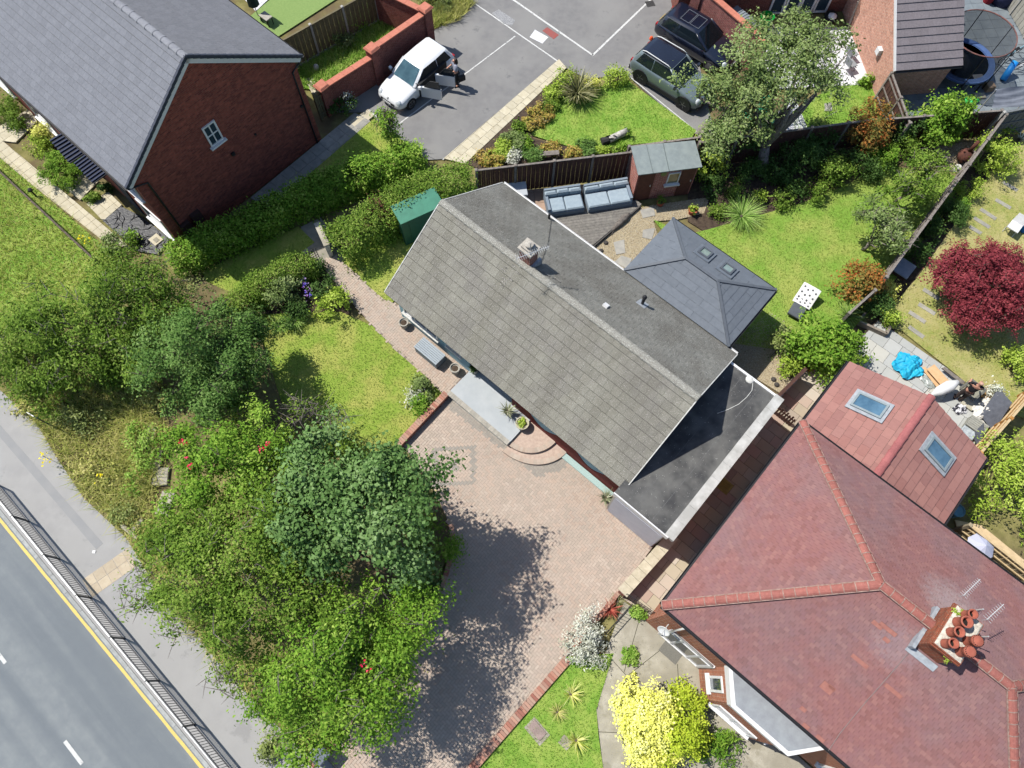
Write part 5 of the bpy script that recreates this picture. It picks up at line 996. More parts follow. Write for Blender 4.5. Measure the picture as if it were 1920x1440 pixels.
# ---- fences
def fence(name, label, p0, p1, h, m, bw=.1, post=1.83, postm=None, rail=True, gap=.004, topm=None, group=None, lean=0.0, capz=.04, both=True, base=None):
    p0 = V3(p0[0], p0[1], 0); p1 = V3(p1[0], p1[1], 0); L = np.linalg.norm(p1 - p0); d = (p1 - p0) / L; nn = np.cross(UP, d); t = thing(name, label, 'fence', (p0 + p1) / 2, group)
    k = int(L / bw); g = G(); g.box((0, 0, .06), (bw - gap, .02, h - .06)); me = mesh_of('board', g, m); rz = math.atan2(d[1], d[0])
    for i in range(k):
        c = p0 + d * (L * (i + .5) / k) + nn * (.012 if i % 2 else -.004) + UP * random.uniform(-.006, .006); link('board', me, t, Matrix.Translation(c.tolist()) @ Matrix.Rotation(rz, 4, 'Z'))
    n = max(1, round(L / post))
    for i in range(n + 1): g = G(); g.box(p0 + d * L * i / n, (.1, .12, h + .06), rz); g.bbox_bevel(p0 + d * L * i / n + UP * (h + .061), (.13, .15, .04), rz, .02); obj('post', g, postm or m, t)
    for i in range(n):
        a = p0 + d * (L * i / n + .055); b = p0 + d * (L * (i + 1) / n - .055); g = G(); g.beam(a + UP * (h + .02), b + UP * (h + .02), .09, .04); obj('capping', g, topm or m, t)
        if rail:
            for z in (.35, h * .55, h - .2): g = G(); g.beam(a - nn * .035 + UP * z, b - nn * .035 + UP * z, .045, .06); obj('rail', g, topm or m, t)
            if base: g = G(); g.beam(a + UP * .08 - nn * .0, b + UP * .08, .06, .16); obj('gravel_board', g, base, t)
    return t
M_FDK = mat('dark_stained_board', C(96, 66, 56), C(78, 54, 48), scale=6, rough=.85, tint='obj', tamt=.3); M_FTOP = mat('weathered_capping', C(150, 142, 134), C(120, 112, 106), scale=9, rough=.95, tint='obj', tamt=.2)
M_FGR = mat('grey_green_board', C(128, 120, 92), C(108, 100, 76), scale=6, rough=.9, tint='obj', tamt=.2); M_POSTC = mat('concrete_post', C(186, 184, 178), C(170, 168, 162), scale=8, rough=.9); M_FOR = mat('orange_board', C(200, 150, 84), C(182, 130, 66), scale=5, rough=.85, tint='obj', tamt=.2)
fence('close_board_fence', 'dark brown board fence behind the deck and grey sofas', at(893, 320, 1.8), at(1184, 286, 1.8), 1.8, M_FDK, .1, 1.83, topm=M_FTOP, postm=M_FTOP, rail=False)
fence('close_board_fence', 'dark fence with weathered cap behind the felt roofed shed', at(1180, 276, 1.9), at(1312, 258, 1.9), 1.9, M_FDK, .12, 1.4, topm=M_FTOP, postm=M_FTOP, rail=False)
fence('close_board_fence', 'dark fence along the back of the shady shrub border', at(1312, 268, 1.8), at(1660, 222, 1.8), 1.8, M_FDK, .12, 1.83, topm=M_FTOP, postm=M_FTOP, rail=False)
fence('close_board_fence', 'dark fence beside the grey yard at the top of the back garden', at(1660, 224, 1.8), at(1878, 208, 1.8), 1.8, M_FDK, .12, 1.83, topm=M_FTOP, postm=M_FTOP, rail=False)
fence('close_board_fence', 'long diagonal dark fence between the two back gardens', at(1886, 216, 1.75), at(1662, 520, 1.75), 1.75, M_FDK, .12, 1.83, topm=M_FTOP, postm=M_FTOP)
fence('close_board_fence', 'short fence run half hidden by the orange photinia', at(1640, 545, 1.5), at(1592, 588, 1.5), 1.5, M_FDK, .12, 1.2, topm=M_FTOP, postm=M_FTOP)
fence('panel_fence', 'wooden panel fence with concrete posts above the walled plot', at(700, -18, 1.8), at(520, 82, 1.8), 1.8, M_FGR, .12, 1.83, postm=M_POSTC, base=M_POSTC)
fence('yard_fence', 'dark fence panels between the small lawn and the grey yard', at(1672, 138, 1.7), at(1706, 232, 1.7), 1.7, M_FDK, .12, 1.6, topm=M_FTOP, postm=M_FTOP)
fence('yard_fence', 'grey concrete post fence at the far top right corner', at(1945, 118), at(1868, -15), 1.8, mat('pale_yard_board', C(186, 184, 174), C(170, 168, 158), scale=5, tint='obj', tamt=.2), .14, 1.83, postm=M_POSTC)
fence('yard_fence', 'slate grey fence at the right edge above the dry lawn', at(1882, 212, 1.8), at(1960, 196, 1.8), 1.8, mat('grey_board', C(120, 124, 126), C(106, 110, 112), scale=5, tint='obj', tamt=.2), .14, 1.6, postm=M_POSTC)
fence('timber_fence', 'new orange timber fence behind the builders rubble', at(1950, 722, 1.3), at(1838, 850, 1.3), 1.3, M_FOR, .13, 1.83, topm=mat('pale_rail', C(214, 190, 150), C(196, 172, 130), scale=5))
fence('timber_fence', 'orange timber fence run beside the lime shrub at the right edge', at(1818, 985, 1.3), at(1945, 1085, 1.3), 1.3, mat('grey_weathered_board', C(176, 164, 138), C(152, 140, 116), scale=5, tint='obj', tamt=.2), .13, 1.83, topm=MATS['pale_rail'])
fence('side_gate_fence', 'narrow wooden gate between brick house and stepped wall', at(588, 178, 1.6), at(602, 168, 1.6), 1.6, M_FGR, .1, 1.0)
# block screen wall beside the alley
t = thing('screen_wall', 'low dark wall with pale panels between gravel corner and alley', 'wall', at(1480, 730)); pa_, pb_ = at(1460, 742, 1.1), at(1512, 690, 1.1); d = unit(pb_ - pa_); L = np.linalg.norm(pb_ - pa_)
g = G(); g.beam(V3(*pa_[:2], .55), V3(*pb_[:2], .55), .14, 1.1); obj('wall', g, M_FDK, t)
for i in range(4): c = V3(*pa_[:2], 0) + d * L * (i + .5) / 4; g = G(); g.box(c + np.cross(d, UP) * .085 + UP * .25, (L / 4 - .14, .03, .6), ax=(d, np.cross(UP, d), UP)); obj('panel', g, M_WOLD, t)
# shed
sh = thing('garden_shed', 'small brick shed with flat grey felt roof and dark doors', 'shed', at(1250, 345)); k0, k1, k2, k3 = at(1183, 274, 2.25), at(1303, 263, 2.25), at(1317, 313, 2.02), at(1197, 328, 2.02); se = unit(k2 - k3); se[2] = 0; se = unit(se); sb = np.cross(UP, se)
g = G(); n = unit(np.cross(k2 - k3, k0 - k3)); slab3(g, [k3, k2, k1, k0], .07, n); sr = obj('roof', g, mat('shed_felt', C(148, 158, 156), C(134, 144, 144), scale=4, rough=.9, bump=.15), sh)
g = G(); a = k3 + (k2 - k3) * .48; b = k0 + (k1 - k0) * .5; g.beam(a + n * .008, b + n * .008, .03, .014, up=n); a = k3 + (k2 - k3) * .23; b = k0 + (k1 - k0) * .24; g.beam(a + n * .008, b + n * .008, .02, .01, up=n); obj('felt_lap', g, mat('felt_edge', C(110, 120, 118)), sr)
s0 = k3 + sb * .12 + se * .06; s1_ = k2 + sb * .12 - se * .1; SL = np.dot(s1_ - s0, se); dp = 1.25
g = G(); g.box(V3(s0[0], s0[1], 0) + se * SL / 2 + sb * dp / 2, (SL, dp, 1.96), ax=(se, sb, UP)); obj('wall', g, brick_mat('shed_brick', C(196, 118, 104), C(166, 90, 80), C(200, 180, 168)), sh, uv=True)
for x0, w_ in ((.42, .7), (SL - .38, .6)): g = G(); g.box(V3(s0[0], s0[1], .04) + se * x0 - sb * .02, (w_, .05, 1.84), ax=(se, sb, UP)); dd = obj('door', g, mat('brown_door', C(112, 70, 56), C(98, 60, 50), scale=5), sh); g = G(); g.box(V3(s0[0], s0[1], 1.0) + se * (x0 + w_ * .35) - sb * .055, (.04, .03, .1), ax=(se, sb, UP)); obj('handle', g, M_ALU, dd)
window(sh, V3(s0[0], s0[1], 1.35) + se * (SL * .62), se, UP, .55, .75, M_WHITE, mat('shed_glass', C(120, 118, 80), rough=.1, spec=.7), bar=.05, sill=M_WHITE)
g = G(); g.lathe(V3(s0[0], s0[1], 1.72) + se * (SL * .43) - sb * .01, [(.13, 0), (.13, .03), (.02, .035)], 16, axis=-sb); obj('wall_plaque', g, mat('green_plaque', C(150, 156, 96)), sh)
gs = thing('metal_store', 'dark green metal garden store under the hedge by the bungalow', 'shed', at(785, 430)); m0, m1, m2, m3 = at(752, 418, 1.75), at(830, 383, 1.75), at(820, 367, 1.85), at(738, 397, 1.85)
ge = unit((m1 - m0) * [1, 1, 0]); gb = np.cross(UP, ge); GLn = np.linalg.norm(m1 - m0); g = G(); g.prism([m0, m0 + ge * GLn, m0 + ge * GLn + gb * .85, m0 + gb * .85], 0, 1.74); obj('body', g, mat('green_metal', C(44, 98, 80), C(38, 88, 72), scale=3, rough=.5, spec=.4), gs)
g = G(); P = [m0 - gb * .06 - ge * .05, m0 + ge * (GLn + .05) - gb * .06, m0 + ge * (GLn + .05) + gb * .9 + UP * .1, m0 - ge * .05 + gb * .9 + UP * .1]; slab3(g, P, .05, unit(np.cross(P[1] - P[0], P[3] - P[0]))); obj('roof', g, mat('pale_green_metal', C(70, 140, 114), C(62, 128, 104), scale=3, rough=.45, spec=.4), gs)
g = G(); g.box(V3(m0[0], m0[1], .1) + ge * GLn / 2 - gb * .012, (1.3, .02, 1.55), ax=(ge, gb, UP)); obj('door', g, MATS['green_metal'], gs)
# ---- roadside guard rail, one panel per post spacing
M_GAL = mat('galvanised_steel', C(226, 228, 228), C(206, 208, 208), scale=9, rough=.45, metal=.2); M_BAR = mat('shade_dark_steel', C(84, 86, 90), C(72, 74, 78), scale=9, rough=.5, metal=.2)  # bars, posts and lower rails coloured dark for their shadow side
gr0, gr1 = at(12, 957, 1.12), at(405, 1440, 1.12); gd_ = unit((gr1 - gr0) * [1, 1, 0]); PL = 2.02; grz = math.atan2(gd_[1], gd_[0])
root = thing('guard_rail', 'x', 'railing', (0, 0, 0), 'guard rail panels along the kerb')
for x in (0,): g = G(); g.box((x, 0, .08), (.05, .05, 1.04)); obj('post', g, M_BAR, root)
g = G(); g.box((PL / 2, 0, 1.07), (PL, .038, .045)); obj('top_rail', g, M_GAL, root); g = G(); g.box((PL / 2, 0, .18), (PL, .035, .04)); obj('bottom_rail', g, M_BAR, root); g = G(); g.box((PL / 2, 0, .93), (PL, .035, .03)); obj('middle_rail', g, M_BAR, root)
bg2 = G(); bg2.box((0, 0, .2), (.014, .014, .75)); bme = mesh_of('bar', bg2, M_BAR)
for i in range(17): link('bar', bme, root, Matrix.Translation(((i + .9) * PL / 18.2 + .05, 0, 0)))
ORD = ['first', 'second', 'third', 'fourth', 'fifth', 'sixth', 'seventh', 'eighth', 'ninth', 'tenth']
for k in range(-1, 7):
    o = root if k == -1 else copy_tree(root); p = V3(gr0[0], gr0[1], 0) + gd_ * PL * (k + .15); place(o, p, grz); o['label'] = f'galvanised guard rail panel beside the road, {ORD[k + 1]} from the upper left'
# ------------------------------------------------------------------ trees, hedges and plants
tree('sycamore_tree', 'dense blue green broadleaf tree overhanging the drive', 678, 945, 5.2, [(0, 0, 0, 2.1, 2.1, 1.7), (-.9, 1.1, .1, 1.3, 1.2, 1.1), (1.1, .8, .1, 1.2, 1.1, 1.1), (1.2, -1.0, -.6, 1.2, 1.2, 1.1), (-1.4, -.5, -.4, 1.4, 1.4, 1.2)], LF['blue'], BARK, r0=.2, clump=.34, per=34, ln=.12, wd=.09, density=1.2, up=.55, inner=.45, twig=0)
tree('cherry_tree', 'large light green tree filling the corner by the road, twiggy crown', 470, 1080, 4.7, [(0, 0, 0, 2.2, 1.9, 1.5), (-1.9, .5, -.5, 1.5, 1.3, 1.0), (1.0, 1.2, -.1, 1.6, 1.4, 1.2), (-.4, -1.3, -.6, 1.7, 1.3, 1.1), (-2.9, .9, -.9, 1.1, 1.0, .7), (1.6, -.6, -.4, 1.4, 1.4, 1.2), (-.6, 1.9, -.9, 1.6, 1.1, .9)], LF['mid'], BARK_L, r0=.16, clump=.34, per=30, ln=.11, wd=.055, density=1.25, gap=.06, up=.5, rough_=.35, twig=54)
tree('cherry_tree', 'light green twiggy tree hanging over the lower end of the drive', 630, 1232, 4.5, [(0, 0, 0, 2.0, 1.7, 1.4), (1.1, .8, -.3, 1.4, 1.2, 1.1), (-1.5, -.6, -.5, 1.5, 1.2, 1.0), (.2, -1.6, -.8, 1.6, 1.1, .9), (1.5, -.6, -.8, 1.0, 1.1, .9), (2.0, 1.3, -1.0, 1.2, 1.3, 1.0), (-.9, -2.2, -1.2, 1.3, .8, .7)], LF['fresh'], BARK_L, r0=.16, clump=.34, per=30, ln=.11, wd=.055, density=1.25, gap=.06, up=.5, rough_=.35, twig=54)
tree('rose_tree', 'bright green arching shrub tree with a few red roses', 430, 872, 3.6, [(0, 0, 0, 1.7, 1.5, 1.2), (1.2, -.2, -.2, 1.2, 1.2, 1.0), (-.6, -1.0, -.4, 1.3, 1.0, .9), (.4, 1.2, -.5, 1.0, .9, .8), (1.6, .7, -.4, 1.1, .9, .8), (-1.3, .4, -.3, 1.2, 1.2, 1.0), (-1.3, -.7, -.5, 1.1, 1.0, .9)], LF['fresh'], BARK, r0=.09, clump=.3, per=24, ln=.11, wd=.06, density=1.0)
tree('hawthorn_tree', 'dense dull green tree in the middle of the roadside thicket', 372, 655, 3.6, [(0, 0, 0, 1.8, 1.6, 1.4), (1.2, -.3, -.3, 1.4, 1.3, 1.1), (-.9, -.8, -.5, 1.3, 1.2, 1.0), (.3, -1.7, -.7, 1.4, 1.1, .9), (.6, 1.1, -.6, 1.1, 1.0, .8), (-1.7, .3, -.6, 1.2, 1.1, .9)], LF['teal'], BARK, r0=.13, clump=.32, per=30, ln=.1, wd=.055, density=1.0)
tree('ash_tree', 'spreading mid green tree at the left edge of the thicket', 140, 585, 3.4, [(0, 0, 0, 2.0, 1.6, 1.2), (1.6, .4, 0, 1.5, 1.3, 1.1), (-1.7, -.2, -.4, 1.5, 1.2, .9), (.4, -1.3, -.6, 1.8, 1.1, .9), (2.5, 1.1, -.4, 1.2, 1.0, .8), (2.2, -1.2, -.7, 1.3, 1.1, .9), (-2.6, -.9, -.9, 1.2, 1.0, .7)], LF['mid'], BARK_L, r0=.12, clump=.34, per=24, ln=.13, wd=.05, density=1.0, gap=.08, rough_=.35)
tree('ash_tree', 'low spreading green tree at the left edge by the pavement', 50, 690, 2.0, [(0, 0, 0, 1.7, 1.2, .9), (1.5, .3, 0, 1.2, 1.0, .8), (-1.2, .4, 0, 1.3, 1.0, .8), (.7, -.8, -.4, 1.0, .7, .6)], LF['mid'], BARK_L, r0=.08, clump=.32, per=26, ln=.12, wd=.05, density=1.1)
tree('hazel_tree', 'leafy green tree between the two thicket trees', 250, 610, 3.0, [(0, 0, 0, 1.4, 1.3, 1.1), (-.9, -.9, -.4, 1.2, 1.0, .9), (.5, -1.2, -.5, 1.2, 1.0, .9), (.3, .9, -.3, 1.2, .9, .8)], LF['mid'], BARK, r0=.09, clump=.32, per=28, ln=.11, wd=.06, density=1.2)
tree('hazel_tree', 'dull green tree at the corner of the front lawn and hedge', 445, 660, 2.4, [(0, 0, 0, 1.1, 1.1, .9), (-.3, -1.0, -.2, 1.0, .9, .8), (.1, .9, -.3, .9, .8, .7), (-.6, -1.9, -.3, 1.0, .8, .7)], LF['teal'], BARK, r0=.08, clump=.3, per=28, ln=.1, wd=.055, density=1.2)
tree('elder_tree', 'leggy olive green tree behind the dull green thicket tree', 300, 520, 2.0, [(0, 0, 0, 1.2, .9, .9), (-.9, -.4, -.2, .9, .8, .7), (1.2, -.4, -.4, .8, .7, .6)], LF['olive'], BARK_L, r0=.08, clump=.3, per=16, ln=.1, wd=.05, density=.8, gap=.2)
tree('bare_plum_tree', 'half bare shrub tree with crooked grey branches by the front lawn', 575, 770, 2.2, [(0, 0, 0, 1.5, .9, .6), (1.1, -.3, -.1, .9, .6, .5)], LF['mid'], BARK_L, r0=.07, clump=.26, per=7, ln=.11, wd=.05, density=.4, gap=.3, nmain=12, twig=40)
tree('cherry_branch_tree', 'sparse branchy tree reaching over the pavement', 310, 1085, 2.4, [(0, 0, 0, 1.2, 1.2, .6), (-.8, -.4, -.1, .8, .7, .4), (.5, -1.2, -.3, .7, .8, .4)], LF['mid'], BARK_L, r0=.05, clump=.26, per=12, ln=.13, wd=.05, density=.55, gap=.2)
tree('young_sapling', 'slim young sapling with leaning shoots over the lower pavement', 470, 1275, 1.9, [(0, 0, 0, 1.2, .8, .5), (-.9, .2, 0, .6, .5, .3), (.6, -.7, -.3, .9, .6, .5)], LF['mid'], BARK_L, r0=.04, clump=.22, per=9, ln=.12, wd=.05, density=.6, gap=.25)
for i, (px, py, h, rx, ry, m, lb) in enumerate((
    (50, 690, 1.1, 1.3, .8, 'olive', 'olive weedy shrub at the pavement edge, far left'), (150, 790, .9, .9, .8, 'olive', 'dull weedy shrub behind the white sign post'), (190, 880, .7, .8, .7, 'straw', 'straw coloured weed clump at the back of the pavement'), (230, 960, .6, .6, .5, 'olive', 'low weeds beside the end of the broken kerb'), (225, 700, 1.2, 1.0, .8, 'mid', 'mid green bush between the two thicket trees'), (300, 745, 1.0, .7, .7, 'straw', 'pale dry bush under the dull green thicket tree'),
    (585, 1345, .9, 1.0, .7, 'weed', 'weedy green bush near the slate capped gate pier'), (520, 1390, .7, .8, .5, 'olive', 'low weeds at the lower end of the pavement'), (790, 1090, 1.2, .7, .8, 'dark', 'dark shrub with white flowers under the blue green tree'), (848, 1030, 1.0, .45, .5, 'fresh', 'bright green upright shrub at the drive edge'), (720, 1180, 1.2, .9, .8, 'fresh', 'grassy green shrub under the drive side tree'), (460, 800, 1.4, 1.0, .7, 'lime', 'lime green bush behind the bare branches'), (250, 620, 1.6, .9, .9, 'teal', 'dull green bush left of the thicket tree'))):
    shrub('weed_shrub' if m in ('olive', 'straw', 'weed') else 'wild_shrub', lb, px, py, h, rx, ry, LF[m], clump=.24, per=20, ln=.11, wd=.045, density=.9, rough_=.3)
for px, py, h, rx, ry, m, lb in ((60, 760, .6, .8, .6, 'straw', 'straw coloured tussock at the pavement edge, left'), (320, 1000, 1.6, 1.0, .9, 'mid', 'green bush between the road side trees'), (560, 1000, 1.8, 1.1, 1.0, 'fresh', 'green undergrowth left of the blue green tree'), (800, 1000, 1.4, .8, .9, 'mid', 'undergrowth on the drive side of the blue green tree'), (640, 850, 1.3, .9, .7, 'mid', 'low growth between front lawn and blue green tree'), (440, 700, 1.4, .8, 1.0, 'teal', 'dull bush at the left end of the front lawn'), (470, 610, 1.2, .6, .7, 'dark', 'dark bush at the end of the low front hedge'), (90, 640, 1.5, 1.3, 1.0, 'mid', 'green bush under the left edge tree'), (210, 500, 1.5, .9, .8, 'mid', 'green bush at the end of the flagged path'), (260, 850, 1.0, .7, 1.2, 'weed', 'bright weeds along the grassy bank'), (700, 1300, 1.0, .7, .7, 'fresh', 'green bush at the curved drive edging'), (550, 1290, 1.4, 1.2, .9, 'mid', 'undergrowth behind the lower pavement')):
    shrub('wild_shrub', lb, px, py, h, rx, ry, LF[m], clump=.26, per=20, ln=.12, wd=.055, density=.8, rough_=.3)
for px, py, h, rx, ry, m, lb in ((1450, 320, 1.0, .7, .6, 'dark', 'shady growth around the twisted trunk'), (1540, 265, 1.6, .9, .6, 'dark', 'dark shrub against the back fence, centre'), (1600, 300, 1.2, .8, .6, 'dark', 'dark shrub below the fence photinia'), (1470, 375, .7, .5, .4, 'mid', 'leafy edge plant below the twisted trunk'), (1530, 360, .8, .6, .4, 'mid', 'leafy edge plant in the middle of the border'), (1640, 320, .9, .6, .5, 'dark', 'dark edge plant at the right of the border'), (1410, 320, 1.2, .6, .5, 'dark', 'dark shrub between shed and twisted trunk'), (1690, 275, 1.2, .7, .5, 'mid', 'green shrub beside the loose green one')):
    shrub('border_shrub', lb, px, py, h, rx, ry, LF[m])
for px, py, h, rx, ry, m, lb in ((1000, 232, .3, .45, .4, 'alp', 'orange green clump beside the short rope post'), (1030, 196, .4, .4, .35, 'mid', 'green clump half way along the pale edging'), (1048, 165, .5, .4, .4, 'lime', 'lime clump just left of the spiky plant'), (985, 272, .35, .5, .4, 'fresh', 'fresh green cushion in the widest part of the court border'), (935, 285, .3, .5, .4, 'lime', 'lime cushion beside the lowest edging slabs'), (1035, 275, .3, .5, .3, 'alp', 'flowering cushion along the lawn edge above the plank shelf'), (960, 252, .3, .35, .3, 'greyg', 'grey cushion at the middle of the pale edging'), (1128, 282, .3, .4, .2, 'lime', 'lime cushion at the fence left of the shed')):
    shrub('alpine_clump', lb, px, py, h, rx, ry, LF[m], clump=.13)
# flowers on the wild shrubs
def flowers(name, label, spots, m, size=.07, n=8, spread=.08):
    t = thing(name, label, 'flowers', at(*spots[0][:2], spots[0][2]) * [1, 1, 0])
    for k, (px, py, z) in enumerate(spots):
        rg = np.random.default_rng(900 + k); c = at(px, py, z) + rg.normal(0, spread, (n, 3)) * [1, 1, .4]
        co = leaf_quads(c, np.tile([0, 0, 1.], (n, 1)) + rg.normal(0, .4, (n, 3)), size, size * .8, rg); crown_obj('blossom', co, rg.random(n), m, t)
    g = G(); p0 = at(*spots[0]); g.tube([V3(p0[0], p0[1], .1), p0], .01, 4); obj('stem', g, BARK, t); return t
flowers('rose_blooms', 'red roses on the arching shrub, left cluster', [(338, 828, 4.3), (346, 832, 4.3), (349, 858, 4.2), (356, 875, 4.1)], LF['rosefl'], .08, 9, .05)
flowers('rose_blooms', 'red roses on the arching shrub, right pair', [(501, 832, 4.6), (489, 842, 4.6)], LF['rosefl'], .08, 10, .05)
flowers('rose_blooms', 'faded pink roses on the drive side tree', [(680, 1245, 5.7), (692, 1255, 5.6)], LF['rosefl'], .07, 5, .06)
flowers('yellow_blooms', 'yellow flowers at the pavement edge by the weeds', [(80, 855, .7), (85, 862, .7), (187, 890, .8)], LF['yellowfl'], .09, 12, .1)
flowers('yellow_blooms', 'yellow flowers beside the cream flagged path', [(150, 445, .4), (162, 449, .4)], LF['yellowfl'], .09, 10, .08)
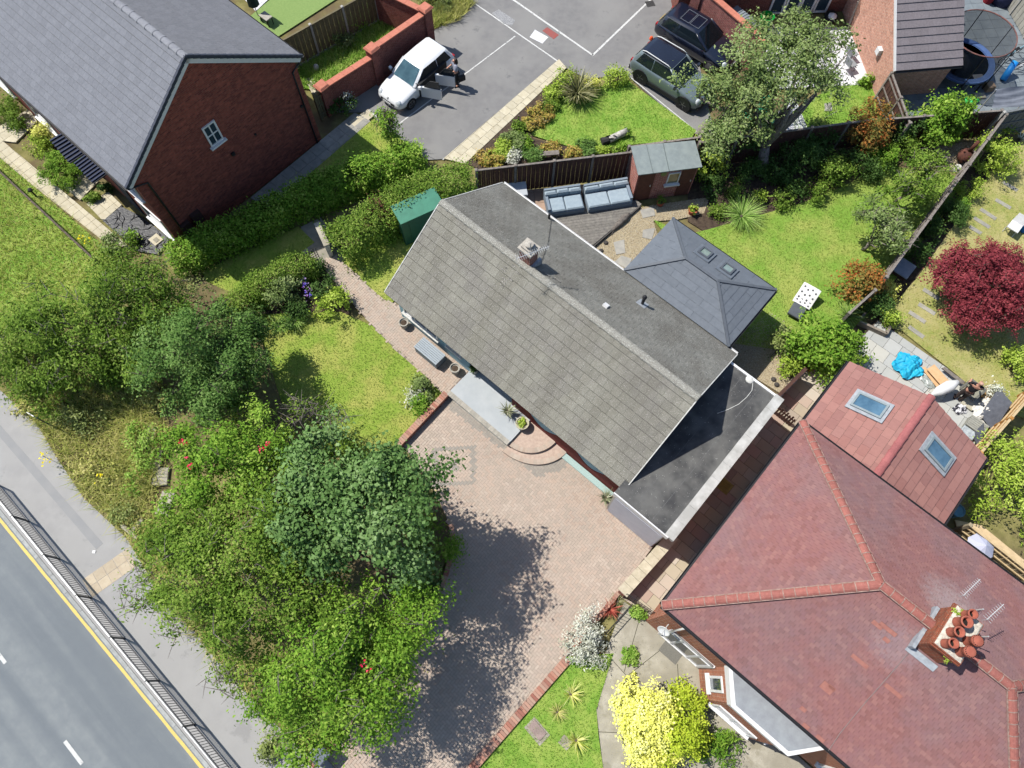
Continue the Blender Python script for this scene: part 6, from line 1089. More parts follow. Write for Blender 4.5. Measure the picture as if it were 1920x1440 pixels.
# hedges
hedge('privet_hedge', 'long clipped hedge in front of the tall brick gable', pts((320, 478), (480, 402), (600, 345), (700, 310), (785, 285), z=1.2), 1.15, 1.35, LF['fresh'], clump=.24, per=24, ln=.11, wd=.06)
hedge('mixed_hedge', 'thick dark hedge beside the green metal store', pts((630, 448), (700, 405), (790, 352), (880, 328), z=1.5), 1.5, 1.7, LF['mid'], clump=.24, per=26, ln=.09, wd=.05)
shrub('purple_shrub', 'dark purple leaved shrub growing in the thick hedge', 712, 405, 2.0, .55, .6, LF['purple'], clump=.2, per=24)
hedge('front_hedge', 'curving low hedge between the front garden and the grass strip', pts((425, 575), (470, 545), (520, 508), (580, 488), z=1.0), .85, 1.15, LF['mid'], clump=.2, per=24, ln=.08, wd=.045)
for a in (
    ('grey_bush', 'grey green bush in the front border below the low hedge', 535, 545, 1.3, .7, .7, 'greyg', dict(ln=.1, wd=.05)), ('golden_bush', 'round golden green bush beside the block path', 627, 568, 1.0, .62, .62, 'lime', dict(ln=.1, wd=.06)),
    ('dark_bush', 'dark bush in the front border beside the dull grey green one', 545, 590, .8, .6, .5, 'dark', {}), ('lily_clump', 'leafy clump beside the violet flowers', 605, 540, .7, .5, .5, 'dark', {}), ('trellis_climber', 'small climber growing on the dark trellis', 596, 498, .9, .3, .3, 'dark', {}),
    ('box_dome', 'clipped bright green box dome in front of the brick house', 116, 315, .95, .95, 1.1, 'fresh', dict(clump=.13, per=34, ln=.06, wd=.04, rough_=.08)), ('yellow_shrub', 'loose yellow green shrub beside the box dome', 72, 272, .8, .6, .6, 'lime', dict(ln=.09)), ('yellow_flower_shrub', 'yellow leaved shrub by the brick house door', 80, 255, 1.0, .35, .4, 'yellow', dict(ln=.09)), ('front_shrub', 'dark round shrub at the left edge under the eaves', 8, 195, 1.1, .7, .6, 'mid', {}), ('front_shrub', 'lighter round shrub under the eaves near the left edge', 26, 222, .9, .5, .5, 'mid', {}), ('doorstep_plants', 'narrow strip of low plants between the cream slabs', 175, 370, .35, .45, .2, 'mid', dict(clump=.1)), ('doorstep_plants', 'small dark plant under the second porch canopy', 196, 352, .5, .2, .2, 'dark', dict(clump=.1)), ('path_shrub', 'spiky pale shrub at the lower end of the flagged path', 215, 462, .9, .7, .5, 'greyg', dict(gap=.2)), ('path_shrub', 'small green shrub by the manhole on the black sheet', 248, 445, .6, .3, .3, 'fresh', {}),
    ('wall_shrub', 'dark shrub at the foot of the stepped brick wall', 640, 195, .8, .55, .45, 'dark', {}), ('wall_shrub', 'flowering weed against the stepped brick wall', 655, 185, 1.1, .2, .2, 'silver', dict(gap=.3)), ('hedge_end_shrub', 'light green shrub at the end of the long hedge by the tarmac', 760, 282, 1.2, .6, .5, 'fresh', {}), ('corner_shrub', 'grey green shrub in the lawn corner bed above the low wall', 792, 725, .8, .45, .45, 'greyg', {}), ('corner_shrub', 'bright green shrub at the lawn corner bed wall', 788, 760, .6, .42, .4, 'fresh', {}), ('corner_shrub', 'white flowered low plant in the lawn corner bed', 775, 745, .4, .3, .4, 'silver', dict(gap=.3)),
    ('court_shrub', 'yellow green shrub left of the spiky plant by the court', 1060, 145, .8, .45, .5, 'lime', {}), ('court_shrub', 'variegated yellow shrub right of the spiky plant by the court', 1108, 158, .7, .4, .4, 'yellow', {}), ('court_shrub', 'round variegated shrub at the court corner of the lush lawn', 1158, 142, .8, .6, .5, 'lime', {}),
    ('alpine_clump', 'orange and green alpine clump in the court border, lowest', 925, 297, .3, .55, .45, 'alp', dict(clump=.12)), ('alpine_clump', 'grey blue alpine clump in the court border', 965, 265, .45, .4, .4, 'greyg', dict(clump=.12)), ('alpine_clump', 'yellow alpine clump beside the pale edging slabs', 950, 280, .3, .4, .4, 'lime', dict(clump=.12)), ('alpine_clump', 'dark green alpine clump against the dark fence', 998, 290, .4, .4, .3, 'teal', dict(clump=.12)), ('alpine_clump', 'silver leaved clump against the dark fence', 965, 293, .4, .3, .3, 'silver', dict(clump=.12)), ('alpine_clump', 'mixed orange clump along the fence by the lush lawn', 1070, 287, .35, .45, .25, 'alp', dict(clump=.12)), ('alpine_clump', 'green clump along the fence near the shed', 1100, 277, .4, .4, .3, 'teal', dict(clump=.12)), ('alpine_clump', 'green cushion plant near the leaning barrel planter', 1155, 278, .3, .35, .2, 'fresh', dict(clump=.12)), ('alpine_clump', 'straggly plants along the pale edging, upper run', 1015, 210, .35, .45, .4, 'alp', dict(clump=.12)), ('alpine_clump', 'straggly plants along the pale edging, beside the post', 975, 240, .3, .3, .3, 'mid', dict(clump=.12)), ('alpine_clump', 'variegated plants along the top of the pale edging', 1038, 178, .5, .35, .35, 'lime', dict(clump=.14)),
    ('border_shrub', 'tall dark evergreen shrub in front of the big twisted trunk', 1395, 240, 2.6, 1.2, 1.1, 'dark', dict(clump=.26, ln=.11, wd=.07)), ('variegated_shrub', 'yellow variegated shrub at the corner of the shed', 1332, 292, 1.7, .7, .7, 'lime', dict(ln=.11, wd=.06)), ('border_shrub', 'shady dark shrub below the twisted trunk', 1500, 290, 1.5, 1.0, .8, 'dark', {}), ('border_shrub', 'mid green shrub at the edge of the back lawn', 1565, 320, 1.3, .9, .8, 'mid', {}), ('border_shrub', 'small dark shrub at the lawn edge left of the mid green one', 1495, 350, .9, .45, .5, 'dark', {}), ('border_shrub', 'small green shrub near the ornamental grass', 1380, 358, .7, .35, .35, 'mid', {}), ('border_shrub', 'low leafy clump beside the shed door', 1340, 350, .8, .5, .5, 'dark', {}), ('border_shrub', 'low green clump left of the ornamental grass', 1350, 395, .5, .45, .35, 'mid', {}), ('border_shrub', 'yellow tipped plant above the ornamental grass', 1425, 368, .6, .3, .3, 'lime', {}),
    ('photinia_shrub', 'orange red photinia by the back fence', 1625, 240, 2.3, 1.0, .9, 'photinia', dict(ln=.12, wd=.06, clump=.22, density=1.4)), ('border_shrub', 'bright lime bush overhanging the back fence', 1772, 222, 2.5, 1.05, 1.0, 'fresh', dict(ln=.13, wd=.075, clump=.24, density=1.8)), ('border_shrub', 'dark shrub between photinia and bright lime bush', 1702, 245, 1.8, .75, .6, 'dark', {}), ('border_shrub', 'loose green shrub below the photinia', 1660, 290, 1.3, .7, .6, 'fresh', {}),
    ('photinia_shrub', 'orange red photinia at the fence beside the sun lounger lawn', 1618, 525, 1.7, .9, .8, 'photinia', dict(ln=.12, wd=.06, clump=.22, density=1.4)), ('border_shrub', 'dark grassy shrub under the lounger side photinia', 1650, 575, .9, .7, .6, 'dark', {}), ('border_shrub', 'variegated leaves beside the lounger side photinia', 1668, 545, 1.0, .35, .4, 'yellow', dict(gap=.2)), ('laurel_bush', 'large glossy bright green bush by the alley', 1552, 645, 2.0, 1.35, 1.15, 'fresh', dict(ln=.15, wd=.075, clump=.26, density=1.7)), ('olive_bush', 'round olive bush left of the glossy bush', 1470, 640, 1.2, .55, .6, 'olive', dict(ln=.09)), ('fern_bush', 'small lime bush on the gravel corner by the screen wall', 1480, 690, .8, .4, .4, 'lime', {}), ('border_shrub', 'leafy shrub at the top of the patio step', 1665, 590, .8, .5, .5, 'lime', {}),
    ('round_bush', 'round pale olive bush in the neighbouring garden', 1870, 288, 1.6, 1.0, 1.0, 'lime', dict(ln=.09, clump=.18)), ('fence_shrub', 'dark shrub under the diagonal fence', 1790, 400, 1.1, .6, .6, 'dark', {}), ('fence_shrub', 'yellow green shrub beside the stepping slabs', 1825, 352, 1.0, .4, .4, 'lime', {}), ('fence_shrub', 'feathery green shrub beside the diagonal fence', 1800, 388, .8, .5, .45, 'fresh', {}), ('fence_shrub', 'low dark shrub at the diagonal fence above the grey slab', 1722, 470, .9, .5, .5, 'dark', {}), ('fence_shrub', 'thin shrub under the diagonal fence, lower down', 1750, 430, .9, .4, .4, 'dark', {}), ('corner_bush', 'yellow green bush at the right edge below the maple', 1915, 682, 1.2, .6, .7, 'lime', {}), ('white_bush', 'silver flecked bush beside the rubble', 1868, 738, .8, .35, .35, 'silver', {}), ('lime_hedge_bush', 'big lime green bush at the right edge', 1885, 905, 1.9, 1.35, 1.7, 'lime', dict(ln=.13, wd=.05, clump=.28)), ('top_bush', 'bush in the top right corner by the grey fence', 1895, 235, 1.0, .5, .4, 'mid', {}),
    ('silver_bush', 'silver white leaved bush beside the drive', 1098, 1200, 1.1, .78, .75, 'silver', dict(ln=.1, wd=.035, up=.7)), ('conifer_bush', 'dark spreading conifer beside the yellow bush', 1345, 1405, .8, 1.0, .6, 'fresh', dict(ln=.14, wd=.035)), ('weed_patch', 'green weeds growing at the foot of the corner wall', 1200, 1150, .25, .35, .2, 'weed', dict(clump=.1)), ('weed_patch', 'moss and weeds in the concrete joints by the silver bush', 1180, 1230, .12, .3, .4, 'weed', dict(clump=.1)), ('garden_weeds', 'tall weeds by the fence in the walled plot', 665, 45, .7, .6, .5, 'weed', {}), ('garden_weeds', 'pale weeds in the middle of the walled plot', 640, 75, .6, .6, .4, 'greyg', {}), ('court_weeds', 'shrubby growth at the top of the parking court', 815, 0, .8, .8, .6, 'olive', {}), ('planter_hedge', 'little clipped hedge at the end of the white patio', 1630, 152, .5, .45, .25, 'fresh', dict(clump=.12)), ('planter_hedge', 'scrappy plant by the yard fence', 1685, 205, .8, .4, .35, 'mid', {})):
    nm, lb, px, py, h, rx, ry, m, kw = a; k_ = 1.35 if nm == 'alpine_clump' else 1.0; rx *= k_; ry *= k_; shrub(nm, lb, px, py, h, rx, ry, LF[m], **kw)
# the two tone yellow bush
SEED[0] += 1; rng2 = np.random.default_rng(77); c = at(1240, 1355, .8)
yb = thing('golden_shrub', 'brilliant yellow bush with green right half beside the concrete path', 'shrub', (c[0], c[1], 0))
co, ti, _ = crown_leaves([(c[0] - .45, c[1] + .05, .72, 1.0, 1.3, .72), (c[0] - .3, c[1] - .9, .5, .8, .6, .5)], .2, 44, .085, .055, rng2, 1.3, .6, .4, bough=5); crown_obj('yellow_foliage', co, ti, leafmat('leaf_gold', C(205, 210, 80), C(236, 236, 110), C(250, 250, 150), C(255, 255, 190), trans=.15), yb)
co, ti, _ = crown_leaves([(c[0] + .75, c[1] - .1, .68, .9, 1.2, .68)], .2, 44, .08, .05, rng2, 1.3, .5, .4, bough=5); crown_obj('green_foliage', co, ti, leafmat('leaf_gold_green', C(120, 145, 30), C(155, 178, 45), C(185, 200, 65), C(205, 215, 90), trans=.2), yb)
g = G(); [g.tube([V3(c[0], c[1], 0), V3(c[0] + dx, c[1] + dy, .9)], [.03, .01], 5) for dx, dy in ((.5, .3), (-.6, .4), (.1, -.7), (-.4, -.5), (.8, -.2))]; obj('stems', g, BARK, yb)
# trees of the back gardens
tree('old_apple_tree', 'big grey green tree with a thick twisted trunk by the back fence', 1450, 122, 4.6, [(0, 0, 0, 2.3, 1.9, 1.2), (1.7, .5, -.1, 1.6, 1.5, 1.0), (-1.8, -.4, -.5, 1.5, 1.3, .9), (.5, 1.8, -.1, 1.5, 1.1, .8), (-.8, -1.3, -.7, 1.9, 1.0, .8), (2.3, -.7, -.6, 1.2, 1.0, .8), (-1.6, -2.0, -1.6, 1.3, .9, .9)], LF['greyg'], BARK_L, r0=.26, clump=.36, per=25, ln=.13, wd=.065, density=1.45, gap=.04, up=.55, base=at(1428, 325), nmain=9)
tree('pear_tree', 'small leafy tree near the top of the back lawn', 1718, 335, 1.9, [(0, 0, 0, 1.25, 1.1, .9), (.4, .7, .1, .9, .8, .7), (-.5, -.4, -.2, .9, .8, .7)], LF['mid'], BARK_L, r0=.07, clump=.26, per=20, ln=.11, wd=.06, density=.9, gap=.08)
tree('pear_tree', 'small leafy tree by the fence at the right of the back lawn', 1655, 425, 1.8, [(0, 0, 0, 1.0, 1.0, .8), (.4, -.3, -.2, .8, .7, .7), (-.3, .5, 0, .7, .7, .6)], LF['greyg'], BARK_L, r0=.07, clump=.26, per=20, ln=.11, wd=.06, density=.9, gap=.08)
tree('red_maple', 'round crimson maple in the neighbouring garden', 1856, 538, 1.7, [(0, 0, 0, 1.95, 1.9, 1.05), (1.0, -.7, -.1, 1.2, 1.2, .8), (-.8, .7, -.1, 1.2, 1.1, .8), (.7, 1.1, -.1, 1.1, 1.0, .7), (-.6, -1.0, -.2, 1.2, 1.0, .7)], LF['maple'], BARK, r0=.09, clump=.2, per=34, ln=.085, wd=.05, density=1.25, up=.6, rough_=.12, bough=5)
tree('street_sapling', 'young staked tree at the lower edge of the parking court', 727, 232, 1.7, [(0, 0, 0, .55, .5, .65), (.1, -.1, -.4, .4, .35, .4)], LF['fresh'], BARK, r0=.03, clump=.2, per=18, ln=.12, wd=.06, density=.9, base=at(737, 285))
# spiky plants
spiky('phormium', 'large striped spiky phormium beside the parking court', 1082, 172, 1.3, .06, 330, LF['phorm'], arch=.55, spread=1.0, zref=.3)
spiky('ornamental_grass', 'arching clump of ornamental grass at the lawn edge', 1392, 402, 1.15, .022, 420, LF['grassy'], arch=.75, spread=1.1, zref=.3)
spiky('fern_clump', 'dark fern clump beside the shed wall', 1325, 325, .9, .05, 120, LF['dark'], arch=.7, zref=.2)
spiky('strap_clump', 'strappy leaves in the front border beside the lawn', 552, 600, .75, .028, 170, LF['grassy'], arch=.7, zref=.2); spiky('strap_clump', 'small strappy clump at the left of the front border', 522, 612, .55, .025, 110, LF['grassy'], arch=.7, zref=.1)
spiky('strap_clump', 'grassy clump above the glossy bush', 1590, 590, .8, .025, 170, LF['grassy'], arch=.7, zref=.2); spiky('fence_fern', 'green fern at the foot of the diagonal fence', 1752, 425, .7, .05, 70, LF['mid'], arch=.6, zref=.1); spiky('fence_fern', 'spreading fern beside the stepping slabs', 1795, 395, .8, .05, 80, LF['fresh'], arch=.6, zref=.2)
spiky('cordyline', 'pale yellow spiky plant on the lower lawn, upper one', 1070, 1302, .55, .03, 60, LF['cordy'], arch=.3, up=.8); spiky('cordyline', 'pale yellow spiky plant on the lower lawn, lower one', 1080, 1388, .6, .03, 66, LF['cordy'], arch=.25, up=.8); spiky('red_cordyline', 'red spiky plant in the corner by the drive edging', 1143, 1143, .5, .03, 70, LF['redsp'], arch=.35)
spiky('corner_grass', 'small grassy tuft by the red spiky plant', 1158, 1128, .45, .02, 60, LF['phorm'], arch=.6)
spiky('lawn_tuft', 'pale tuft of long grass on the lower lawn', 1045, 1335, .4, .02, 90, LF['straw'], arch=.8); spiky('white_agave', 'pale spiky plant at the top right corner', 1912, 262, .5, .05, 30, LF['silver'], arch=.4)
flowers('iris_blooms', 'violet and blue flowers in the front border', [(572, 535, .7), (575, 545, .7), (580, 553, .65), (568, 530, .7)], LF['violet'], .09, 12, .09)
# ------------------------------------------------------------------ vehicles
M_TYRE = mat('tyre_rubber', C(44, 44, 46), rough=.9); M_CGL = mat('car_glass', C(30, 40, 48), rough=.05, spec=.6); M_RIM = mat('alloy_rim', C(150, 150, 152), rough=.35, metal=.7); M_TRIM = mat('black_car_trim', C(36, 37, 40), rough=.55); M_HLAMP = mat('head_lamp', C(214, 220, 224), rough=.1, spec=.8); M_TLAMP = mat('tail_lamp', C(170, 24, 30), rough=.15, spec=.7)
def car(name, label, c, head, L, W, H, paint, roofm, belt=.93, wheel_r=.31, clad=None, open_left=False, rails=None, sunroof=False, back=-.47, ws=.215):
    t = thing(name, label, 'car', (0, 0, 0)); hw = W / 2
    xs = np.array([.5, .492, .465, .42, .34, .24, .12, 0, -.15, -.3, -.4, -.46, -.49, -.5]) * L
    top = np.array([.50, .60, .68, .745, .82, .885, .925, .94, .95, .965, .97, .95, .82, .62]) * belt / .95
    wf = np.array([.55, .72, .86, .945, .98, .99, 1, 1, 1, 1, .985, .945, .88, .8]); bot = np.array([.34, .26, .22, .2, .2, .2, .2, .2, .2, .2, .22, .26, .32, .4])
    g = G(); P = []; sec = 13
    for x, tz, w_, bz in zip(xs, top, wf, bot):
        w2 = hw * w_; half = [(.9 * w2, bz), (.985 * w2, bz + .12), (w2, (tz + bz) / 2 + .06), (.975 * w2, tz - .09), (.87 * w2, tz - .012), (.5 * w2, tz + .022)]
        pts_ = [(y, z) for y, z in half] + [(0, tz + .032)] + [(-y, z) for y, z in half[::-1]]
        P += [(x, y, z) for y, z in pts_]
    F = []
    n = len(xs)
    for i in range(n - 1):
        for j in range(sec): k = (j + 1) % sec; F.append((i * sec + j, i * sec + k, (i + 1) * sec + k, (i + 1) * sec + j))
    F.append(tuple(range(sec - 1, -1, -1))); F.append(tuple((n - 1) * sec + j for j in range(sec)))
    g.add(P, F); bo = obj('body', g, paint, t, smooth=True); bo.modifiers.new('round', 'SUBSURF').render_levels = 1
    if clad:
        g = G()
        for s in (-1, 1): g.box((0, s * (hw - .02), .2), (L * .5, .07, .2)); [g.lathe((x * L, s * (hw - .06), wheel_r), [(wheel_r + .09, 0), (wheel_r + .09, .085 * s)] if s > 0 else [(wheel_r + .09, -.085), (wheel_r + .09, 0)], 20, axis=(0, 1, 0)) for x in (.315, -.3)]
        g.box((L * .485, 0, .26), (.12, W * .8, .16)); g.box((-L * .488, 0, .3), (.12, W * .82, .22)); obj('cladding', g, clad, t)
    # cabin
    zb, zr = belt - .03, H - .055
    rings = [(zb, ws * L, back * L, .455 * W, .44 * W), (zb + (zr - zb) * .55, (ws - .1) * L, (back + .042) * L, .410 * W, .392 * W), (zr, (ws - .18) * L, (back + .075) * L, .375 * W, .355 * W), (H, (ws - .235) * L, (back + .12) * L, .3 * W, .29 * W)]
    def ring(z, xf, xr, wf_, wr): return [(xf - .0, -wf_ * .82, z), (xf - .06, -wf_ * .96, z), (xf * .3 + xr * .7 + .3, -(wf_ + wr) / 2 * 1.02, z), (xr + .1, -wr, z), (xr, -wr * .85, z), (xr, wr * .85, z), (xr + .1, wr, z), (xf * .3 + xr * .7 + .3, (wf_ + wr) / 2 * 1.02, z), (xf - .06, wf_ * .96, z), (xf, wf_ * .82, z)]
    RG = [ring(*r) for r in rings]; k = 10; g = G(); F = [(i * k + j, i * k + (j + 1) % k, (i + 1) * k + (j + 1) % k, (i + 1) * k + j) for i in range(2) for j in range(k)]
    g.add([p for r in RG[:3] for p in r], [f[::-1] for f in F] + [tuple(range(3 * k - 1, 2 * k - 1, -1))]); obj('cabin', g, paint, t, smooth=True)
    g = G(); F = [(j, (j + 1) % k, k + (j + 1) % k, k + j)[::-1] for j in range(k)] + [tuple(range(2 * k - 1, k - 1, -1))]; g.add(RG[2] + RG[3], F); rf = obj('roof', g, roofm, t, smooth=True); rf.modifiers.new('round', 'BEVEL').width = .05; rf.modifiers['round'].segments = 3; rf.modifiers['round'].angle_limit = R_(15)
    def panel(nm, a, b, c_, d, m, off=.012, par=t):
        a, b, c_, d = [np.asarray(q, float) for q in (a, b, c_, d)]; n_ = unit(np.cross(b - a, d - a)); cen = (a + b + c_ + d) / 4
        if np.dot(n_, cen - V3(-.1 * L, 0, zb)) < 0: n_ = -n_
        g = G(); Q = [q + (cen - q) * .045 for q in (a, b, c_, d)]; g.add([q + n_ * off for q in Q] + [q - n_ * .01 for q in Q], [(0, 1, 2, 3), (3, 2, 1, 0), (0, 4, 5, 1), (1, 5, 6, 2), (2, 6, 7, 3), (3, 7, 4, 0)]); return obj(nm, g, m, par)
    r0, r2 = RG[0], RG[2]; lf = lambda a, b, f: tuple(np.asarray(a) + (np.asarray(b) - np.asarray(a)) * f)
    panel('windscreen', r0[0], r0[9], r2[9], r2[0], mat('sky_sheen_windscreen', C(112, 156, 172), C(88, 128, 146), scale=2, rough=.05, spec=.9) if open_left else M_CGL, .02); panel('rear_window', lf(r0[5], r2[5], .2), lf(r0[4], r2[4], .2), r2[4], r2[5], M_CGL, .02)  # white car: reflected sky painted into the windscreen's pale blue
    for s, (i0, i1, i2) in ((-1, (1, 2, 3)), (1, (8, 7, 6))):
        m_ = M_TRIM if (open_left and s == 1) else M_CGL  # open side: black panels paint the dim cabin in place of glass
        panel('side_window', r0[i0], r0[i1], r2[i1], r2[i0], m_, .012); panel('side_window', r0[i1], lf(r0[i2], r0[i1], .1), lf(r2[i2], r2[i1], .1), r2[i1], m_, .012)
        for (a, b) in ((i0, i0),): g = G(); g.tube([V3(*r0[a]), V3(*RG[1][a]), V3(*r2[a])], .035, 6); obj('pillar', g, paint, t, smooth=True)
        g = G(); g.beam(V3(ws * L * .82, s * (hw + .02), belt + .0), V3(ws * L * .82, s * (hw + .17), belt + .04), .12, .13); obj('mirror', g, roofm if rails else paint, t)
        g = G(); g.lathe((L * .462, s * hw * .68, .62 * belt / .95), [(.16, -.05), (.15, .02), (.09, .05), (.01, .06)], 10, axis=unit(V3(1, s * .35, .55))); obj('headlight', g, M_HLAMP, t, smooth=True)
        g = G(); g.box((-L * .478, s * hw * .76, .68 * belt / .95), (.1, .18, .18)); obj('tail_light', g, M_TLAMP, t)
        for x in (.315, -.3):
            g = G(); y = s * (hw - .1); g.lathe((x * L, y, wheel_r), [(wheel_r * .62, -.1), (wheel_r * .95, -.1), (wheel_r, -.06), (wheel_r, .06), (wheel_r * .95, .1), (wheel_r * .62, .1)], 20, axis=(0, 1, 0)); wl = obj('wheel', g, M_TYRE, t, smooth=True)
            g = G(); yo = .105 * s; g.lathe((x * L, y + yo, wheel_r), [(wheel_r * .64, -.01), (wheel_r * .64, .008), (wheel_r * .56, .008), (wheel_r * .56, -.005)], 20, axis=(0, 1, 0))
            for q in range(5): a = q * 1.2566; g.beam(V3(x * L, y + yo, wheel_r), V3(x * L + math.cos(a) * wheel_r * .6, y + yo, wheel_r + math.sin(a) * wheel_r * .6), .02, .05, up=V3(0, 1, 0))
            obj('rim', g, M_RIM, wl)
        if rails: g = G(); g.tube([V3((ws - .19) * L, s * .36 * W, H - .01), V3((ws - .24) * L, s * .355 * W, H + .05), V3((back + .14) * L, s * .335 * W, H + .05), V3((back + .09) * L, s * .335 * W, H - .02)], .022, 6); obj('roof_rail', g, rails, t, smooth=True)
    g = G(); g.box((L * .497, 0, .4), (.03, W * .5, .14)); obj('grille', g, M_TRIM, t); g = G(); g.box((L * .51, 0, .42), (.015, .5, .11)); obj('number_plate', g, M_WHITE, t); g = G(); g.box((-L * .508, 0, .6), (.015, .5, .11)); obj('number_plate', g, mat('yellow_plate', C(225, 190, 60)), t)
    g = G(); q = V3(L * .478, 0, .665 * belt / .95); ax = unit(V3(.8, 0, .6)); e1 = V3(0, 1, 0); e2 = np.cross(ax, e1)
    D = [q + e2 * .08 + ax * .03, q + e1 * .05 + ax * .03, q - e2 * .08 + ax * .03, q - e1 * .05 + ax * .03]; d2 = [q + e2 * .04 + ax * .032, q + e1 * .025 + ax * .032, q - e2 * .04 + ax * .032, q - e1 * .025 + ax * .032]
    g.add(D + d2, [(i, (i + 1) % 4, 4 + (i + 1) % 4, 4 + i) for i in range(4)]); obj('badge', g, M_RIM, t)
    if sunroof:
        for x in ((ws - .27) * L, (ws - .4) * L): g = G(); frame_rect(g, V3(x, 0, H + .001), V3(1, 0, 0), V3(0, 1, 0), L * .12, W * .44, .02, .012); obj('sunroof', g, mat('sunroof_line', C(120, 124, 130), rough=.3), rf)
    if open_left:
        for hx, wdt, ang in ((ws * L - .28, 1.0, 62), (ws * L - 1.3, .95, 60)):
            a = R_(ang); d = V3(-math.cos(a), math.sin(a), 0); o_ = V3(hx, hw + .02, 0); g = G(); c0 = o_ + UP * .3; n_ = np.cross(d, UP)
            g.box(o_ + d * wdt / 2 + UP * .3, (wdt, .1, belt - .32), ax=(d, n_, UP)); dd = obj('door', g, paint, t)
            g = G(); fr = [o_ + d * .18 + UP * (belt - .02), o_ + d * (wdt - .02) + UP * (belt - .02), o_ + d * (wdt - .1) + UP * (H - .12), o_ + d * .5 + UP * (H - .12)]; g.tube(fr + [fr[0]], .022, 5); obj('window_frame', g, M_TRIM, dd)
            g = G(); g.add([q - n_ * .01 for q in fr] + [q + n_ * .01 for q in fr], [(0, 1, 2, 3), (7, 6, 5, 4)]); obj('pane', g, M_CGL, dd)
            g = G(); g.box(o_ + d * (wdt - .2) + UP * (belt - .22) + n_ * -.06, (.16, .04, .035), ax=(d, n_, UP)); obj('handle', g, M_WHITE, dd)
        g = G(); g.box((ws * L - 1.15, hw - .09, .3), (1.95, .2, belt - .2)); obj('cabin_shade_panel', g, M_TRIM, t)  # solid black block painting the dim cabin behind the open doors
        for x in (.1, -.55): g = G(); g.bbox_bevel((x - .15, .36, .45), (.5, .5, .2), 0, .05); g.bbox_bevel((x - .42, .36, .5), (.16, .48, .65), 0, .05); obj('seat', g, mat('seat_cloth', C(60, 60, 64)), t)
    place(t, c, math.atan2(head[1], head[0])); return t
def heading(f, r, z=.6): d = at(*f, z) - at(*r, z); return unit(d)
M_PW = mat('white_car_paint', C(236, 238, 240), rough=.25, spec=.5, coat=.6); M_PN = mat('navy_car_paint', C(22, 28, 46), rough=.25, spec=.5, coat=.8); M_PS = mat('silver_green_paint', C(116, 130, 134), rough=.3, metal=.15, spec=.5, coat=.6); M_PB = mat('black_roof_paint', C(30, 34, 48), rough=.2, spec=.5, coat=.8)
car('hatchback_car', 'white hatchback with both near side doors open', at(783, 158), heading((742, 198), (842, 112)), 4.06, 1.73, 1.45, M_PW, M_PW, open_left=True)
car('parked_car', 'dark navy hatchback parked beside the brick wall', at(1303, 92), heading((1352, 118), (1258, 62)), 4.3, 1.8, 1.5, M_PN, M_PN, sunroof=True, belt=.98, wheel_r=.34)
car('parked_car', 'silver green car with black roof and pale rails by the lush lawn', at(1256, 160), heading((1304, 190), (1212, 132)), 4.15, 1.77, 1.6, M_PS, M_PB, belt=1.03, wheel_r=.34, clad=M_TRIM, rails=mat('pale_rail_paint', C(230, 232, 232), rough=.4))
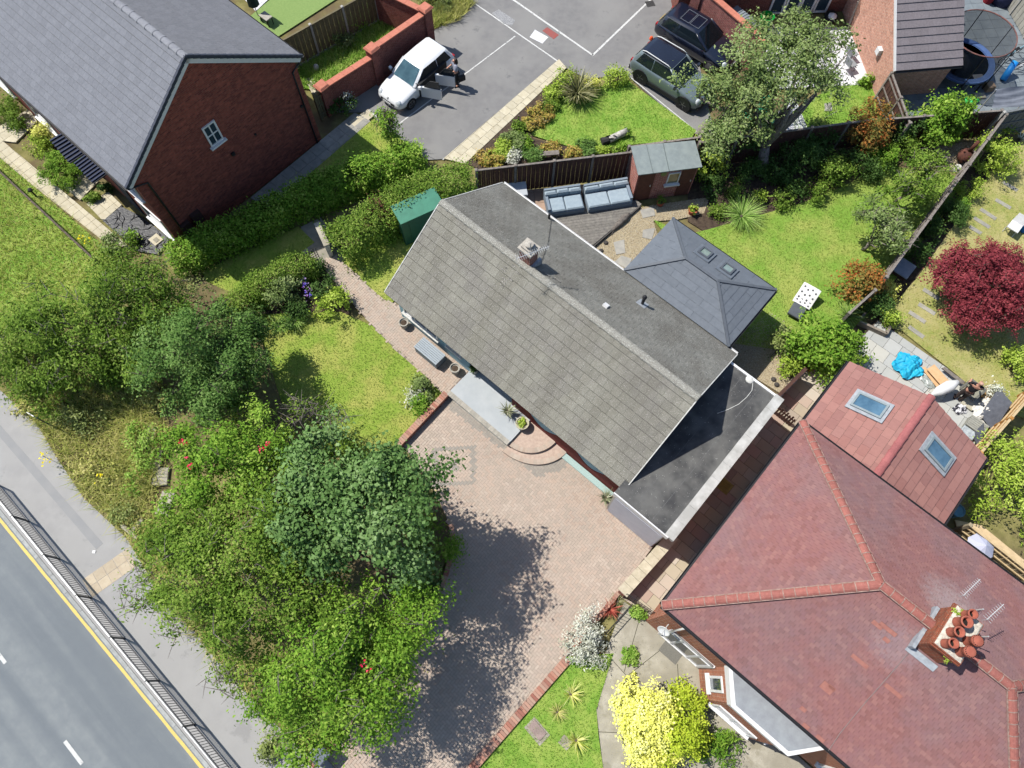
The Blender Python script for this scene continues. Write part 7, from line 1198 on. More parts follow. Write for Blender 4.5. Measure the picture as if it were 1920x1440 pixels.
# ------------------------------------------------------------------ people
def skin(name, V, Ed, Rd, m, parent, sub=2):
    me = bpy.data.meshes.new(name); me.from_pydata([tuple(map(float, v)) for v in V], Ed, []); me.materials.append(m); o = link(name, me, parent)
    md = o.modifiers.new('skin', 'SKIN'); md.use_smooth_shade = True
    for sv, r in zip(me.skin_vertices[0].data, Rd): sv.radius = (r, r) if not isinstance(r, tuple) else r
    me.skin_vertices[0].data[0].use_root = True
    o.modifiers.new('sub', 'SUBSURF').levels = sub; o.modifiers['sub'].render_levels = sub; return o
M_SKIN = mat('skin', C(214, 160, 136), rough=.6); M_SKIN2 = mat('skin_tan', C(196, 140, 112), rough=.6)
def person(label, loc, rz, top_m, leg_m, hair_m, skin_m, h=1.68, arms='down', hair='long', coat=None):
    t = thing('person', label, 'person', (0, 0, 0)); k = h / 1.7
    J = dict(pel=(0, 0, .95), wai=(.01, 0, 1.08), che=(.02, 0, 1.28), nek=(.03, 0, 1.47), hd0=(.05, 0, 1.56), hd1=(.06, 0, 1.66))
    arm = {'down': [(.02, .19, 1.4), (.05, .25, 1.14), (.16, .22, .92)], 'fwd': [(.02, .19, 1.4), (.12, .24, 1.16), (.36, .16, 1.1)]}[arms]
    leg = [(0, .09, .9), (.04, .1, .5), (-.02, .1, .09), (.1, .11, .04)]
    V = [J['pel'], J['wai'], J['che'], J['nek'], J['hd0'], J['hd1']]; Ed = [(0, 1), (1, 2), (2, 3), (3, 4), (4, 5)]; Rd = [(.15, .11), (.13, .1), (.15, .11), .055, .085, .08]
    for s in (-1, 1):
        b = len(V); V += [(x, y * s, z) for x, y, z in arm] + [(arm[2][0] + .07, arm[2][1] * s, arm[2][2] - .04)]; Ed += [(2, b), (b, b + 1), (b + 1, b + 2), (b + 2, b + 3)]; Rd += [.06, .045, .034, .03]
        b = len(V); V += [(x, y * s, z) for x, y, z in leg]; Ed += [(0, b), (b, b + 1), (b + 1, b + 2), (b + 2, b + 3)]; Rd += [.095, .065, .045, .04]
    V = [np.array(v) * k for v in V]; Rd = [tuple(np.array(r) * k) if isinstance(r, tuple) else r * k for r in Rd]; skin('body', V, Ed, Rd, skin_m, t)
    V = [J['wai'], J['che'], (.03, 0, 1.42)]; Ed = [(0, 1), (1, 2)]; Rd = [(.165, .13), (.175, .135), (.11, .08)]; V = [(0, 0, .93)] + V; Ed = [(0, 1), (1, 2), (2, 3)]; Rd = [(.175, .14)] + Rd
    for s in (-1, 1): b = len(V); V += [(x, y * s, z) for x, y, z in arm[:2]]; Ed += [(2, b), (b, b + 1)]; Rd += [.078, .06]
    skin('top', [np.array(v) * k for v in V], Ed, [tuple(np.array(r) * k) if isinstance(r, tuple) else r * k for r in Rd], top_m, t)
    V = [(0, 0, .97)]; Ed = []; Rd = [(.165, .125)]
    for s in (-1, 1): b = len(V); V += [(0, .09 * s, .86), (.04, .1 * s, .5), (-.02, .1 * s, .1)]; Ed += [(0, b), (b, b + 1), (b + 1, b + 2)]; Rd += [.115, .085, .07]
    skin('trousers', [np.array(v) * k for v in V], Ed, [tuple(np.array(r) * k) if isinstance(r, tuple) else r * k for r in Rd], leg_m, t)
    if hair == 'long': skin('hair', [np.array(v) * k for v in [(.03, 0, 1.68), (-.02, 0, 1.6), (-.06, 0, 1.45), (-.07, 0, 1.32)]], [(0, 1), (1, 2), (2, 3)], [.1 * k, .105 * k, .1 * k, .06 * k], hair_m, t)
    else: skin('hair', [np.array(v) * k for v in [(.03, 0, 1.7), (-.01, 0, 1.66), (-.03, 0, 1.6)]], [(0, 1), (1, 2)], [.07 * k, .085 * k, .07 * k], hair_m, t)
    g = G()
    for s in (-1, 1): g.bbox_bevel((.04 * k, .105 * s * k, 0), (.26 * k, .09 * k, .08 * k), 0, .03)
    obj('shoes', g, M_TRIM, t)
    g = G(); g.lathe((.145 * k, 0, 1.6 * k), [(.018, 0), (.012, .02), (.001, .03)], 8, axis=(1, 0, 0)); obj('nose', g, skin_m, t, smooth=True)
    g = G()
    for s in (-1, 1): g.lathe((.128 * k, .035 * s, 1.63 * k), [(.011, 0), (.009, .006), (.001, .009)], 8, axis=(1, 0, 0))
    obj('eyes', g, M_TRIM, t); g = G(); g.box((.135 * k, 0, 1.545 * k), (.012, .045, .012)); obj('mouth', g, mat('lips', C(170, 90, 84)), t)
    place(t, loc, rz); return t
M_HAIRD = mat('dark_hair', C(40, 32, 30), C(58, 46, 42), scale=30, rough=.6); pw_ = at(857, 160)
person('person in grey top and black trousers with long dark hair beside the white car', pw_, R_(200), mat('grey_top', C(168, 172, 188)), mat('black_trousers', C(38, 38, 44)), M_HAIRD, M_SKIN, 1.66, 'fwd', 'long')
t = thing('shoulder_bag', 'black bag held beside the open car door', 'bag', pw_ + V3(.22, -.1, 0)); g = G(); g.bbox_bevel(pw_ + V3(.26, -.12, .45), (.34, .16, .32), .5, .05); obj('bag_body', g, M_TRIM, t); g = G(); c = pw_ + V3(.26, -.12, .77); g.tube([c - V3(.1, 0, .02), c + V3(-.06, 0, .2), c + V3(.06, 0, .2), c + V3(.1, 0, -.02)], .012, 5); obj('strap', g, M_TRIM, t)
person('person in black shirt with cropped fair hair standing among the rubble', at(1793, 748), R_(60), mat('black_shirt', C(34, 34, 40)), mat('dark_work_trousers', C(66, 56, 54)), mat('fair_hair', C(205, 165, 145), rough=.7), M_SKIN, 1.72, 'fwd', 'short')
# ------------------------------------------------------------------ garden furniture
def sofa(label, px0, px1, arm_side, group):
    a, b = at(*px0, .4), at(*px1, .4); d = unit((b - a) * [1, 1, 0]); back = np.cross(UP, d); L = np.linalg.norm((b - a)[:2]); t = thing('garden_sofa', label, 'sofa', (a + b) / 2 * [1, 1, 0], group); m = mat('blue_grey_rattan', C(140, 154, 168), C(126, 140, 154), scale=30, rough=.8, bump=.3, bscale=90); o = V3(a[0], a[1], .15); D = 1.12
    g = G(); g.box(o + d * L / 2 + back * D / 2, (L, D, .24), ax=(d, back, UP)); obj('base', g, m, t)
    for i in range(2): g = G(); g.bbox_bevel(o + d * L * (i + .5) / 2 + back * .4 + UP * .24, (L / 2 - .03, .74, .14), math.atan2(d[1], d[0]), .05); obj('seat_cushion', g, mat('pale_cushion', C(166, 182, 192), C(154, 170, 182), scale=6, rough=.9), t)
    for i in range(3):
        g = G(); g.bbox_bevel(o + d * L * (i + .5) / 3 + back * .9 + UP * .22, (L / 3 - .02, .2, .42 + .03 * (i % 2)), math.atan2(d[1], d[0]), .07); obj('back_cushion', g, MATS['pale_cushion'], t)
    g = G(); g.box(o + d * L / 2 + back * (D - .05) + UP * .0, (L, .1, .62), ax=(d, back, UP)); obj('backrest', g, m, t)
    x = .06 if arm_side < 0 else L - .06; g = G(); g.box(o + d * x + back * D / 2 + UP * .24, (.12, D - .12, .26), ax=(d, back, UP)); obj('armrest', g, m, t)
    for sx in (.06, L - .06):
        for sy in (.08, D - .1): g = G(); g.box(o + d * sx + back * sy - UP * .15 + UP * .08, (.06, .06, .075), ax=(d, back, UP)); obj('leg', g, M_TRIM, t)
sofa('grey outdoor sofa on the deck, left one beside the bungalow eave', (1028, 402), (1096, 392), -1, 'grey outdoor sofas'); sofa('grey outdoor sofa on the deck, right one beside the shed', (1104, 393), (1186, 379), 1, 'grey outdoor sofas')
# deck of separate boards
M_DK = mat('weathered_deck', C(140, 136, 128), C(116, 112, 108), scale=7, rough=.9, bump=.2, tint='obj', tamt=.25); dk = thing('deck', 'weathered grey timber deck with slanting edge', 'deck', at(1080, 420)); dp_ = pts((960, 360), (1010, 402), (1192, 378), (1200, 385), (1112, 462), (1060, 470), (975, 400), z=.15); do_ = at(1025, 400, .07); de = unit((at(1188, 378, .15) - at(1025, 400, .15)) * [1, 1, 0]); dbk = np.cross(UP, de)
lay('deck_board', courses([(float(np.dot(np.append(p, .07) - do_, de)), float(np.dot(np.append(p, .07) - do_, dbk))) for p in pts((985, 402), (1192, 378), (1202, 386), (1112, 462), (1055, 468))], 2.4, .14, .008, .008, .4), do_, de, dbk, (M_DK, M_DK), dk, th=.07)
g = G(); g.beam(at(1200, 388, .08), at(1112, 464, .08), .05, .16); obj('fascia', g, mat('dark_deck_fascia', C(84, 82, 80)), dk); g = G(); g.prism(pts((985, 402), (1190, 380), (1110, 460), (1055, 466)), .0, .05); obj('frame', g, MATS['dark_deck_fascia'], dk)
def crate(name, label, px, size, rz, m, lidm=None, lid_over=.04, cat='storage box', slats=0):
    c = at(*px); t = thing(name, label, cat, c); g = G(); g.box(c, (size[0], size[1], size[2] - .06), rz); obj('body', g, m, t); g = G(); lo = size[2] - .055
    if slats:
        e1 = V3(math.cos(rz), math.sin(rz), 0); e2 = np.cross(UP, e1)
        for i in range(slats): g = G(); g.box(c + e2 * ((i + .5) / slats - .5) * (size[1] + lid_over) + UP * lo, (size[0] + lid_over, (size[1] + lid_over) / slats - .012, .055), rz); obj('slat', g, lidm or m, t)
    else: g.bbox_bevel(c + UP * lo, (size[0] + lid_over, size[1] + lid_over, .06), rz, .02); obj('lid', g, lidm or m, t)
    return t
rzu = math.atan2(bu[1], bu[0]); crate('storage_box', 'grey plastic storage box behind the bungalow corner', (970, 372), (.8, .7, .7), rzu + .85, mat('grey_box_plastic', C(150, 156, 166), C(140, 146, 156), scale=3), mat('pale_box_lid', C(190, 196, 202))); crate('storage_bench', 'grey slatted storage bench against the pale blue wall', (808, 668), (1.2, .55, .55), rzu, mat('bench_plastic', C(128, 138, 146), C(118, 128, 136), scale=3), mat('bench_slat', C(168, 178, 186), tint='obj', tamt=.1), slats=7, cat='bench')
def pot(name, label, px, r, h, m, z0=0.0, soil=True, plant=None, taper=.8):
    c = at(*px, z0); t = thing(name, label, 'plant pot', c); g = G(); g.lathe(c, [(r * taper, 0), (r * .95, h * .8), (r * 1.08, h * .82), (r * 1.08, h), (r * .9, h), (r * .86, h * .85)], 18); obj('pot', g, m, t, smooth=False)
    if soil: g = G(); g.lathe(c + UP * (h * .85 - .01), [(r * .87, 0), (r * .5, .02)], 14); obj('soil', g, M_EARTH, t)
    if plant:
        rg = np.random.default_rng(int(px[0])); co, ti, _ = crown_leaves([(c[0], c[1], h + z0 + plant[1] * .3, plant[0], plant[0], plant[1])], .09, 16, .08, .04, rg, nclump=14); crown_obj('plant', co, ti, LF[plant[2]], t)
    return t
M_POTG = mat('grey_pot', C(186, 182, 172), C(168, 164, 154), scale=8, rough=.9); M_POTT = mat('terracotta_planter', C(190, 108, 78), C(172, 94, 66), scale=8, rough=.9)
pot('plant_pot', 'grey tub on the block path near the bungalow corner', (759, 612), .19, .42, M_POTG); pot('plant_pot', 'grey tub on the block path beside the storage bench', (854, 697), .2, .42, M_POTG); pot('plant_pot', 'pale pot half hidden under the eave by the terrace', (890, 697), .17, .35, M_POTG, .35, plant=(.15, .2, 'dark')); pot('plant_pot', 'round cream planter with yellow plant at the terrace end', (979, 797), .25, .26, mat('cream_planter', C(206, 200, 172), C(190, 184, 156), scale=6), .35, plant=(.16, .06, 'lime')); pot('plant_pot', 'terracotta pot with leafy plant at the shed door', (1237, 384), .17, .26, M_POTT, plant=(.25, .25, 'mid')); pot('plant_pot', 'terracotta ringed pot on a slab at the border edge', (1297, 400), .2, .3, M_POTT, plant=(.22, .15, 'lime')); pot('plant_pot', 'white round pot behind the dark yard fence', (1657, 197), .3, .3, M_WOLD, plant=(.2, .1, 'mid')); pot('plant_pot', 'small red pot under the glossy bush by the alley', (1517, 694), .12, .2, mat('red_pot', C(176, 56, 48)))
pot('plant_pot', 'dark pot holding the spiky yucca on the terrace', (953, 775), .15, .25, M_TRIM, .35); spiky('yucca', 'grey spiky yucca in a pot on the terrace', 952, 771, .5, .035, 70, LF['yucca'], arch=.15, spread=1.25, z0=.6); pot('plant_pot', 'dark pot holding the spiky yucca by the garage door', (1136, 935), .16, .25, M_TRIM); spiky('yucca', 'grey spiky yucca by the garage door', 1136, 934, .5, .035, 70, LF['yucca'], arch=.15, spread=1.25, z0=.28)
t = thing('driftwood_log', 'grey driftwood log on the pebbles by the deck', 'log', at(1165, 415)); g = G(); g.tube([at(1148, 432, .1), at(1160, 420, .14), at(1172, 408, .15), at(1180, 402, .1)], [.07, .13, .15, .09], 9); obj('log', g, mat('driftwood', C(140, 132, 124), C(96, 90, 86), scale=9, rough=.95, bump=.6, bscale=20), t, smooth=True); g = G(); g.tube([at(1150, 432, .1), at(1147, 440, .05)], [.04, .02], 6); obj('knot', g, MATS['driftwood'], t)
for px, lb in (((1136, 456), 'small dark stone on the pebbles near the bungalow gutter'), ((1127, 471), 'second dark stone on the pebbles near the bungalow gutter'), ((1456, 722), 'dark stone on the gravel behind the garage'), ((1450, 712), 'little dark stone on the gravel behind the garage')): g = G(); c = at(*px); g.lathe(c, [(.1, 0), (.12, .04), (.08, .1), (.02, .12)], 7); obj('stone', g, mat('dark_stone', C(84, 80, 76), C(66, 62, 60), scale=8), label=lb, cat='stone')
# sun lounger with spotted throw
t = thing('sun_lounger', 'grey sun lounger with spotted white throw on the back lawn', 'sun lounger', at(1503, 580)); l0 = at(1492, 588, .3); l1 = at(1512, 555, .3); ld = unit((l1 - l0) * [1, 1, 0]); ln_ = np.cross(UP, ld); o = V3(l0[0], l0[1], 0) - ld * .15; M_LG = mat('lounger_grey', C(96, 102, 108), C(86, 92, 98), scale=8, rough=.8)
g = G(); g.bbox_bevel(o + ld * .5 + UP * .22, (1.0, .6, .1), math.atan2(ld[1], ld[0]), .03); obj('seat', g, M_LG, t); g = G(); bk0 = o + ld * .95 + UP * .3; bk1 = o + ld * 1.5 + UP * .62; g.beam(bk0, bk1, .6, .07); obj('backrest', g, M_LG, t)
for sx in (.1, .9):
    for sy in (-.26, .26): g = G(); g.box(o + ld * sx + ln_ * sy, (.04, .04, .22), math.atan2(ld[1], ld[0])); obj('leg', g, M_ALU, t)
nb2 = unit(np.cross(bk1 - bk0, ln_)); nb2 = nb2 if nb2[2] > 0 else -nb2; th_ = thing('spotted_throw', 'white throw with dark spots draped over the sun lounger', 'blanket', bk0); g = G(); W_ = .4; prof = [o + ld * .62 + UP * .345, o + ld * .9 + UP * .37, bk0 + nb2 * .07, (bk0 + bk1) / 2 + nb2 * .085, bk1 + nb2 * .05 + ld * .03, bk1 + ld * .1 - UP * .2]
for i in range(len(prof) - 1):
    for j in range(6): y0, y1 = -W_ + j * W_ / 3, -W_ + (j + 1) * W_ / 3; sag = lambda y: UP * (-.25 * max(0, abs(y) - .3)); g.quad(prof[i] + ln_ * y0 + sag(y0), prof[i + 1] + ln_ * y0 + sag(y0), prof[i + 1] + ln_ * y1 + sag(y1), prof[i] + ln_ * y1 + sag(y1))
obj('cloth', g, mat('white_throw', C(238, 238, 234), rough=.9), th_); 
for i in range(5):
    for j in range(4):
        f = (i + .5 + .5 * (j % 2) * .6) / 5.4 * 4; a = int(f); p = prof[a] + (prof[a + 1] - prof[a]) * (f - a); nn_ = unit(np.cross(prof[a + 1] - prof[a], ln_)); nn_ = nn_ if nn_[2] > 0 else -nn_; g = G(); g.lathe(p + ln_ * (-.27 + j * .18) + nn_ * .002, [(.045, 0), (.04, .006)], 8, axis=nn_); obj('spot', g, mat('spot_grey', C(92, 92, 96)), th_)
# ------------------------------------------------------------------ court and top lawn bits
t = thing('barrel_planter', 'white barrel planter lying on the lush lawn with junk', 'planter', at(1155, 262)); g = G(); a, b = at(1142, 262, .2), at(1178, 245, .22); g.tube([a, b], .17, 14); obj('barrel', g, mat('mottled_white', C(226, 222, 214), C(150, 146, 140), scale=9), t, smooth=True); g = G(); g.tube([at(1128, 266, .15), at(1142, 262, .18)], [.2, .16], 10); obj('base', g, mat('dark_wheel', C(60, 58, 58)), t); g = G(); [g.lathe(at(1140 + 6 * i, 256 + (i % 2) * 5, .3), [(.12, 0), (.13, .02), (.1, .03)], 12, axis=unit(V3(.3 * i - .3, 1, .5))) for i in range(3)]; obj('hoops', g, M_TRIM, t); rg = np.random.default_rng(4); co, ti, _ = crown_leaves([(*at(1178, 245, .35), .2, .2, .15)], .08, 14, .07, .04, rg, nclump=10); crown_obj('plant', co, ti, LF['fresh'], t)
t = thing('rope_post', 'short dark timber post with rope beside the pale edging', 'post', at(972, 232)); g = G(); g.tube([at(972, 232), at(972, 232) + UP * .55], .045, 7); obj('post', g, BARK, t)
t = thing('orange_marker', 'orange road marker on a black foot beside the parking line', 'marker', at(1216, 94)); g = G(); c = at(1216, 94); g.bbox_bevel(c, (.3, .2, .08), .4, .02); obj('foot', g, M_TRIM, t); g = G(); g.tube([c + UP * .08, c + UP * .7], .02, 6); obj('pole', g, M_TRIM, t); g = G(); g.lathe(c + UP * .66, [(.09, 0), (.1, .06), (.06, .16), (.02, .18)], 10); obj('head', g, mat('orange_plastic', C(240, 90, 40)), t)
for k, (a, b) in enumerate((((1002, 205), (1022, 190)), ((940, 275), (955, 262)), ((980, 243), (992, 234)))): g = G(); g.tube([at(*a, .06), at(*b, .06)], .035, 6); obj('log_edging', g, BARK_L, label=['border log beside the upper edging slabs', 'border log at the lowest alpine plants', 'border log near the short rope post'][k], cat='log', group='border logs')
g = G(); c = at(1030, 288, .3); g.box(c, (.9, .25, .05), .1); bn_ = obj('border_bench', g, M_FTOP, label='weathered plank shelf among alpine plants at the fence', cat='bench')
for s in (-.35, .35): g = G(); g.box(c + V3(s, 0, -.3), (.08, .2, .3), .1); obj('leg', g, M_FTOP, bn_)
t = thing('pallet_stack', 'loose planks and stones at the corner of the lush lawn', 'timber', at(1312, 240))
for i in range(3): g = G(); g.beam(at(1306 + i * 5, 252 - i, .05 + i * .05), at(1318 + i * 6, 232 - i * 2, .05 + i * .05), .14, .04); obj('plank', g, M_FTOP, t)
# ------------------------------------------------------------------ yard at the upper right
M_NET = mat('trampoline_net', C(60, 66, 76), rough=.9); _n = M_NET.node_tree; _b = _n.nodes['Principled BSDF']; _b.inputs['Alpha'].default_value = .6
t = thing('trampoline', 'round trampoline with dark safety net beside the corner house', 'trampoline', at(1808, 118)); tc_ = at(1808, 112, .85); tc_[2] = 0; TR = 1.5
g = G(); g.lathe(tc_ + UP * .8, [(TR - .28, 0), (TR - .27, .04), (TR, .04), (TR, -.06), (TR - .02, -.08)], 28); obj('padding', g, mat('blue_padding', C(84, 112, 164), C(74, 100, 150), scale=4, rough=.6), t)
g = G(); g.lathe(tc_ + UP * .79, [(TR - .27, 0), (TR - .3, .01)], 28); obj('jumping_mat', g, mat('black_mat', C(46, 50, 58)), t)
for i in range(6):
    a = i / 6 * 6.283 + .3; p = tc_ + V3(math.cos(a) * (TR + .04), math.sin(a) * (TR + .04), 0); g = G(); g.tube([p, p + UP * 2.45], .022, 6); obj('net_pole', g, M_TRIM, t); g = G(); q = tc_ + V3(math.cos(a + .2) * (TR - .05), math.sin(a + .2) * (TR - .05), 0); g.tube([q, q + UP * .78], .025, 6); obj('leg', g, M_ALU, t)
g = G(); g.tube([tc_ + V3(math.cos(a) * TR, math.sin(a) * TR, 2.42) for a in np.linspace(0, 6.283, 33)], .03, 6); obj('top_ring', g, mat('rust_foam', C(150, 100, 90), C(96, 76, 76), scale=3), t)
g = G(); k = 28; P = [tc_ + V3(math.cos(i / k * 6.283) * (TR - .02), math.sin(i / k * 6.283) * (TR - .02), z) for z in (.85, 2.4) for i in range(k)]; g.add(P, [(i, (i + 1) % k, k + (i + 1) % k, k + i) for i in range(k)]); obj('safety_net', g, M_NET, t)
def bicycle(label, c, rz, col, lean=.2):
    t = thing('bicycle', label, 'bicycle', (0, 0, 0)); fm = mat('bike_' + label[:4].strip(), col, rough=.3)
    for x in (-.5, .52):
        g = G(); g.tube([V3(x + math.cos(a) * .32, 0, .33 + math.sin(a) * .32) for a in np.linspace(0, 6.283, 21)], .022, 5, cap=False); w_ = obj('wheel', g, M_TYRE, t); g = G()
        for i in range(8): a = i / 8 * 6.283; g.tube([V3(x, 0, .33), V3(x + math.cos(a) * .3, 0, .33 + math.sin(a) * .3)], .005, 3)
        obj('spokes', g, M_ALU, w_)
    g = G(); A = V3(-.5, 0, .33); Bk = V3(-.08, 0, .3); S = V3(-.2, 0, .78); Hd = V3(.33, 0, .78); Fk = V3(.52, 0, .33)
    for a, b in ((A, Bk), (Bk, S), (A, S), (S, Hd), (Bk, Hd), (Hd, Fk)): g.tube([a, b], .022, 6)
    g.tube([Hd, Hd + V3(-.03, 0, .2)], .018, 6); obj('frame', g, fm, t); g = G(); g.tube([V3(.3, -.28, .98), V3(.3, .28, .98)], .016, 6); obj('handlebar', g, M_TRIM, t); g = G(); g.bbox_bevel((-.24, 0, .84), (.25, .14, .06), 0, .02); obj('saddle', g, M_TRIM, t); g = G(); g.tube([V3(-.24, 0, .84), S], .015, 5); obj('seat_post', g, M_ALU, t); g = G(); g.tube([V3(-.08, -.1, .3), V3(-.08, .1, .3)], .05, 8); obj('crank', g, M_TRIM, t)
    place(t, c, rz); t.matrix_basis = t.matrix_basis @ Matrix.Rotation(lean, 4, 'X'); return t
bicycle('pale blue bicycle leaning in the grey yard', at(1888, 108), R_(30), C(150, 190, 205), .25); bicycle('white bicycle at the right edge of the grey yard', at(1916, 128), R_(15), C(226, 226, 228), .25)
t = thing('rolled_mat', 'bright blue rolled mat standing in the grey yard', 'mat', at(1882, 150)); g = G(); g.tube([at(1880, 150, .12), at(1904, 116, .75)], .16, 14); obj('roll', g, mat('bright_blue', C(30, 130, 220), C(50, 160, 235), scale=3, rough=.5), t, smooth=True); g = G(); g.lathe(at(1904, 116, .75), [(.15, -.01), (.165, .0), (.165, .02), (.1, .02)], 14, axis=unit(at(1904, 116, .75) - at(1880, 150, .12))); obj('rim', g, mat('cyan_rim', C(80, 190, 240)), t)
t = thing('paddling_toy', 'green plastic toy boat in the grey yard', 'toy', at(1813, 192)); c = at(1813, 192); g = G(); P = []; F = []; k = 18
for j, (s, z) in enumerate(((.7, 0), (1.0, .16), (.86, .17), (.6, .05))):
    for i in range(k): a = i / k * 6.283; r = 1 + .13 * math.cos(2 * a); P.append(c + V3(math.cos(a) * .48 * s * r, math.sin(a) * .22 * s, z))
g.add(P, [(j * k + i, j * k + (i + 1) % k, (j + 1) * k + (i + 1) % k, (j + 1) * k + i) for j in range(3) for i in range(k)] + [tuple(3 * k + i for i in range(k))]); obj('hull', g, mat('toy_green', C(40, 200, 90), rough=.4), t, smooth=True); g = G(); [g.bbox_bevel(c + V3(x, 0, .05), (.1, .3, .14), 0, .04) for x in (-.16, .12)]; obj('seats', g, mat('toy_green_light', C(80, 220, 120), rough=.4), t)
t = thing('grey_sail_cover', 'slack grey fabric canopy on poles at the right edge', 'canopy', at(1900, 195)); C0, C1, C2, C3 = at(1868, 168, 1.5), at(1950, 158, 1.6), at(1950, 195, 1.2), at(1860, 204, 1.2); g = G(); n = 12
P = [C0 + (C1 - C0) * (i / n) + (C3 - C0) * (j / n) * (1 - i / n) + (C2 - C1) * (j / n) * (i / n) + UP * (.05 * math.sin(j * 1.7 + i * .4) - .18 * math.sin(math.pi * i / n) * math.sin(math.pi * j / n)) for j in range(n + 1) for i in range(n + 1)]; g.add(P, [(j * (n + 1) + i, (j + 1) * (n + 1) + i, (j + 1) * (n + 1) + i + 1, j * (n + 1) + i + 1) for j in range(n) for i in range(n)]); obj('fabric', g, mat('grey_fabric', C(128, 134, 146), C(116, 122, 134), scale=3, rough=.8), t, smooth=True)
for p in (C0, C3, C1): g = G(); g.tube([V3(p[0], p[1], 0), p], .025, 6); obj('pole', g, M_ALU, t)
t = thing('barbecue', 'black barbecue beside the trampoline', 'barbecue', at(1815, 165)); c = at(1815, 168); g = G(); g.bbox_bevel(c + UP * .5, (.7, .45, .3), .1, .06); obj('body', g, M_TRIM, t); g = G(); [g.box(c + V3(x, y, 0), (.05, .05, .5)) for x in (-.3, .3) for y in (-.18, .18)]; obj('legs', g, M_TRIM, t); g = G(); g.box(c + UP * .81, (.5, .3, .02), .1); obj('grill', g, M_RIM, t)
crate('cardboard_box', 'small tan box beside the black barbecue', (1850, 168), (.4, .4, .35), .2, mat('tan_card', C(160, 136, 112)), lid_over=.0, cat='box'); crate('plastic_tub', 'pale tub on the edge of the grey yard', (1835, 182), (.5, .3, .12), .1, mat('pale_tub', C(176, 170, 150)), cat='box')
t = thing('garden_cover', 'dark blue cover over furniture at the top right', 'cover', at(1875, -2)); g = G(); c = at(1876, 2); g.lathe(c, [(.6, 0), (.62, .5), (.5, .85), (.2, 1.0), (.02, 1.02)], 14); obj('cloth', g, mat('navy_cover', C(52, 58, 96), C(42, 46, 80), scale=4, rough=.7), t, smooth=True); t = thing('red_tub', 'red tub beside the dark blue cover', 'tub', at(1850, 2)); g = G(); g.lathe(at(1850, 4), [(.22, 0), (.27, .5), (.29, .5), (.24, .48)], 14); obj('tub', g, mat('red_tub_plastic', C(150, 36, 48)), t)
# patio side of the plum brick house
t = thing('garden_tub', 'bright green tub beside the brick wall', 'tub', at(1428, 58)); g = G(); g.lathe(at(1428, 58), [(.26, 0), (.33, .85), (.36, .87), (.36, .92), (.3, .92), (.28, .5)], 16); obj('tub', g, mat('tub_green', C(30, 168, 70), C(24, 150, 60), scale=3, rough=.4), t); g = G(); g.lathe(at(1428, 58, .6), [(.28, 0), (.2, .02)], 12); obj('soil', g, M_EARTH, t)
t = thing('bench_cover', 'grey corrugated lid over the store behind the brick wall', 'cover', at(1395, 40)); P = [at(1368, 20, 1.0), at(1382, 10, 1.15), at(1426, 45, 1.15), at(1410, 52, 1.0)]; g = G(); slab3(g, P, .04, UP); obj('lid', g, mat('corrugated_grey', C(140, 148, 156), C(128, 136, 144), scale=4), t)
for i in range(10): a = P[0] + (P[3] - P[0]) * (i + .5) / 10; b = P[1] + (P[2] - P[1]) * (i + .5) / 10; g = G(); g.beam(a + UP * .02, b + UP * .02, .05, .03); obj('rib', g, MATS['corrugated_grey'], t)
g = G(); [g.box(V3(p[0], p[1], 0), (.06, .06, .95)) for p in P]; obj('legs', g, M_FTOP, t)
t = thing('ladder', 'timber ladder leaning on the pink brick gable', 'ladder', at(1600, 60)); L0, L1 = at(1592, 52), at(1612, -2, 1.6); sd = unit(np.cross(L1 - L0, UP)) * .22
for s in (-1, 1): g = G(); g.beam(L0 + sd * s, L1 + sd * s, .04, .07); obj('stile', g, M_FTOP, t)
for i in range(8): p = L0 + (L1 - L0) * (i + .5) / 8; g = G(); g.beam(p - sd, p + sd, .03, .05); obj('rung', g, M_FTOP, t)
t = thing('paddling_bag', 'black rubbish bags in front of the patio doors', 'bag', at(1555, 35)); g = G(); g.lathe(at(1556, 36), [(.3, 0), (.38, .15), (.25, .35), (.05, .42)], 10); obj('bag', g, M_TRIM, t, smooth=True); g = G(); g.lathe(at(1560, 32, .3), [(.2, 0), (.22, .1), (.05, .2)], 9); obj('paper', g, M_WHITE, t)
for px, lb in (((1590, 112), 'white garden chair on the white patio, upper'), ((1588, 132), 'white garden chair on the white patio, lower')):
    c = at(*px); t = thing('garden_chair', lb, 'chair', c, 'garden chairs on the white patio'); mm = mat('grey_chair', C(150, 154, 158), rough=.5); g = G(); g.bbox_bevel(c + UP * .42, (.48, .48, .04), .4, .01); obj('seat', g, mm, t); g = G(); g.beam(c + V3(-.2, -.1, .46), c + V3(-.28, -.14, .9), .03, .46, up=V3(-.4, .9, 0)); obj('backrest', g, mm, t)
    for a in range(4): g = G(); q = c + V3(math.cos(.4 + .785 + a * 1.57) * .28, math.sin(.4 + .785 + a * 1.57) * .28, 0); g.tube([q, q + UP * .42], .015, 5); obj('leg', g, mm, t)
t = thing('slide_toy', 'turquoise plastic slide under the big tree', 'toy', at(1440, 222)); mm = mat('turquoise_plastic', C(40, 190, 150), C(60, 210, 170), scale=3, rough=.4); g = G(); a, b = at(1432, 202, .9), at(1452, 232, .05); g.beam(a, b, .4, .05); obj('chute', g, mm, t); g = G(); g.box(at(1430, 212), (.5, .5, .88), .4); obj('tower', g, mm, t); t = thing('sand_toy', 'turquoise sand tray under the big tree', 'toy', at(1388, 225)); g = G(); g.lathe(at(1388, 228), [(.4, 0), (.48, .2), (.4, .2), (.36, .08)], 12); obj('tray', g, mm, t)
t = thing('wall_planters', 'row of pots and stones along the dark yard fence', 'planters', at(1672, 180))
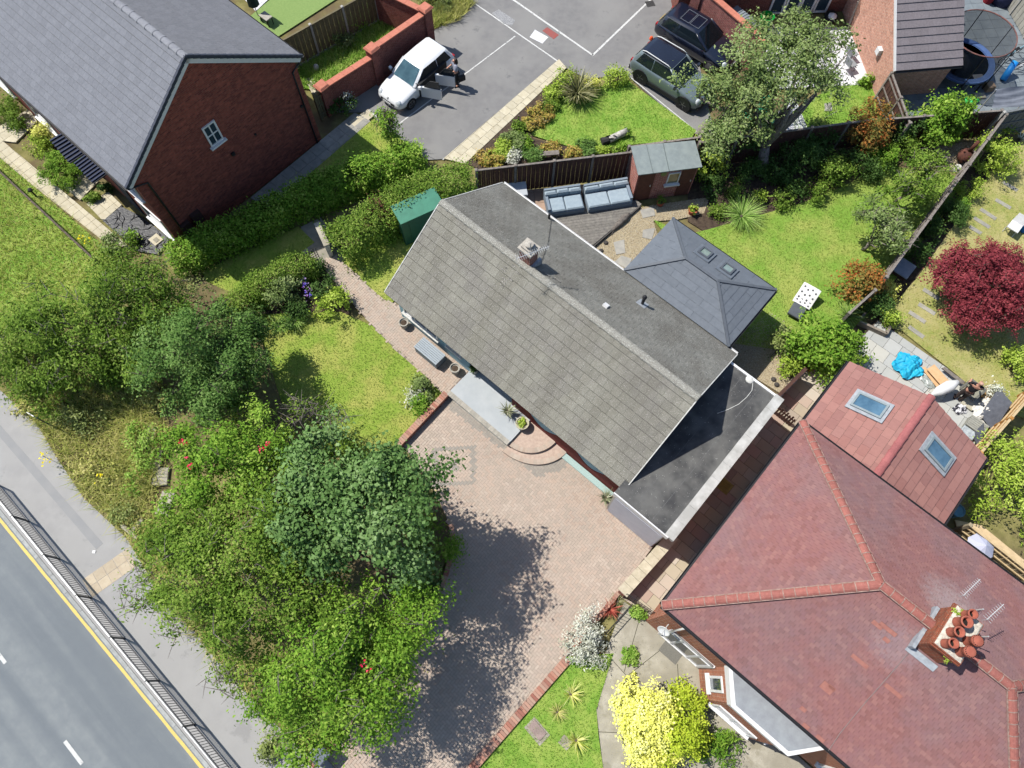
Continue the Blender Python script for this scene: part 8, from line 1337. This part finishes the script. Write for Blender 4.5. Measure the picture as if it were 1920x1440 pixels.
for i in range(5): c = at(1664 + i * 5, 168 + i * 11); g = G(); g.lathe(c, [(.12, 0), (.17, .22), (.19, .22), (.15, .2)], 10); obj('pot', g, [M_POTG, M_WOLD, M_POTG, M_STONE, M_WOLD][i], t)
t = thing('drying_airer', 'small grey clothes airer on the little lawn', 'airer', at(1553, 212)); c = at(1553, 215); g = G(); [g.tube([c + V3(x, -.2, .45), c + V3(x, .2, .45)], .01, 4) for x in (-.2, -.1, 0, .1, .2)]; obj('rails', g, M_TRIM, t); g = G(); [g.tube([c + V3(x, y, 0), c + V3(-x, y, .46)], .012, 4) for x in (-.2, .2) for y in (-.2, .2)]; obj('legs', g, M_ALU, t); slabs('small_path', [pts((1545, 195), (1558, 193), (1560, 208), (1546, 210))], M_STONE, M_SLABJ, .3, .3)
# ------------------------------------------------------------------ back garden corner
t = thing('chimenea', 'rusty garden chimenea by the top of the diagonal fence', 'fire pit', at(1797, 305)); c = at(1800, 303); M_RU = mat('rusty_iron', C(120, 74, 60), C(84, 54, 48), scale=8, rough=.9); g = G(); g.lathe(c + UP * .12, [(.12, 0), (.3, .12), (.34, .35), (.24, .55), (.1, .62)], 14); obj('bowl', g, M_RU, t, smooth=True); g = G(); g.tube([c + UP * .7, c + V3(.04, .02, 1.35)], .085, 10); obj('flue', g, M_RU, t, smooth=True); g = G(); [g.tube([c + V3(math.cos(a) * .2, math.sin(a) * .2, 0), c + V3(math.cos(a) * .14, math.sin(a) * .14, .16)], .03, 6) for a in (0, 2.1, 4.2)]; obj('legs', g, M_RU, t); g = G(); g.lathe(c + UP * .45 + V3(-.05, -.3, 0), [(.16, 0), (.13, -.04)], 12, axis=unit(V3(-.2, -1, .25))); obj('mouth', g, M_FLUEB, t)
t = thing('white_ornament', 'small white ornament at the foot of the chimenea', 'ornament', at(1793, 320)); g = G(); g.lathe(at(1793, 318), [(.14, 0), (.1, .12), (.16, .2), (.1, .26)], 10); obj('bowl', g, M_WOLD, t)
t = thing('compost_lid', 'pale blue grey slab lid against the diagonal fence', 'bin', at(1688, 512)); g = G(); c = at(1688, 508); g.box(c, (.7, .75, .25), rzu); obj('bin', g, M_FDK, t); g = G(); g.bbox_bevel(c + UP * .251, (.8, .85, .05), rzu, .01); obj('lid', g, mat('slate_lid', C(170, 182, 196), C(150, 162, 176), scale=4), t)
t = thing('folding_chair', 'white folding chair on the dry lawn behind the maple', 'chair', at(1890, 432)); c = at(1890, 436); g = G(); P0 = c + UP * .45; g.bbox_bevel(P0, (.5, .5, .05), rzu, .01); obj('seat', g, M_WHITE, t); g = G(); g.beam(P0 + bn * .22, P0 + bn * .4 + UP * .4, .5, .04); obj('backrest', g, M_WHITE, t); g = G(); [g.tube([P0 + bu * x + bn * y, P0 + bu * x - bn * y * .8 - UP * .45], .015, 5) for x in (-.23, .23) for y in (-.2, .2)]; obj('legs', g, M_ALU, t)
t = thing('blue_bag', 'blue plastic bag at the right edge beside the maple', 'bag', at(1916, 432)); g = G(); g.lathe(at(1917, 432), [(.15, 0), (.22, .1), (.12, .3), (.03, .34)], 9); obj('bag', g, mat('blue_bag', C(50, 130, 210)), t, smooth=True)
# raised sleeper planter at patio step
t = thing('sleeper_planter', 'low timber planter edging at the top of the patio', 'planter', at(1640, 620))
for a, b in (((1610, 605), (1660, 628)), ((1660, 628), (1668, 612)), ((1612, 598), (1625, 585))): g = G(); g.beam(at(*a, .15), at(*b, .15), .1, .3); obj('sleeper', g, mat('sleeper_wood', C(160, 150, 136), C(130, 120, 108), scale=6), t)
# ------------------------------------------------------------------ rubble beside the red extension
def crumple(name, label, c, rx, ry, h, m, seed, cat='sheet', rz=0):
    rg = np.random.default_rng(seed); n = 30; P = []; t = thing(name, label, cat, c)
    ph = rg.uniform(0, 6.28, 8)
    for j in range(n + 1):
        for i in range(n + 1):
            x, y = i / n * 2 - 1, j / n * 2 - 1; k = 1 + .12 * math.sin(5 * math.atan2(y, x) + ph[0]); q = max(abs(x), abs(y)); rr = math.hypot(x, y) + 1e-6; sx, sy = x * q / rr * k, y * q / rr * k
            z = h * (1 - q ** 2) * (.6 + .4 * math.sin(4 * x + ph[1]) * math.sin(3.5 * y + ph[2])) + .28 * h * abs(math.sin(6 * x + 3 * y + ph[3])) + .2 * h * abs(math.sin(5 * y - 4 * x + ph[4])) + .16 * h * abs(math.sin(13 * x + 5 * y + ph[5])) + .12 * h * abs(math.sin(11 * y - 9 * x + ph[6])) + .015
            P.append(c + V3(sx * rx * math.cos(rz) - sy * ry * math.sin(rz), sx * rx * math.sin(rz) + sy * ry * math.cos(rz), max(z, .02)))
    g = G(); g.add(P, [(j * (n + 1) + i, j * (n + 1) + i + 1, (j + 1) * (n + 1) + i + 1, (j + 1) * (n + 1) + i) for j in range(n) for i in range(n)]); obj('cloth', g, m, t, smooth=True); return t
crumple('tarpaulin', 'crumpled turquoise tarpaulin on the patio', at(1699, 688), .62, .58, .3, mat('turquoise_tarp', C(40, 190, 225), C(30, 160, 205), scale=3, rough=.6, spec=.3), 21, 'tarpaulin')
crumple('rubble_sack', 'white rubble sack at the foot of the orange fence', at(1838, 778), .45, .4, .35, mat('white_sack', C(240, 238, 232), C(220, 216, 208), scale=6, rough=.8), 22, 'sack'); crumple('rubble_sack', 'white sack beside the grey crate', at(1850, 760), .35, .3, .3, MATS['white_sack'], 23, 'sack'); crumple('clear_sheeting', 'clear plastic sheeting beside the timber boards', at(1738, 712), .3, .5, .12, mat('clear_sheet', C(190, 196, 192), C(140, 146, 140), scale=9, rough=.2, spec=.6), 24, 'sheeting', .6); crumple('striped_cushion', 'black and white patterned cushion by the rubble', at(1798, 768), .32, .22, .16, mat('zebra_cloth', C(235, 235, 238), C(48, 48, 60), scale=7, lo=.49, hi=.51), 25, 'cushion', .3)
def board(name, label, P, th, m, cat='board', group=None): g = G(); P = [np.asarray(p) for p in P]; n = unit(np.cross(P[1] - P[0], P[3] - P[0])); n = n if n[2] > 0 else -n; slab3(g, P, th, n); return obj(name, g, m, label=label, cat=cat, group=group)
board('timber_board', 'pale plywood board lying on the rubble', [at(1738, 692, .35), at(1752, 683, .38), at(1780, 714, .4), at(1768, 726, .35)], .03, mat('plywood', C(226, 186, 142), C(212, 170, 124), scale=5)); board('timber_board', 'narrow pale plank beside the plywood board', [at(1728, 690, .2), at(1734, 687, .2), at(1766, 726, .22), at(1760, 730, .2)], .03, MATS['plywood']); board('timber_board', 'long grey scaffold plank at the lawn edge', [at(1766, 690, .3), at(1772, 688, .3), at(1810, 716, .3), at(1804, 720, .3)], .05, M_FTOP)
t = thing('white_parasol', 'folded white parasol lying across the rubble', 'parasol', at(1775, 730)); g = G(); a, b = at(1746, 741, .45), at(1796, 716, .7); g.tube([a, a + (b - a) * .3, a + (b - a) * .7, b], [.05, .2, .24, .1], 12); obj('canopy', g, M_WHITE, t, smooth=True); g = G(); g.tube([a - (b - a) * .1, a], .02, 6); obj('pole', g, M_ALU, t)
t = thing('window_frame', 'discarded grey window frame leaning on the rubble', 'window', at(1830, 725)); P = [at(1800, 728, .3), at(1822, 712, .6), at(1848, 732, .6), at(1826, 750, .3)]; g = G()
for i in range(4): g.beam(P[i], P[(i + 1) % 4], .08, .06)
obj('frame', g, mat('grey_frame', C(120, 120, 112), C(104, 104, 98), scale=5), t); g = G(); g.add(P, [(0, 1, 2, 3)]); obj('pane', g, mat('dirty_glass', C(156, 154, 136), rough=.15, spec=.6), t)
board('leaning_table', 'large dark grey table top leaning at the orange fence', [at(1838, 778, .35), at(1872, 728, .85), at(1898, 755, .9), at(1862, 810, .3)], .06, mat('dark_grey_board', C(92, 96, 106), C(78, 82, 92), scale=9, rough=.7), 'table top'); board('table_leaf', 'smaller dark board leaning beside the red extension', [at(1822, 815, .2), at(1844, 793, .6), at(1846, 812, .65), at(1834, 838, .2)], .05, MATS['dark_grey_board'], 'board')
crate('grey_crate', 'grey ribbed plastic crate in the rubble', (1822, 803), (.7, .5, .4), rzu, mat('crate_grey', C(170, 170, 160), C(150, 150, 142), scale=5), slats=6, cat='crate'); crate('window_bundle', 'stack of glazed units beside the ribbed crate', (1808, 815), (.5, .35, .3), rzu, mat('glazing_stack', C(196, 204, 208), C(150, 158, 164), scale=9, rough=.3), cat='glass'); crate('card_box', 'open brown box behind the white sacks', (1848, 742), (.5, .5, .25), rzu, mat('brown_card', C(176, 140, 92)), cat='box'); crate('rubble_tray', 'pale mortar tray by the person in black', (1812, 760), (.45, .3, .15), rzu, mat('pale_tray', C(186, 180, 160)), cat='tray')
t = thing('blue_parasol', 'pale lilac parasol showing past the red roof', 'parasol', at(1845, 1022)); c = at(1838, 1026, 1.2); g = G(); k = 8; g.add([c + UP * .35] + [c + V3(math.cos(i / k * 6.283) * .5, math.sin(i / k * 6.283) * .5, 0) for i in range(k)], [(0, i + 1, (i + 1) % k + 1) for i in range(k)]); obj('canopy', g, mat('lilac_fabric', C(196, 200, 222), rough=.8), t); g = G(); g.tube([c * [1, 1, 0], c + UP * .3], .025, 6); obj('pole', g, M_ALU, t)
sheet('side_deck', pts((1790, 975), (1840, 985), (1950, 1075), (1950, 1110), (1800, 1010)), .02, mat('sandy_ground', C(226, 200, 160), C(205, 180, 142), scale=4)); t = thing('water_butt', 'blue water tub in the dark gap beside the extension', 'tub', at(1783, 962)); g = G(); g.lathe(at(1783, 962), [(.2, 0), (.24, .5), (.26, .5), (.2, .45)], 12); obj('tub', g, mat('blue_tub', C(110, 160, 180)), t)
# ------------------------------------------------------------------ alley, forecourt and drive bits
t = thing('alley_gate', 'brown picket gate across the alley', 'gate', at(1460, 785)); a, b = at(1440, 768), at(1480, 800); d = unit(b - a); L = np.linalg.norm(b - a)
for i in range(9): g = G(); g.box(a + d * L * (i + .5) / 9, (.07, .025, .75 + .1 * (i % 2)), math.atan2(d[1], d[0])); obj('picket', g, M_FDK, t)
for z in (.2, .6): g = G(); g.beam(a + UP * z, b + UP * z, .03, .07); obj('rail', g, M_FDK, t)
def rail_fence(name, label, a, b, h, sp=.12, m=M_BLK):
    a, b = at(*a), at(*b); L = np.linalg.norm(b - a); d = (b - a) / L; t = thing(name, label, 'railing', (a + b) / 2); n = int(L / sp)
    for z in (.1, h): g = G(); g.beam(a + UP * z, b + UP * z, .02, .03); obj('rail', g, m, t)
    for i in range(n + 1): g = G(); p = a + d * L * i / n; g.tube([p, p + UP * (h + .05)], .009, 4); obj('bar', g, m, t)
    return t
rail_fence('iron_gate', 'black iron gate closing the lower end of the alley', (1168, 1118), (1218, 1152), .95); rail_fence('iron_railing', 'low black iron railing beside the red spiky plant', (1182, 1135), (1135, 1188), .5)
g = G(); g.bbox_bevel(at(1258, 1222), (.75, .5, .02), rzu, .004); obj('door_mat', g, mat('grey_mat', C(132, 130, 122), C(112, 110, 104), scale=40, rough=1), label='grey door mat on the concrete below the front door', cat='door mat')
t = thing('stone_slab', 'pinkish stone slab set in the lower lawn', 'slab', at(1006, 1370)); g = G(); g.bbox_bevel(at(1007, 1371), (.78, .5, .04), rzu - .1, .01); obj('surround', g, M_CONC, t); g = G(); g.bbox_bevel(at(1007, 1369, .04), (.6, .34, .03), rzu - .1, .01); obj('slab', g, mat('pink_stone', C(170, 150, 142), C(150, 132, 126), scale=6), t)
g = G(); g.bbox_bevel(at(1060, 1392), (.4, .35, .03), rzu, .01); obj('planting_slab', g, M_CONC, label='pale slab under the lower yellow spiky plant', cat='slab')
t = thing('manhole_cover', 'mossy yellow manhole cover in the alley', 'manhole cover', at(1357, 910)); g = G(); g.bbox_bevel(at(1357, 910, .04), (.6, .5, .02), rzu, .004); obj('frame', g, mat('mossy_stone', C(176, 166, 96), C(150, 140, 80), scale=6), t); g = G(); g.bbox_bevel(at(1357, 910, .06), (.46, .36, .012), rzu, .003); obj('lid', g, mat('mossy_lid', C(160, 150, 84), C(140, 130, 76), scale=8), t)
# trellis, sign post, slabs and knee rail on the left
t = thing('trellis', 'dark lattice trellis beside the front border', 'trellis', at(585, 500)); a, b = at(578, 505), at(602, 490); d = unit(b - a); L = np.linalg.norm(b - a)
for i in range(7): g = G(); p = a + d * L * i / 6; g.beam(p + UP * .05, p + UP * 1.1, .02, .02); obj('lath', g, M_TRIM, t); g = G(); z = .1 + i * .16; g.beam(a + UP * z, b + UP * z, .02, .02); obj('lath', g, M_TRIM, t)
t = thing('sign_post', 'small white sign on a post at the back of the pavement', 'sign', at(112, 812)); c = at(100, 800); g = G(); g.tube([c, c + UP * 1.5], .03, 8); obj('post', g, M_BAR, t); g = G(); g.box(c + UP * 1.25, (.34, .03, .24), -.5); obj('plate', g, M_WHITE, t)
t = thing('broken_slabs', 'broken concrete slabs at the edge of the rose thicket', 'slabs', at(300, 890))
for px, s in (((292, 860), (.9, .55)), ((303, 895), (.7, .6)), ((312, 945), (.9, .5)), ((285, 815), (.6, .4))): g = G(); g.bbox_bevel(at(*px, .13), (s[1], s[0], .14), random.uniform(-.15, .15), .02); obj('slab', g, M_CONC, t)
t = thing('kerb_edging', 'loose kerb stone at the back of the pavement', 'kerb stone', at(245, 1000)); g = G(); g.bbox_bevel(at(246, 998, .1), (.9, .15, .18), rzu + .1, .02); obj('stone', g, M_CONC, t); g = G(); g.bbox_bevel(at(262, 985, .1), (.14, .5, .2), rzu + .1, .02); obj('return_stone', g, M_CONC, t)
t = thing('knee_rail', 'low dark post and rail fence along the flagged path verge', 'railing', at(70, 370)); a, b = at(-30, 295, 0), at(190, 500, 0); L = np.linalg.norm(b - a); n = 7
for i in range(n + 1): p = a + (b - a) * i / n; g = G(); g.box(p, (.09, .09, .5), rzu); obj('post', g, BARK, t)
for i in range(n): p, q = a + (b - a) * i / n, a + (b - a) * (i + 1) / n; g = G(); g.beam(p + UP * .53, q + UP * .53, .08, .06); obj('rail', g, BARK, t)
t = thing('lamp_bollard', 'small black garden lamp beside the flagged path', 'lamp', at(72, 372)); g = G(); c = at(72, 372); g.tube([c, c + UP * .5], .04, 8); obj('stem', g, M_TRIM, t); g = G(); g.lathe(c + UP * .5, [(.05, 0), (.11, .08), (.09, .16), (.02, .2)], 10); obj('head', g, M_TRIM, t)
t = thing('litter', 'scrap of white paper on the pavement', 'litter', at(176, 1035)); g = G(); c = at(176, 1035, .095); g.add([c + V3(-.07, -.04, 0), c + V3(.06, -.05, .01), c + V3(.07, .05, .03), c + V3(-.05, .06, .012)], [(0, 1, 2, 3)]); obj('paper', g, M_WHITE, t)
# garden behind the brick house
sheet('turf_terrace', pts((470, 30), (555, -40), (690, -40), (520, 70)), .02, M_FAKE); slabs('pale_terrace', [pts((440, -20), (505, -40), (530, -25), (480, 22))], M_WSLAB, M_FLAGJ, .6, .6)
t = thing('closed_parasol', 'dark green closed parasol behind the brick house', 'parasol', at(482, 25)); c = at(484, 30); g = G(); g.tube([c, c + UP * 2.2], .025, 6); obj('pole', g, M_ALU, t); g = G(); g.lathe(c + UP * .7, [(.3, 0), (.25, .5), (.12, 1.2), (.02, 1.6)], 8); obj('canopy', g, mat('dark_green_fabric', C(40, 66, 62), rough=.8), t)
t = thing('rattan_table', 'small grey table behind the brick house eaves', 'table', at(503, 42)); c = at(503, 44); g = G(); g.bbox_bevel(c + UP * .42, (.6, .4, .05), rzu, .01); obj('top', g, M_POTG, t); g = G(); [g.box(c + bu * x + bn * y, (.04, .04, .42)) for x in (-.25, .25) for y in (-.15, .15)]; obj('legs', g, M_TRIM, t)
t = thing('plot_stone', 'pale stone in the long grass by the stepped wall', 'stone', at(594, 130)); g = G(); g.lathe(at(594, 130), [(.14, 0), (.15, .15), (.1, .25), (.02, .3)], 8); obj('stone', g, M_WOLD, t); slabs('plot_path', [pts((572, 150), (585, 145), (605, 175), (590, 185))], M_FLAG, M_FLAGJ, .5, .5)
